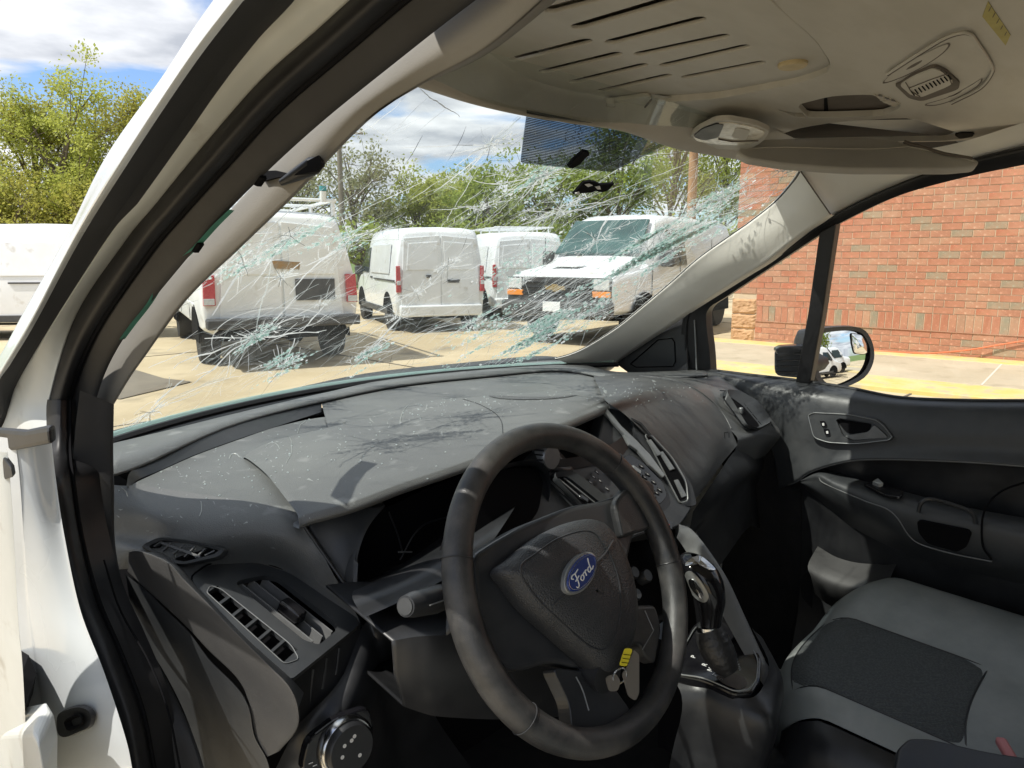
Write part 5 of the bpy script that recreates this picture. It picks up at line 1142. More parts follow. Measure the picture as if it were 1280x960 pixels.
# painted hinge pillar below the belt
hp0 = [ip(x, y, -.775, 0) for x, y in ((14, 548), (20, 600), (24, 660), (28, 740), (36, 810), (46, 880), (54, 965), (58, 1060))]
hp1 = [ip(x, y, -.746, 0) for x, y in ((64, 548), (70, 600), (80, 667), (100, 761), (130, 840), (156, 919), (166, 965), (182, 1060))]
hm = [p + (CAM - p).normalized() * .006 for p in lerp(hp0, hp1, .5)]
hpil = sheet('hinge_pillar', [[p + Vector((-.02, .05, 0)) for p in hp0], hp0, [p + (CAM - p).normalized() * .003 for p in lerp(hp0, hp1, .12)], hm, lerp(hp0, hp1, .9), hp1], M_PAINT, nv=24)
BHP = bvh('hinge_pillar')
patch_on(BHP, [(82, 888), (92, 882), (108, 879), (120, 884), (124, 894), (120, 906), (108, 912), (92, 918), (83, 914), (80, 902)], 'grommet', M_RUBBER, van, .003, thick=.004)
patch_on(BHP, [(94, 894), (112, 888), (115, 900), (100, 908), (95, 904)], 'grommet_hole', M_BLACK, van, .0085, thick=.001)
# black filler block across the jamb at belt height, fender edge and hinge
bp = [ip(x, y, -.777, 0) for x, y in ((-6, 536), (30, 539), (60, 533), (62, 556), (30, 562), (6, 566), (-4, 558))]
MB().prism(bp, Vector((.008, .01, 0))).build('jamb_block', M_RUBBER, van, smooth=False, bevel=.004)
fe0 = [ip(x, y, -.815, 0) for x, y in ((-20, 560), (-14, 640), (-12, 740), (-10, 830), (-10, 1020))]
fe1 = [ip(x, y, -.806, 0) for x, y in ((8, 566), (14, 640), (18, 720), (22, 790), (27, 850), (34, 1020))]
sheet('wing_edge', [[p + Vector((-.02, .04, 0)) for p in fe0], fe0, fe1, [p + Vector((.004, .02, 0)) for p in fe1]], M_JAMB, nv=8, nu=20)
MB().prism([ip(x, y, -.808, 0) for x, y in ((4, 572), (14, 585), (16, 597), (6, 600), (2, 590))], Vector((.004, .01, 0))).build('rubber_bump', M_RUBBER, van, smooth=False, bevel=.001)
hg = [ip(x, y, -.80, 0) for x, y in ((-10, 835), (0, 838), (22, 855), (32, 880), (28, 905), (12, 918), (8, 880), (-10, 860))]
MB().prism(hg, Vector((.02, .05, 0))).build('hinge_gap', M_BLACK, van, smooth=False)
MB().prism([ip(x, y, -.812, 0) for x, y in ((-14, 925), (4, 918), (16, 917), (40, 915), (48, 930), (54, 965), (54, 1030), (-14, 1030))], Vector((.02, .04, 0))).build('door_hinge', M_JAMB, van, smooth=False, bevel=.006, seg=3)

# open driver door, swung forward out of the frame on the left
dd = empty('driver_door', (-.855, .72, 0), math.radians(0)); dd.parent = van
DA = math.radians(172)      # leaf direction from the hinge, nearly straight out to the side
DM = Matrix.Translation((0, 0, 0)) @ Matrix.Rotation(DA, 4, 'Z')
def dbox(nm, c_, d_, m_, bev=.01): return MB().box(c_, d_, mat=DM).build(nm, m_, dd, bevel=bev)
dbox('door_skin', (.58, -.0, .76), (1.05, .05, .72), M_PAINT); dbox('door_lining', (.58, .045, .76), (1.0, .04, .70), M_TRIM)
for c_, d_ in (((.58, 0, 1.63), (.62, .04, .04)), ((1.08, 0, 1.37), (.05, .04, .52))): dbox('window_frame', c_, d_, M_TRIM)
MB().tube([DM @ Vector(p) for p in ((.06, 0, 1.12), (.16, 0, 1.36), (.29, 0, 1.63))], .022, 8).build('window_frame', M_TRIM, dd)
MB().add([DM @ Vector(p) for p in ((.08, 0, 1.11), (1.08, 0, 1.11), (1.08, 0, 1.62), (.28, 0, 1.62))], [(0, 1, 2, 3)]).build('window_glass', M_SIDEGLASS, dd, smooth=False)
# ================================================================== CRACKS IN THE WINDSCREEN (ribbons of broken glass on the sheet)
rnd = random.Random(11)
cbright, cfaint, cdark = MB(), MB(), MB()
def ribbon(mb, pts, wd, twist=None):
    prev = None; L_, R_ = [], []
    H = [onws(x, y, .0012) for x, y in pts]
    H = [(h, n) for h, n in H if h is not None]
    if len(H) < 2: return
    tw = rnd.uniform(-.7, .7) if twist is None else twist
    for i, (h, n) in enumerate(H):
        a = H[max(0, i - 1)][0]; b = H[min(len(H) - 1, i + 1)][0]; t = b - a
        if t.length < 1e-7: continue
        s_ = (n.cross(t.normalized()) * math.cos(tw) + n * math.sin(tw))
        f = math.sin(math.pi * (i + .6) / (len(H) + .2)); w_ = wd * (.35 + .65 * f) * rnd.uniform(.6, 1.3) * .5
        L_.append(h - s_ * w_); R_.append(h + s_ * w_)
    if len(L_) > 1: mb.grid([L_, R_])
def walk(x, y, ang, length, curve=0, jit=.06, step=9):
    pts = [(x, y)]; n = max(2, int(length / step)); a = ang
    for i in range(n):
        a += curve / n + rnd.gauss(0, jit); x += math.cos(a) * length / n; y -= math.sin(a) * length / n; pts.append((x, y))
    return pts
MAIN = math.radians(29)
hubs = [(304, 330, 1.0), (363, 294, 1.3), (438, 299, 1.5), (318, 419, 1.6), (353, 456, 1.2), (454, 442, 1.0), (187, 515, .9), (612, 182, 1.2), (672, 222, 1.2), (599, 260, 1.1), (687, 212, 1.1),
        (700, 262, 1.2), (745, 300, 1.2), (810, 312, 1.4), (824, 297, 1.3), (870, 262, 1.2), (905, 248, .9), (793, 369, 1.3), (677, 419, 1.4), (655, 350, 1.0), (978, 214, .8), (560, 330, .9), (500, 395, .9), (590, 405, 1.0), (520, 365, .7), (738, 392, 1.0), (400, 380, .7), (350, 345, .8)]
def jag(mb, x, y, ang, length, wd, depth=0, kink=.13, home=None):
    """broken crack: short straight runs with small kinks, splitting at shallow angles"""
    home = ang if home is None else home; pts = [(x, y)]; a = ang; done = 0
    while done < length:
        st_ = rnd.uniform(4, 13); a += rnd.gauss(0, kink) + (home - a) * .25
        x += math.cos(a) * st_; y -= math.sin(a) * st_; done += st_; pts.append((x, y))
        if depth < 2 and rnd.random() < .17:
            b = a + rnd.choice((-1, 1)) * rnd.uniform(.15, .6)
            jag(cfaint if rnd.random() < .6 else mb, x, y, b, (length - done) * rnd.uniform(.25, .7) + 6, wd * .7, depth + 1, kink, b * .5 + home * .5)
    ribbon(mb, pts, wd)
for hx, hy, s in hubs:
    for i in range(int(13 * s)):
        a = MAIN + rnd.gauss(0, .24) + (math.pi if rnd.random() < .5 else 0)
        jag(cbright if rnd.random() < .7 else cfaint, hx + rnd.gauss(0, 3), hy + rnd.gauss(0, 2), a, rnd.uniform(12, 75) * s, rnd.choice((.0008, .0011, .0018, .0026)), kink=.09)
    for i in range(int(12 * s)):
        jag(rnd.choice((cbright, cfaint, cdark)), hx, hy, rnd.uniform(0, 2 * math.pi), rnd.uniform(6, 18) * s, rnd.uniform(.0006, .0012), 1, .2)
    for q in range(int(5 * s)):     # broken rings stretched along the main direction
        rr_ = rnd.uniform(5, 26) * s; a0 = rnd.uniform(0, 6.28); sp2 = rnd.uniform(.5, 1.6); P = []
        for k in range(9):
            t = a0 + sp2 * k / 8; u, v = rr_ * 1.7 * math.cos(t), rr_ * .7 * math.sin(t) + rnd.gauss(0, .5)
            P.append((hx + u * math.cos(MAIN) - v * math.sin(MAIN), hy - u * math.sin(MAIN) - v * math.cos(MAIN)))
        ribbon(rnd.choice((cfaint, cbright)), P, .0008)
    for i in range(int(34 * s)):    # crushed white powder and splinters at the impact
        u, v = rnd.gauss(0, 13) * s, rnd.gauss(0, 2.6) * s; x, y = hx + u * math.cos(MAIN) - v * math.sin(MAIN), hy - u * math.sin(MAIN) - v * math.cos(MAIN)
        ribbon(cbright, walk(x, y, MAIN + rnd.gauss(0, .5), rnd.uniform(2, 8), 0, .3, 3), rnd.uniform(.0008, .0024))
# families of cracks sweeping up to the right
fams = [((470, 400), (640, 235), 16, 100), ((560, 345), (760, 225), 26, 100), ((600, 420), (800, 330), 80, 100), ((700, 395), (930, 240), 100, 85), ((640, 420), (760, 350), 50, 60), ((780, 330), (960, 225), 50, 70),
        ((230, 360), (420, 280), 22, 80), ((270, 440), (380, 400), 24, 80), ((330, 465), (520, 420), 24, 90), ((150, 540), (260, 470), 8, 70), ((380, 330), (560, 250), 9, 120), ((620, 300), (700, 230), 16, 90), ((480, 450), (700, 400), 24, 70), ((420, 460), (640, 420), 26, 60)]
for (x0, y0), (x1, y1), n, ln in fams:
    for i in range(n):
        t = rnd.random(); x = x0 + (x1 - x0) * t + rnd.gauss(0, 22); y = y0 + (y1 - y0) * t + rnd.gauss(0, 14)
        jag(cbright if rnd.random() < .5 else cfaint, x, y, MAIN + rnd.gauss(0, .12), rnd.uniform(.3, 1.1) * ln, rnd.choice((.0006, .0008, .0011, .0020)), 0, .07, MAIN + rnd.gauss(-.03, .12))
# continuous fine web over the whole sheet, denser towards the centre and upper right
for i in range(420):
    x, y = rnd.uniform(170, 985), rnd.uniform(170, 520)
    if rnd.random() > .35 + .65 * math.exp(-((x - 720) / 230) ** 2 - ((y - 320) / 120) ** 2): continue
    jag(cbright if rnd.random() < .55 else cfaint, x, y, MAIN + rnd.gauss(0, .16), rnd.uniform(25, 110), rnd.choice((.0005, .0006, .0008, .0012)), 0, .10)
# named long cracks
for pts in ([(405, 288), (440, 268), (500, 240), (560, 210)], [(398, 285), (430, 255), (470, 222), (500, 200)], [(500, 184), (540, 182), (600, 180), (645, 178)], [(500, 202), (545, 193), (585, 186)], [(540, 300), (570, 255), (600, 205)],
            [(524, 110), (548, 128), (574, 144)], [(452, 152), (470, 162), (489, 175)], [(500, 330), (560, 285), (620, 255), (700, 235)], [(740, 270), (800, 235), (860, 215)], [(720, 250), (790, 200), (860, 188)], [(760, 262), (850, 228), (920, 200)],
            [(430, 300), (500, 290), (560, 283), (600, 262)], [(150, 545), (190, 512), (260, 480), (330, 462)], [(640, 335), (720, 270), (800, 240), (880, 200)], [(620, 402), (720, 340), (830, 285), (930, 230), (985, 210)], [(640, 415), (760, 352), (880, 290), (960, 240)]):
    P = crs([Vector((x, y, 0)) for x, y in pts], 22); ribbon(cbright, [(p.x + rnd.gauss(0, .5), p.y + rnd.gauss(0, .5)) for p in P], .0013)
# round arcs (concentric fracture)
for cx, cy, rx, ry, a0, a1 in ((352, 428, 88, 44, .6, 3.6), (352, 428, 74, 36, .9, 3.2), (365, 300, 38, 22, -1.0, 1.2)):
    P = [(cx + rx * math.cos(a0 + (a1 - a0) * k / 26), cy - ry * math.sin(a0 + (a1 - a0) * k / 26)) for k in range(27)]
    ribbon(rnd.choice((cbright, cfaint, cdark)), P, .0011)
# scattered light and dark hairlines over the whole sheet
for i in range(260):
    x, y = rnd.uniform(150, 980), rnd.uniform(150, 540)
    ribbon(rnd.choice((cfaint, cfaint, cdark)), walk(x, y, MAIN + rnd.gauss(0, .25), rnd.uniform(10, 60), rnd.gauss(0, .15), .04), rnd.uniform(.0005, .0009))
for i in range(24):
    x, y = rnd.uniform(250, 800), rnd.uniform(220, 480)
    ribbon(cdark, walk(x, y, rnd.uniform(.6, 1.6), rnd.uniform(10, 34), 0, .1, 5), .0007)
cbright.build('crack_lines', M_CRACK, windscreen, smooth=False)['kind'] = 'stuff'
cfaint.build('fine_cracks', M_CRACK2, windscreen, smooth=False)['kind'] = 'stuff'
cdark.build('dark_cracks', M_CRACKD, windscreen, smooth=False)['kind'] = 'stuff'
# crazed, teal-tinted fields of small fragments
tz = MB(); tb = MB()
for cx, cy, sx, sy, n in ((840, 292, 44, 9, 420), (800, 318, 36, 9, 300), (672, 420, 34, 10, 330), (363, 296, 28, 9, 110), (352, 456, 20, 5, 80), (438, 300, 16, 6, 50), (318, 420, 18, 7, 60), (300, 330, 26, 8, 70), (458, 444, 16, 5, 50), (610, 415, 40, 9, 110), (880, 262, 40, 10, 150), (730, 385, 40, 12, 120), (674, 222, 22, 9, 90), (650, 330, 46, 16, 80)):
    strk = [(rnd.gauss(0, sx * .5), rnd.gauss(0, sy), rnd.gauss(0, .05)) for _ in range(7)]
    for i in range(int(n * 4.0)):
        su, sv, sa = rnd.choice(strk); u = su + rnd.gauss(0, sx * .6); v = sv + (u - su) * sa + rnd.gauss(0, sy * .16)
        x, y = cx + u * math.cos(MAIN) - v * math.sin(MAIN), cy - u * math.sin(MAIN) - v * math.cos(MAIN)
        r_ = rnd.uniform(.6, 2.1); k = rnd.choice((3, 4, 4, 5)); a0 = rnd.uniform(0, 6.3); c1_, s1_ = math.cos(MAIN), math.sin(MAIN); P = []
        for q in range(k):
            pu, pv = math.cos(a0 + q * 6.283 / k) * r_ * 1.5 * rnd.uniform(.6, 1.4), math.sin(a0 + q * 6.283 / k) * r_ * .6 * rnd.uniform(.6, 1.3)
            P.append(onws(x + pu * c1_ - pv * s1_, y - pu * s1_ - pv * c1_, .0008 + rnd.uniform(0, .0006))[0])
        if any(p is None for p in P): continue
        (tz if rnd.random() < .75 else tb).add(P, [tuple(range(k))])
tz.build('crazed_glass', M_TEAL, windscreen, smooth=False)['kind'] = 'stuff'
tb.build('glass_splinters', M_CRACK, windscreen, smooth=False)['kind'] = 'stuff'
# dotted sun band behind the lost mirror, mirror foot and its torn-off plate
def wpl(pts, off=.003, n=1): return [onws(x, y, off)[0] for x, y in pts]
def lattice(name, quad, nu, nv, m, off=.0022, hole=None):
    mb = MB(); (ax, ay), (bx, by), (cx, cy), (dx_, dy_) = quad
    def q(u, v): return ((ax * (1 - u) + bx * u) * (1 - v) + (dx_ * (1 - u) + cx * u) * v, (ay * (1 - u) + by * u) * (1 - v) + (dy_ * (1 - u) + cy * u) * v)
    for j in range(nv):
        a = [onws(*q(i / nu, (j + .30) / nv), off)[0] for i in range(nu + 1)]; b = [onws(*q(i / nu, (j + .86) / nv), off)[0] for i in range(nu + 1)]
        mb.grid([a, b])
    return mb.build(name, m, windscreen, smooth=False)
bandm = mat('printed_band', (.012, .014, .017), .5)
lattice('printed_band', ((658, 138), (838, 176), (764, 213), (650, 201)), 30, 30, bandm)
band2 = glass_mat('band_tint', (.33, .37, .41)); P = [onws(x, y, .0018)[0] for x, y in ((658, 136), (700, 144), (770, 158), (832, 174), (842, 180), (800, 196), (764, 214), (700, 208), (652, 203), (650, 199), (654, 165))]
MB().add(P, [tuple(range(len(P)))]).build('band_tint', band2, windscreen, smooth=False)
MB().prism(wpl([(707, 203), (714, 194), (726, 184), (733, 185), (733, 188), (728, 192), (722, 199), (712, 205)], .004), Vector((0, -.004, -.004))).build('mirror_foot', M_BLACK, windscreen, smooth=False)
MB().prism(wpl([(714, 238), (720, 231), (727, 223), (736, 222), (742, 223), (748, 226), (765, 225), (757, 234), (750, 236), (742, 234), (738, 236), (724, 237), (718, 238)], .004), Vector((0, -.003, -.003))).build('mirror_plate', M_BLACK, windscreen, smooth=False)
for a in ([(728, 224), (734, 223), (738, 225), (732, 227)], [(716, 235), (721, 233), (722, 235), (719, 237)], [(741, 227), (747, 226), (748, 230), (744, 230)]):
    MB().prism(wpl(a, .0095), Vector((0, -.001, -.001))).build('plate_scar', M_WHITEP, windscreen, smooth=False)
gt = MB()
for i in range(150):
    x, y = rnd.gauss(728, 22), rnd.gauss(180, 13)
    if 655 < x < 820 and 150 < y < 208: ribbon(gt, walk(x, y, rnd.uniform(0, 3), rnd.uniform(2, 5), 0, .3, 2), .0012, 0)
for i in range(60):
    t = rnd.random(); x, y = 690 + 110 * t, 208 - 40 * t + rnd.gauss(0, 3); ribbon(gt, walk(x, y, .4, 3, 0, .3, 2), .0012, 0)
gt.build('band_scratches', M_CRACK, windscreen, smooth=False)['kind'] = 'stuff'
# powdered glass and lint on the dashboard
BDF = bvh('instrument_hood', 'dash_top_skin', 'dash_ledge', 'passenger_dash'); gd = MB()
for i in range(420):
    c_ = rnd.choice(((470, 515, 40, 14), (540, 505, 40, 12), (430, 545, 60, 25), (300, 570, 70, 25), (260, 650, 60, 25), (600, 495, 60, 10), (770, 490, 30, 12)))
    x, y = rnd.gauss(c_[0], c_[2]), rnd.gauss(c_[1], c_[3])
    P = drape(BDF, [(x, y), (x + rnd.gauss(0, 2.2), y + rnd.gauss(0, 1.6)), (x + rnd.gauss(0, 2.2), y + rnd.gauss(0, 1.6))], 3, .0008)
    if len(P) == 3: gd.add(P, [(0, 1, 2)])
for i in range(12):     # swirls of wiped dust
    c_ = rnd.choice(((440, 520, 30, 12), (510, 510, 30, 14), (350, 560, 40, 14), (560, 500, 40, 10), (245, 650, 40, 16)))
    x, y = rnd.gauss(c_[0], c_[2]), rnd.gauss(c_[1], c_[3]); a = rnd.uniform(.3, 1.9)
    pt = walk(x, y, a, rnd.uniform(12, 42), rnd.gauss(0, 1.4), .25, 5); P = drape(BDF, pt, 14, .0007)
    if len(P) > 6: gd.tube(P, rnd.uniform(.0004, .0009), 4)
cbm = MB()
for i in range(330):    # crumbs of safety glass
    c_ = rnd.choice(((480, 512, 60, 12), (560, 500, 50, 9), (430, 545, 60, 22), (300, 585, 60, 22), (690, 486, 50, 6), (800, 490, 40, 10)))
    x, y = rnd.gauss(c_[0], c_[2]), rnd.gauss(c_[1], c_[3]); P = drape(BDF, [(x, y), (x + .1, y)], 2, .0006)
    if P: sz = rnd.uniform(.0007, .0022); cbm.box(P[0], (sz, sz * rnd.uniform(.6, 1.3), sz * .8), Matrix.Rotation(rnd.uniform(0, 3), 3, 'Z') @ Matrix.Rotation(rnd.uniform(-.5, .5), 3, 'X'))
cbm.build('glass_crumbs', crack_mat('crumb_glass', (.85, .93, .92), .25), dash, smooth=False)['kind'] = 'stuff'
M_DUST = crack_mat('glass_dust', (.75, .78, .76), .35)
g_ = gd.build('glass_dust', M_DUST, dash, smooth=False); g_['kind'] = 'stuff'

# unseen shade caster added on the glass behind the pillar, to darken the instrument hood
def to_glass(x, y):
    P = drape(BD, [(x, y), (x + .1, y)], 2, 0)
    if not P: return None
    h = WBVH.ray_cast(P[0] + SD * .01, SD); return None if h[0] is None else h[0] - SD * .004
stp = [to_glass(x, y) for x, y in ((413, 620), (424, 600), (438, 586), (452, 576), (472, 580), (458, 590), (446, 606), (440, 622), (436, 636), (430, 630))]
if all(p is not None for p in stp): MB().prism(stp, Vector((0, .0006, .0008))).build('hood_shade_caster', M_WHITEP, windscreen, smooth=False)
# ================================================================== OUTSIDE
def cw(l, f, z=0): return Vector((CAM.x + l * math.cos(YAW) + f * math.sin(YAW), -l * math.sin(YAW) + f * math.cos(YAW), z))
def cdir(l, f): return Vector((l * math.cos(YAW) + f * math.sin(YAW), -l * math.sin(YAW) + f * math.cos(YAW), 0)).normalized()
M_CONC = mat('concrete_lot', (.46, .37, .23), .85, (.60, .50, .335), vscale=.35, vdetail=8, bump=.4, bscale=40, bdist=.01, col3=(.25, .205, .14), c3scale=1.1, c3lo=.56, c3hi=.74)
M_WALK = mat('pavement_concrete', (.44, .38, .27), .85, (.52, .45, .33), vscale=.8, vdetail=8, bump=.4, bscale=60, bdist=.008, col3=(.34, .29, .2), c3scale=3, c3lo=.55, c3hi=.75)
M_YEL = mat('yellow_kerb_paint', (.63, .48, .16), .7, (.64, .54, .29), vscale=3, vdetail=9, bump=.3, bscale=50, bdist=.006, col3=(.50, .42, .27), c3scale=6, c3lo=.52, c3hi=.66)
M_GRASS = mat('grass', (.10, .16, .035), .9, (.16, .22, .06), vscale=.6, vdetail=8, bump=.6, bscale=25, bdist=.05)
M_JOINT = mat('joint_tar', (.16, .135, .10), .9)
def plane(name, pts, m, kind='structure', **kw):
    o = obj(name, [Vector(p) for p in pts], [tuple(range(len(pts)))], m, smooth=False); tag(o, kind=kind, **kw); return o
plane('ground', [(-900, -900, -.012), (900, -900, -.012), (900, 900, -.012), (-900, 900, -.012)], M_GRASS, label='grassy ground reaching to the horizon')
def dens(name, a, b, c, d, n, m, z, amp):
    rows = []
    for j in range(n + 1):
        r = []
        for i in range(n + 1):
            p = a.lerp(b, i / n).lerp(d.lerp(c, i / n), j / n); r.append(Vector((p.x, p.y, z + amp * noise.noise(Vector((p.x * .2, p.y * .2, 0))))))
        rows.append(r)
    o = MB().grid(rows).build(name, m); return o
lot = dens('parking_lot', Vector((-45, -45, 0)), Vector((26, -45, 0)), Vector((26, 29, 0)), Vector((-45, 29, 0)), 60, M_CONC, 0.0, .006); tag(lot, kind='structure', label='sunlit tan concrete parking lot')
# slab joints as recessed tar lines
for k in range(-4, 6):
    y = k * 4.5 + 2.2
    o = MB().box((-8, y, .004), (60, .022, .006)).build('slab_joint', M_JOINT, lot, smooth=False)
    if k < 5: o = MB().box((k * 4.5 - 4, -5, .0045), (.022, 60, .006)).build('slab_joint', M_JOINT, lot, smooth=False)
# shadow left of the work van, painted as a flat dark sheet
shadow_sheet = plane('painted_shadow', [tuple(ground(x, y) + Vector((0, 0, .012))) for x, y in ((120, 496), (140, 478), (165, 462), (205, 474), (240, 478), (200, 488), (150, 500))], mat('painted_shadow', (.17, .145, .11), .9, (.21, .18, .135), vscale=2), label='painted shadow on the tan concrete lot')

# ---- brick building
U0, U1 = cw(3.8, 12.4), cw(7.0, 9.7); wu = (U1 - U0).normalized(); wn = Vector((wu.y, -wu.x, 0)) * 1
if wn.dot(CAM - U0) < 0: wn = -wn
bb_ = empty('brick_building', tuple(U0)); tag(bb_, 'red brick building corner with sandstone blocks, beyond the passenger window', 'building')
BI = Matrix.Translation(-U0)
def wp(s, z, o=0): return U0 + wu * s + wn * o + Vector((0, 0, z))
def wbrick(s0, s1, z0, z1, dep, m, name, data=None, parent=bb_):
    mb = MB().add([wp(s0, z0, 0), wp(s1, z0, 0), wp(s1, z1, 0), wp(s0, z1, 0), wp(s0, z0, dep), wp(s1, z0, dep), wp(s1, z1, dep), wp(s0, z1, dep)],
                  [(4, 5, 6, 7), (0, 1, 5, 4), (1, 2, 6, 5), (2, 3, 7, 6), (3, 0, 4, 7)])
    return mb
ROT = Matrix(((wu.x, wn.x, 0, 0), (wu.y, wn.y, 0, 0), (0, 0, 1, 0), (0, 0, 0, 1)))
M_MORTAR = mat('mortar', (.56, .44, .30), .95, (.50, .40, .28), vscale=10, bump=.5, bscale=200, bdist=.003)
bricks_m = []
for nm, c1, c2 in (('brick_red', (.37, .15, .085), (.43, .20, .12)), ('brick_orange', (.43, .21, .125), (.36, .165, .10)), ('brick_bright', (.41, .14, .078), (.43, .21, .12)), ('brick_tan', (.42, .25, .155), (.43, .20, .12)), ('brick_grey', (.25, .22, .15), (.36, .24, .155)), ('brick_brown', (.36, .21, .13), (.43, .22, .135))):
    bricks_m.append(mat(nm, c1, .9, c2, vscale=3.5, vdetail=9, bump=.7, bscale=90, bdist=.004, col3=tuple(min(1, x * 1.25 + .04) for x in c1), c3scale=24, c3lo=.56, c3hi=.7))
bw = [5, 5, 3, 4, 2, 2]
WEND = 19.5
core = MB().add([ROT @ Vector(p) for p in ((0, -6, -.05), (WEND, -6, -.05), (WEND, 0, -.05), (0, 0, -.05), (0, -6, 4.6), (WEND, -6, 4.6), (WEND, 0, 4.6), (0, 0, 4.6))], [(0, 1, 2, 3), (4, 7, 6, 5), (0, 4, 5, 1), (1, 5, 6, 2), (2, 6, 7, 3), (3, 7, 4, 0)]).build('wall', M_MORTAR, bb_, smooth=False)
MB().add([ROT @ Vector(p) for p in ((-.15, -6.1, 4.6), (WEND + .1, -6.1, 4.6), (WEND + .1, .16, 4.6), (-.15, .16, 4.6), (-.15, -6.1, 4.85), (WEND + .1, -6.1, 4.85), (WEND + .1, .16, 4.85), (-.15, .16, 4.85))], [(0, 1, 2, 3), (4, 7, 6, 5), (0, 4, 5, 1), (1, 5, 6, 2), (2, 6, 7, 3), (3, 7, 4, 0)]).build('coping', mat('coping_stone', (.45, .40, .32), .8), bb_, smooth=False)
BL, BHt, JT = .262, .0985, .009
# a shared brick mesh per length, local axes already along the wall
_bm = {}
def brick_mesh(l, h, mi):
    k = (round(l, 3), round(h, 3), mi)
    if k not in _bm:
        v = [ROT @ Vector((x, y, z)) for x, y, z in ((0, -.004, 0), (l, -.004, 0), (l, -.004, h), (0, -.004, h), (.002, .0085, .002), (l - .002, .0085, .002), (l - .002, .0085, h - .002), (.002, .0085, h - .002))]
        me = bpy.data.meshes.new('brick'); me.from_pydata([tuple(q) for q in v], [], [(7, 6, 5, 4), (0, 4, 5, 1), (1, 5, 6, 2), (2, 6, 7, 3), (3, 7, 4, 0)]); me.materials.append(bricks_m[mi]); _bm[k] = me
        bm = bmesh.new(); bm.from_mesh(me)
        for f in bm.faces:
            pass
        bm.to_mesh(me); bm.free()
    return _bm[k]
cells = []
Z0, SH = 0.0, .245
zrow = 0.0; course = 0
while zrow < 4.55:
    sold = course == 4
    h = SH if sold else BHt - JT
    l = .095 if sold else BL - JT
    s = (0 if sold else (-(BL / 2) if course % 2 else 0)); s0b = .40 if zrow < .76 else 0
    while s < WEND:
        a, b = max(s, s0b), s + l
        if b - a > .03: cells.append((a, b, zrow, h, sold, course))
        s += l + JT
    zrow += h + JT; course += 1
def vis(c_):
    q = wp((c_[0] + c_[1]) / 2, c_[2] + c_[3] / 2) - CAM; f = q.dot(FW)
    if f <= 0: return None
    x, y = 640 + FPX * q.dot(RT) / f, 480 - FPX * q.dot(UP) / f
    ok = (884 < x < 1290 and 200 < y < 462 and y > 372 - (x - 884) * .52) or (915 < x < 1000 and 195 < y < 290)
    return (f if ok else None)
vc = [(vis(c_), c_) for c_ in cells]
near = sorted([v for v in vc if v[0] is not None], key=lambda v: v[0])
pick = set(id(v[1]) for v in near[:290])
rb_ = random.Random(5)
rest = [MB() for _ in bricks_m]
for c_ in cells:
    a, b, z, h, sold, course = c_
    mi = rb_.choices(range(6), bw)[0]; dep = rb_.uniform(-.0025, .0025)
    if sold and rb_.random() < .3: mi = rb_.choice((0, 2, 4))
    if id(c_) in pick:
        o = bpy.data.objects.new('brick', brick_mesh(b - a, h, mi)); COL.objects.link(o); o.parent = bb_
        o.location = (wp(a, z, dep) - U0)
    else:
        R3 = ROT; m_ = rest[mi]; q = [(a, -.004, z), (b, -.004, z), (b, -.004, z + h), (a, -.004, z + h), (a, .0085 + dep, z), (b, .0085 + dep, z), (b, .0085 + dep, z + h), (a, .0085 + dep, z + h)]
        m_.add([ROT @ Vector(p) for p in q], [(7, 6, 5, 4), (0, 4, 5, 1), (1, 5, 6, 2), (2, 6, 7, 3), (3, 7, 4, 0)])
allb = MB()
for i, m_ in enumerate(rest): allb.add(m_.v, m_.f, i)
ab = allb.build('brickwork', bricks_m, bb_, smooth=False); ab['kind'] = 'stuff'
# projecting plinth ledge line under the soldiers
MB().add([ROT @ Vector(p) for p in ((.4, 0, .385), (WEND, 0, .385), (WEND, .022, .385), (.4, .022, .385), (.4, 0, .398), (WEND, 0, .398), (WEND, .022, .398), (.4, .022, .398))], [(0, 1, 2, 3), (4, 7, 6, 5), (0, 4, 5, 1), (1, 5, 6, 2), (2, 6, 7, 3), (3, 7, 4, 0)]).build('plinth_ledge', bricks_m[5], bb_, smooth=False)
# sandstone blocks at the corner
M_STONE = mat('sandstone', (.46, .27, .14), .9, (.52, .33, .18), vscale=7, vdetail=8, bump=.9, bscale=14, bdist=.03, col3=(.36, .20, .10), c3scale=12)
for (z0, z1, s1) in ((.005, .24, .40), (.25, .49, .42), (.50, .75, .42)):
    rows = []
    for j in range(9):
        rows.append([ROT @ Vector((-.02 + (s1 + .01) * i / 10, (.03 + .02 * noise.noise(Vector((i * .7, j * .8, z0 * 9)))) if 0 < i < 10 and 0 < j < 8 else .0, z0 + (z1 - z0) * j / 8)) for i in range(11)])
    MB().grid(rows).build('corner_stone', M_STONE, bb_, smooth=False)
    MB().add([ROT @ Vector(p) for p in ((-.02, 0, z0), (-.02, -.6, z0), (-.02, -.6, z1), (-.02, 0, z1))], [(0, 1, 2, 3)]).build('corner_stone', M_STONE, bb_, smooth=False)

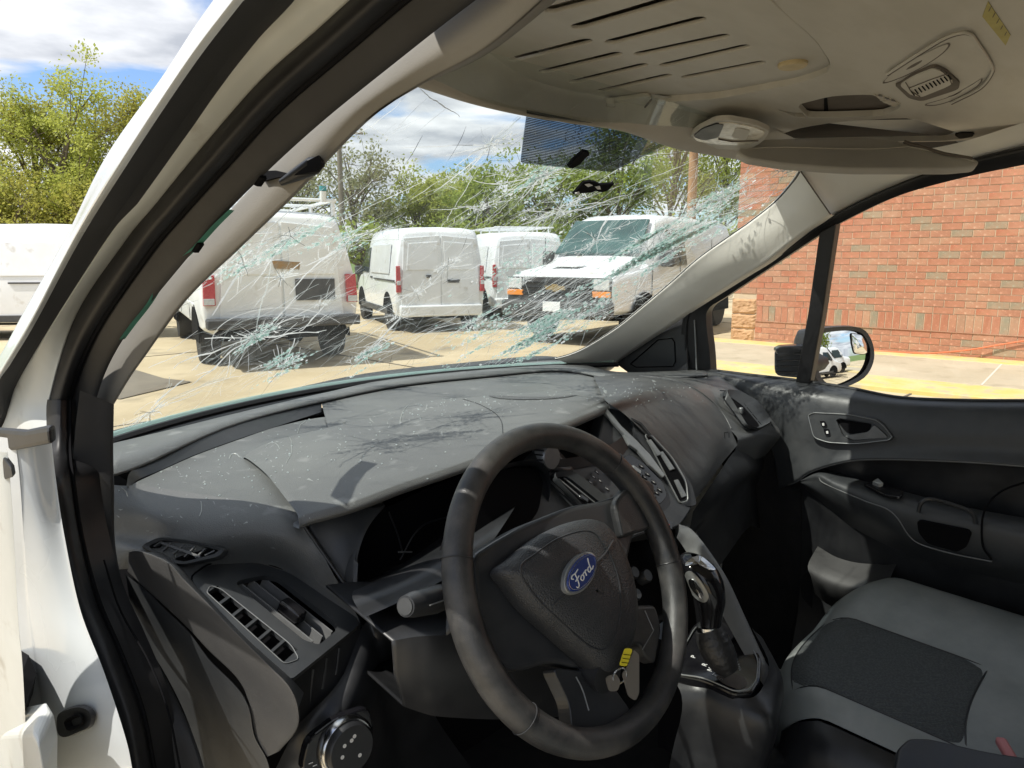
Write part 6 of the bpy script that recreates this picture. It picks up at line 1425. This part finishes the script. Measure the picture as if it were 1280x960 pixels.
# ---- pavement beside the wall with painted edges
def wsheet(name, s0, s1, o0, o1, z0, z1, m, **kw):
    v = [wp(s, z, o) for z in (z0, z1) for s, o in ((s0, o0), (s1, o0), (s1, o1), (s0, o1))]
    o_ = obj(name, v, [(3, 2, 1, 0), (4, 5, 6, 7), (0, 1, 5, 4), (1, 2, 6, 5), (2, 3, 7, 6), (3, 0, 4, 7)], m, smooth=False, bevel=.008); fixn(o_); return o_
pv = wsheet('pavement', -.8, 30, .0, 2.55, -.02, .05, M_WALK); tag(pv, kind='structure', label='concrete pavement along the brick wall')
kb_ = wsheet('kerb', -.8, 30, 2.552, 3.35, -.02, .046, M_YEL); tag(kb_, kind='structure', label='kerb with worn yellow paint')
ks = wsheet('wall_strip', -.6, 30, .02, .50, .0, .057, M_YEL); tag(ks, kind='structure', label='worn yellow painted strip at the foot of the wall')
for s in (-.1, 1.9, 3.95, 6, 8):
    MB().add([wp(s + .22 * 0, .0515, .5), wp(s + .02, .0515, .5), wp(s + .06, .0515, 2.55), wp(s + .04, .0515, 2.55)], [(0, 1, 2, 3)]).build('slab_joint', mat('joint_light', (.62, .58, .50), .8) if 'joint_light' not in MATS else MATS['joint_light'], pv, smooth=False)
# orange cord slung along the wall, chalky streak
cp = [wp(*t) for t in ((2.3, .06, .20), (2.7, .065, .16), (3.1, .09, .14), (3.5, .16, .10), (3.9, .27, .06), (4.25, .36, .05), (4.8, .46, .05), (5.6, .52, .05))]
co_ = MB().tube(crs(cp, 40), .011, 8).build('extension_cord', mat('orange_cord', (.62, .15, .05), .5)); tag(co_, 'orange extension cord slung along the foot of the brick wall', 'cord')

# ---- vans
M_VW = mat('van_white', (.79, .82, .84), .3, (.74, .77, .78), vscale=3, coat=.5, col3=(.52, .50, .45), c3scale=5, c3lo=.6, c3hi=.8)
M_VC = mat('van_cream', (.78, .80, .80), .4, (.73, .75, .74), vscale=3, coat=.3, col3=(.46, .42, .34), c3scale=5, c3lo=.6, c3hi=.8)
M_TYRE = mat('tyre', (.018, .018, .018), .8, (.028, .027, .026), vscale=20); M_RIM = mat('rim_steel', (.42, .42, .41), .4, (.34, .34, .33), vscale=12, metal=.5)
M_VGL = mat('van_window', (.02, .035, .035), .06, coat=.5); M_TEALG = mat('windscreen_teal', (.055, .12, .115), .05, (.03, .07, .07), vscale=2.5, coat=.6)
M_TAIL = mat('tail_red', (.42, .02, .03), .25, (.50, .05, .05), vscale=30, coat=.6); M_AMB = mat('amber_lens', (.80, .28, .04), .3, coat=.5)
M_BUMP = mat('bumper_grey', (.045, .047, .05), .55, (.07, .07, .07), vscale=6); M_RUST = mat('rust_patch', (.34, .20, .07), .8, (.28, .22, .14), vscale=14)
M_CLR = mat('clear_lens', (.60, .62, .62), .15, (.45, .47, .48), vscale=25, coat=.6)
def body(stations, m, name='body', par=None, tum=.0):
    rows = []
    for (x, zb, zm, zt, hb, hm_, ht) in stations:
        half = [(hb * .88, zb), (hb, zb + .06), (hm_, zb + (zm - zb) * .45), (hm_, zm), (hm_ + (ht - hm_) * .5, zm + (zt - zm) * .5), (ht, zt - .13), (ht - .03, zt - .06), (ht - .10, zt - .015), (ht - .30, zt + .012), (0, zt + .025)]
        rows.append([Vector((x, y, z)) for y, z in half] + [Vector((x, -y, z)) for y, z in half[-2::-1]])
    mb = MB().grid(rows); n = len(rows[0])
    mb.f.append(tuple(range(n))[::-1]); mb.mi.append(0); b = (len(rows) - 1) * n; mb.f.append(tuple(b + k for k in range(n))); mb.mi.append(0)
    o = mb.build(name, m, par, bevel=.03, seg=2, angle=50); fixn(o); return o
def quadp(name, pts, th, m, par, bev=.01):
    P = [Vector(p) for p in pts]; n_ = (P[1] - P[0]).cross(P[2] - P[1]).normalized() * th * 1.6; P = [p - n_ * .5 for p in P]
    o = MB().prism(P, n_).build(name, m, par, smooth=False, bevel=bev); fixn(o); return o
def wheel(x, y, par, r=.34, w_=.22):
    M4 = Matrix.Translation((x, y, r)) @ Matrix.Rotation(math.radians(90), 4, 'X')
    s = 1 if y > 0 else -1
    t = MB().lathe([(r * .60, -w_ / 2), (r * .94, -w_ / 2), (r, -w_ * .36), (r, w_ * .36), (r * .94, w_ / 2), (r * .60, w_ / 2)], M4, 28).build('wheel', M_TYRE, par)
    MB().lathe([(.03, -s * w_ * .42), (r * .30, -s * w_ * .44), (r * .36, -s * w_ * .30), (r * .58, -s * w_ * .34), (r * .64, -s * w_ * .5), (r * .64, 0), (.03, 0)], M4, 24).build('rim', M_RIM, t)
    return t
def arch(x, y, par, r=.43, s=1):
    P = [Vector((x + r * math.cos(a), y, .34 + r * math.sin(a))) for a in [math.pi * k / 16 for k in range(17)]] + [Vector((x - r, y, .32)), Vector((x + r, y, .32))]
    o = MB().prism(P, Vector((0, .012 * s, 0))).build('wheel_arch', M_BLACK, par, smooth=False); return o
def place(root, l, f, hl, hf):
    p = cw(l, f); d = cdir(hl, hf); root.location = (p.x, p.y, .004); root.rotation_euler = (0, 0, math.atan2(d.y, d.x))

def transit_like(label, rack=False, tagd=True):
    r = empty('panel_van'); tag(r, label, 'van')
    st = [(0, .40, 1.05, 1.72, .80, .84, .70), (.03, .34, 1.05, 1.90, .86, .885, .76), (.14, .30, 1.05, 1.99, .88, .90, .785), (1.5, .30, 1.05, 2.02, .88, .90, .79), (2.75, .30, 1.05, 2.0, .88, .90, .78), (3.05, .30, 1.05, 1.90, .88, .90, .76), (3.75, .30, 1.02, 1.24, .88, .89, .74), (3.95, .30, .98, 1.10, .88, .88, .72), (4.42, .32, .85, .92, .82, .84, .62), (4.55, .36, .62, .72, .76, .78, .60)]
    body(st, M_VW, par=r)
    for s in (-1, 1):
        # rear leaf: raised panel with its inset window stamping, seam between
        quadp('rear_door', [(-.012, s * .012, .48), (-.012, s * .80, .48), (-.004, s * .72, 1.80), (-.004, s * .012, 1.86)], .018 * (1 if s > 0 else -1), M_VW, r, .012)
        quadp('window_stamping', [(-.030, s * .06, 1.20), (-.030, s * .68, 1.20), (-.024, s * .63, 1.70), (-.024, s * .06, 1.74)], .010 * (1 if s > 0 else -1), M_VW, r, .01)
        quadp('tail_lamp', [(-.02, s * .79, .78), (-.02, s * .885, .78), (-.01, s * .875, 1.28), (-.01, s * .80, 1.28)], .04 * (1 if s > 0 else -1), M_TAIL, r, .012)
        quadp('lamp_lens', [(-.026, s * .80, .92), (-.026, s * .875, .92), (-.024, s * .875, 1.0), (-.024, s * .80, 1.0)], .04 * (1 if s > 0 else -1), M_CLR, r, .004)
        quadp('front_window', [(2.62, s * .905, 1.12), (3.55, s * .902, 1.12), (3.12, s * .84, 1.62), (2.62, s * .83, 1.66)], .012 * -s, M_VGL, r, .01)
        quadp('side_stamping', [(.5, s * .908, 1.12), (2.35, s * .908, 1.12), (2.35, s * .84, 1.70), (.5, s * .84, 1.70)], .010 * -s, M_VW, r, .01)
        MB().box((3.35, s * 1.0, 1.15), (.10, .18, .20)).build('door_mirror', M_BUMP, r, bevel=.03)
        MB().box((1.0, s * .915, 1.0), (2.0, .02, .03)).build('slide_rail', M_BUMP, r, bevel=.005)
        MB().box((2.3, s * .912, 1.02), (.16, .03, .04)).build('handle', M_BUMP, r, bevel=.006)
        quadp('headlight', [(4.28, s * .80, .78), (4.50, s * .66, .74), (4.44, s * .62, .92), (4.15, s * .80, .98)], .02 * -s, M_CLR, r)
        MB().box((2.2, s * .89, .38), (2.9, .05, .12)).build('side_moulding', M_BUMP, r, bevel=.01)
        for x in (.75, 3.65): arch(x, s * .893, r, s=s); wheel(x, s * .80, r, .315, .20)
    MB().box((-.02, 0, .42), (.12, 1.66, .22)).build('bumper', M_VW, r, bevel=.03)
    MB().box((-.04, .25, 1.08), (.03, .10, .05)).build('handle', M_BUMP, r); MB().box((-.036, -.25, .98), (.03, .22, .05)).build('handle', M_BUMP, r)
    for y in (-.35, -.15): MB().box((-.034, y, 1.0), (.01, .05, .03)).build('door_latch', M_BUMP, r)
    quadp('windscreen', [(3.12, .66, 1.89), (3.12, -.66, 1.89), (3.80, -.74, 1.26), (3.80, .74, 1.26)], -.03, M_VGL, r)
    MB().box((4.54, 0, .62), (.05, 1.1, .16)).build('grille', M_BUMP, r, bevel=.01); MB().box((2, 0, .32), (4.0, 1.5, .12)).build('underbody', M_BLACK, r)
    if rack:
        for y in (-.6, .6): MB().tube([Vector((.3, y, 2.12)), Vector((2.8, y, 2.12))], .02, 8).build('roof_rail', M_VW, r)
        for x in (.4, 1.2, 2.0, 2.7):
            MB().tube([Vector((x, -.72, 2.12)), Vector((x, .72, 2.12))], .018, 8).build('rack_bar', M_VW, r)
            for y in (-.6, .6): MB().tube([Vector((x, y, 1.98)), Vector((x, y, 2.12))], .018, 6).build('rack_post', M_VW, r)
    return r
t1 = transit_like('small white panel van with blank rear doors, middle of the vans seen from behind')
place(t1, -1.38, 14.1, -.368, .93)
t2 = transit_like('white panel van with roof rack standing behind the front-facing van', rack=True); place(t2, .40, 16.6, -.30, .95)
t3 = transit_like('white panel van seen side-on at the left edge beyond the door frame'); place(t3, -6.9, 13.8, -.96, -.14)

# large work van with ladder rack
def big_van(label, m=M_VC, hs=0.0):
    r = empty('work_van'); tag(r, label, 'van')
    st = [(0, .55, 1.10, 1.80, .90, .96, .74), (.03, .50, 1.10, 1.94, .96, .995, .79), (.16, .46, 1.10, 2.02, .99, 1.01, .81), (2.0, .46, 1.10, 2.06, .99, 1.01, .83), (3.7 - hs, .46, 1.10, 2.05, .99, 1.01, .82), (4.05 - hs, .46, 1.10, 1.96, .99, 1.01, .80), (4.66 - hs, .46, 1.08, 1.36, .99, 1.0, .84), (4.80 - hs, .46, 1.04, 1.26, .98, .99, .86), (5.40, .48, 1.0, 1.14, .95, .96, .84), (5.52, .50, .95, 1.05, .93, .94, .82)]
    body(st, m, par=r)
    for s in (-1, 1):
        for x in (.95, 4.55): arch(x, s * 1.004, r, .47, s); wheel(x, s * .86, r, .37, .25)
        quadp('front_window', [(3.2 - hs, s * 1.01, 1.20), (4.35 - hs, s * 1.005, 1.20), (4.0 - hs, s * .90, 1.80), (3.2 - hs, s * .90, 1.82)], .014 * -s, M_VGL, r)
        MB().box((4.35 - hs, s * 1.13, 1.32), (.10, .22, .26)).build('door_mirror', M_BUMP, r, bevel=.03)
        MB().box((2.4, s * 1.012, .80), (3.0, .02, .05)).build('side_moulding', m, r, bevel=.006)
        for x in (1.62, 3.12, 4.28): MB().box((x, s * 1.010, 1.12), (.012, .008, 1.1)).build('door_gap', M_BUMP, r, smooth=False)
    MB().box((2.6, 0, .45), (5.0, 1.6, .16)).build('underbody', M_BLACK, r)
    return r
ev = big_van('large cream-white work van with ladder rack and grey step bumper, rear towards the windscreen')
for s in (-1, 1):
    quadp('rear_door', [(-.014, s * .012, .66), (-.014, s * .80, .66), (-.004, s * .70, 1.84), (-.004, s * .012, 1.90)], .02 * (1 if s > 0 else -1), M_VC, ev, .012)
    quadp('window_stamping', [(-.034, s * .09, 1.22), (-.034, s * .70, 1.22), (-.026, s * .64, 1.72), (-.026, s * .09, 1.76)], .010 * (1 if s > 0 else -1), M_VC, ev, .02)
    tl_ = quadp('tail_lamp', [(-.03, s * .84, .84), (-.03, s * .985, .84), (-.02, s * .97, 1.22), (-.02, s * .83, 1.22)], .05 * (1 if s > 0 else -1), M_TAIL, ev, .008)
    quadp('lamp_lens', [(-.036, s * .85, .85), (-.036, s * .98, .85), (-.036, s * .98, .93), (-.036, s * .85, .93)], .05 * (1 if s > 0 else -1), M_CLR, ev, .004)
quadp('door_panel', [(-.040, -.16, .88), (-.040, -.68, .88), (-.040, -.68, 1.16), (-.040, -.16, 1.16)], -.02, M_BUMP, ev, .004)
quadp('rust_patch', [(-.040, .10, 1.30), (-.040, -.22, 1.28), (-.038, -.24, 1.38), (-.038, .12, 1.40)], -.006, M_RUST, ev, .001)
MB().box((-.10, 0, .61), (.24, 1.94, .13)).build('step_bumper', M_BUMP, ev, bevel=.02)
MB().box((-.10, -.30, .46), (.10, .60, .10)).build('tow_bar', M_BLACK, ev, bevel=.01); MB().box((-.14, .15, .44), (.14, .10, .16)).build('tow_hitch', M_BUMP, ev, bevel=.01)
MB().box((.0, .30, 1.99), (.03, .34, .045)).build('brake_light', M_TAIL, ev, bevel=.006)
MB().tube([Vector((.3, -.2, .40)), Vector((1.6, -.2, .40))], .12, 12).build('spare_tank', M_BLACK, ev)
for y in (-.75, .75): MB().tube([Vector((.1, y, 2.20)), Vector((4.0, y, 2.20))], .025, 8).build('rack_rail', M_VW, ev)
for x in (.15, 1.4, 2.7, 3.9):
    MB().tube([Vector((x, -.80, 2.20)), Vector((x, .80, 2.20))], .022, 8).build('rack_bar', M_VW, ev)
    for y in (-.75, .75): MB().tube([Vector((x, y, 2.0)), Vector((x, y, 2.20))], .03, 6).build('rack_post', M_VW, ev)
MB().tube([Vector((.15, -.62, 2.18)), Vector((.12, -.62, 2.32))], .045, 10).build('rack_stop', M_VW, ev); MB().tube([Vector((.12, -.62, 2.32)), Vector((.12, -.62, 2.38))], .048, 10).build('stop_cap', mat('teal_plastic', (.03, .25, .28), .5), ev)
place(ev, -3.02, 9.55, -.48, .877)

cv = big_van('full-size white van facing us with black grille, gold emblem and amber lamps', M_VW, .38)
# front end
fx = 5.53
quadp('grille', [(fx, -.92, .67), (fx, .92, .67), (fx, .92, 1.04), (fx, -.92, 1.04)], .03, M_BUMP, cv, .01)
for z in (.80, .88, .96): MB().box((fx + .045, 0, z), (.02, 1.26, .02)).build('grille_bar', M_GLOSS, cv, bevel=.003)
em_ = [(-.17, -.03), (-.06, -.03), (-.045, -.055), (.065, -.055), (.05, -.03), (.17, -.03), (.15, .03), (.045, .03), (.03, .055), (-.08, .055), (-.065, .03), (-.19, .03)]
MB().prism([Vector((fx + .05, y, .88 + z)) for y, z in em_], Vector((.02, 0, 0))).build('grille_emblem', mat('emblem_gold', (.42, .30, .10), .3, metal=.6), cv, smooth=False)
for s in (-1, 1):
    quadp('headlight', [(fx + .02, s * .64, .86), (fx + .02, s * .90, .86), (fx + .02, s * .90, 1.02), (fx + .02, s * .64, 1.02)], .03 * s, M_CLR, cv, .01)
    quadp('indicator', [(fx + .02, s * .62, .75), (fx + .02, s * .92, .75), (fx + .02, s * .92, .84), (fx + .02, s * .62, .84)], .03 * s, M_AMB, cv, .008)
    MB().tube([Vector((4.24, s * .50, 1.44)), Vector((4.14, s * .05, 1.56))], .012, 5).build('wiper', M_BLACK, cv)
MB().box((fx + .06, 0, .56), (.22, 1.92, .24)).build('bumper', M_BUMP, cv, bevel=.04, seg=3)
MB().box((fx + .18, 0, .60), (.02, .31, .15)).build('number_plate', M_VW, cv, bevel=.003)
quadp('windscreen', [(3.75, .70, 1.955), (3.75, -.70, 1.955), (4.32, -.79, 1.395), (4.32, .79, 1.395)], -.03, M_TEALG, cv, .012)
MB().box((4.95, 0, 1.205), (.90, .50, .02)).build('bonnet_crease', M_VW, cv, bevel=.01)
for k, (x, y, d_) in enumerate(((4.35, .3, .24), (4.35, -.36, .22))):
    MB().tube([Vector((x - .65, y, 1.5)), Vector((x - .67, y, 1.74))], .001, 6).build('seat_shape', M_BLACK, cv)
# place: heading towards the camera; location is the rear
fl = Vector((1.755, 11.7)); bd = Vector((math.sin(math.radians(35)), math.cos(math.radians(35)))); rw = Vector((-math.cos(math.radians(35)), math.sin(math.radians(35))))
rc = fl + rw * 1.0 + bd * 5.55
place(cv, rc.x, rc.y, -bd.x, -bd.y); cv.scale = (1.06, 1.08, 1.075)

# vehicles that only the door mirror shows
ms = big_van('white work van parked far behind, seen only in the door mirror', M_VW); ms.location = (3.6, -17.4, .004); ms.rotation_euler = (0, 0, math.radians(3))
m2 = transit_like('small white van parked in front of the other one, seen only in the door mirror'); m2.location = (2.1, -13.6, .004); m2.rotation_euler = (0, 0, math.radians(-4))

# ---- trees
def leafmat(name, c1, c2, c3):
    m = bpy.data.materials.new(name); m.use_nodes = True; t = m.node_tree; b = t.nodes['Principled BSDF']; out = t.nodes['Material Output']
    g = N(t, 'ShaderNodeNewGeometry'); n = N(t, 'ShaderNodeTexNoise'); n.inputs['Scale'].default_value = .9; n.inputs['Detail'].default_value = 3
    co = N(t, 'ShaderNodeTexCoord'); t.links.new(co.outputs['Object'], n.inputs['Vector'])
    r = N(t, 'ShaderNodeValToRGB'); r.color_ramp.elements[0].position = .35; r.color_ramp.elements[0].color = (*c1, 1); r.color_ramp.elements[1].position = .65; r.color_ramp.elements[1].color = (*c2, 1)
    t.links.new(n.outputs['Fac'], r.inputs[0]); x = N(t, 'ShaderNodeMixRGB'); x.inputs[2].default_value = (*c3, 1); t.links.new(r.outputs[0], x.inputs[1]); t.links.new(g.outputs['Random Per Island'], x.inputs[0])
    mm = N(t, 'ShaderNodeMath', operation='MULTIPLY'); mm.inputs[1].default_value = .55; t.links.new(g.outputs['Random Per Island'], mm.inputs[0]); t.links.new(mm.outputs[0], x.inputs[0])
    t.links.new(x.outputs[0], b.inputs['Base Color']); b.inputs['Roughness'].default_value = .6
    tl = N(t, 'ShaderNodeBsdfTranslucent'); t.links.new(x.outputs[0], tl.inputs[0]); ms_ = N(t, 'ShaderNodeMixShader'); ms_.inputs[0].default_value = .55
    t.links.new(b.outputs[0], ms_.inputs[1]); t.links.new(tl.outputs[0], ms_.inputs[2]); t.links.new(ms_.outputs[0], out.inputs[0]); return m
LM = {'yellow': leafmat('leaf_yellow_green', (.40, .40, .08), (.48, .46, .11), (.30, .31, .07)), 'green': leafmat('leaf_green', (.32, .40, .08), (.40, .47, .11), (.24, .31, .07)), 'bright': leafmat('leaf_bright', (.42, .47, .09), (.50, .53, .13), (.32, .36, .08)), 'bare': leafmat('leaf_sparse', (.32, .34, .17), (.38, .38, .20), (.26, .25, .15)), 'dark': leafmat('leaf_dark', (.22, .30, .07), (.30, .37, .10), (.16, .22, .06))}
M_BARK = mat('bark', (.12, .095, .07), .9, (.17, .14, .11), vscale=6)
def tree(l, f, h, w_, kind, label, seed, n=5200, leaf=.10, low=.12, group='trees behind the parked vans', cat='tree', dens_=1.0, gap=.30):
    rg = random.Random(seed); p = cw(l, f); r = empty('tree', (p.x, p.y, 0)); tag(r, label, cat, group)
    tr = MB(); tips = []
    top = Vector((rg.gauss(0, .2), rg.gauss(0, .2), h * .72))
    tr.tube(crs([Vector((0, 0, -.1)), Vector((rg.gauss(0, .12), rg.gauss(0, .12), h * .3)), top], 8), [.17 - .018 * k for k in range(8)], 7)
    nb = 22
    for k in range(nb):
        a = rg.uniform(0, 6.28); z0 = h * rg.uniform(.10, .66); st = Vector((0, 0, z0)).lerp(top, z0 / h * .3); rr = w_ * rg.uniform(.55, 1.0) * (1 - .35 * z0 / h)
        en = Vector((math.cos(a) * rr, math.sin(a) * rr, min(h, z0 + h * rg.uniform(.18, .48)))); md = st.lerp(en, .5) + Vector((0, 0, h * .05))
        P = crs([st, md, en], 6); tr.tube(P, [.06 - .009 * q for q in range(6)], 5); tips += [(P[3], .55), (P[4], .7), (en, .8)]
        for _ in range(4):
            e2 = P[rg.randint(2, 5)] + Vector((rg.gauss(0, .5), rg.gauss(0, .5), rg.uniform(.1, .9))) * (w_ / 2.2); tr.tube([P[3], e2], [.018, .006], 4); tips.append((e2, .6))
    tips.append((top + Vector((0, 0, h * .16)), .7)); tips.append((top, .9))
    tr.build('trunk', M_BARK, r)
    lv, lf = [], []
    cl_ = [(c_, s * w_ * .34 * rg.uniform(.6, 1.2), rg.uniform(.5, 1.4)) for c_, s in tips]; tot = sum(q[2] for q in cl_)
    for c_, s, wt in cl_:
        for _ in range(int(n * dens_ * wt / tot)):
            d = Vector((rg.gauss(0, 1), rg.gauss(0, 1), rg.gauss(0, .9))); q = c_ + d * s * .55
            if q.z < h * low * .5 or noise.noise(q * .9 + Vector((seed, 0, 0))) < -gap: continue
            a, b = Vector((rg.gauss(0, 1), rg.gauss(0, 1), rg.gauss(0, 1))).normalized(), Vector((rg.gauss(0, 1), rg.gauss(0, 1), rg.gauss(0, .6))).normalized()
            b = (b - a * b.dot(a)).normalized(); z_ = leaf * rg.uniform(.6, 1.5); k = len(lv)
            lv += [q - a * z_, q + b * z_ * .55, q + a * z_, q - b * z_ * .55]; lf.append((k, k + 1, k + 2, k + 3))
    obj('crown', lv, lf, LM[kind], r, smooth=False); return r
FD = [ # l, f, h, w, kind, label
 (-20.5, 26, 6.0, 3.0, 'yellow', 'bushy yellow-green tree at the far left, outermost beyond the door frame'),
 (-17.3, 27, 6.3, 2.7, 'yellow', 'yellow-green tree with bare twigs, second from the left beyond the door frame'),
 (-15.2, 25, 6.7, 2.4, 'bright', 'tallest leafy yellow-green tree beside the white door pillar'),
 (-13.0, 27, 6.6, 2.3, 'yellow', 'yellow-green tree partly hidden by the driver-side pillar'),
 (-11.4, 40, 6.8, 3.0, 'bare', 'thin-leaved tree behind the rack of the cream work van, left of the utility pole'),
 (-8.0, 38, 6.8, 2.8, 'bare', 'sparse grey-green tree just right of the utility pole'),
 (-5.4, 41, 5.9, 2.2, 'bright', 'rounded lime-green tree above the small van left rear'),
 (-3.4, 44, 6.2, 2.4, 'bright', 'lime-green tree between the sparse tree and the taller green ones'),
 (-1.2, 38, 5.6, 2.2, 'green', 'tall green tree left of the printed mirror band'),
 (1.8, 37, 6.2, 2.6, 'green', 'broad green tree behind the printed mirror band'),
 (5.2, 36, 7.6, 3.0, 'green', 'green tree above the roof of the front-facing van'),
 (8.3, 38, 10.2, 3.4, 'bright', 'light green tree left of the brown wooden pole'),
 (11.6, 40, 10.4, 3.6, 'bright', 'light green tree between the wooden pole and the brick corner'),
 (14.2, 42, 9.6, 3.0, 'green', 'green tree next to the brick corner')]
for i, (l, f, h, w_, kd, lb) in enumerate(FD):
    tree(l, f, h, w_, kd, lb, 20 + i, n=(24000 if f < 30 else 9500) if kd != 'bare' else 4500, leaf=.05 if f < 30 else .085, low=.05)
rg = random.Random(3)
SH = [(-24, 28.5), (-21.8, 24.5), (-18.6, 24), (-16, 23.5), (-14, 24.5), (-12, 30), (-9.5, 34), (-6.5, 33), (-4.2, 34), (-2, 33), (.6, 34), (3, 33), (5.4, 34), (8, 33), (10.5, 35), (13, 37)]
sw_ = ['outermost shrub at the far left under the yellow-green trees', 'shrub at the left, above the roof of the side-on van', 'shrub beyond the side-on van, third from the left', 'shrub beside the white door pillar', 'shrub mostly hidden behind the driver-side pillar', 'low dark shrub behind the cream work van roof', 'low shrub beside the foot of the utility pole', 'low shrub between the cream van and the small van', 'low shrub behind the small van roof, left part', 'low shrub behind the small van roof, right part', 'low shrub between the two small vans', 'low shrub behind the van with the roof rack', 'low shrub left of the front-facing van roof', 'low shrub behind the front-facing van roof', 'low shrub at the foot of the wooden pole', 'low shrub nearest to the brick corner']
for i, (l, f) in enumerate(SH):
    kd = 'yellow' if i < 5 else rg.choice(('green', 'bright', 'green', 'dark'))
    r = tree(l, f, 3.4 if i < 5 else 2.5, 2.1, kd, sw_[i], 70 + i, n=9000 if i < 5 else 3000, leaf=.048 if i < 5 else .085, low=.0, group='shrubs along the edge of the lot', cat='shrub', gap=.5); r.name = 'shrub'
# trees that stand behind us, seen only in the mirror
for i, (x, y) in enumerate(((6, -36), (11, -38), (1, -37), (-5, -38))):
    r = tree(0, 0, 7.5, 3.4, 'green', ['leafy tree far behind, nearest to the wall in the door mirror', 'leafy tree far behind, farthest right of our van tail', 'leafy tree far behind, straight behind the two mirrored vans', 'leafy tree far behind, on our van\'s left rear side'][i], 120 + i, n=2500, leaf=.22, group='trees behind the van'); r.location = (x, y, 0)

# ---- utility poles and wires
M_POLE = mat('pole_grey', (.24, .21, .17), .9, (.18, .16, .13), vscale=8, stretch=(1, 1, .1)); M_POLE2 = mat('pole_brown', (.36, .21, .11), .9, (.28, .16, .09), vscale=8, stretch=(1, 1, .1))
def pole(l, f, h, m, label, arms=True, r_=.15):
    p = cw(l, f); r = empty('utility_pole', (p.x, p.y, 0)); tag(r, label, 'utility pole')
    MB().tube([Vector((0, 0, -.2)), Vector((0, 0, h))], [r_, r_ * .7], 12).build('pole_shaft', m, r)
    if arms:
        d = cdir(1, .1)
        MB().tube([d * -1.1 + Vector((0, 0, h - .35)), d * 1.1 + Vector((0, 0, h - .35))], .055, 6).build('cross_arm', m, r)
        for s in (-1, -.45, .45, 1): MB().lathe([(.04, 0), (.06, .05), (.03, .09), (.05, .14)], Matrix.Translation(d * s + Vector((0, 0, h - .30))), 8).build('insulator', M_RIM, r)
    return r
pole(-7.95, 34.5, 7.4, M_POLE, 'grey utility pole with cross arm above the cream work van')
pole(5.9, 24.3, 9.0, M_POLE2, 'brown wooden pole behind the front-facing van, no cross arm visible', arms=False, r_=.17)
pole(-40, 42, 10.5, M_POLE, 'utility pole far out to the left carrying the wires') 
M_WIRE = mat('wire', (.04, .04, .045), .6)
for i, (z0, z1, lab) in enumerate(((10.1, 8.6, 'topmost of the dark overhead wires at the left'), (9.5, 8.1, 'second overhead wire from the top at the left'), (8.4, 7.2, 'third overhead wire, crossing above the left tree'), (7.9, 6.9, 'lowest overhead wire, just over the left treetops'))):
    a, b = cw(-40, 42, z0), cw(-7.95, 34.5, min(7.2, z1)); P = [a.lerp(b, k / 24) - Vector((0, 0, math.sin(math.pi * k / 24) * .5)) for k in range(25)]
    o = MB().tube(P, .022, 5).build('overhead_wire', M_WIRE); tag(o, lab, 'wire', 'overhead wires')
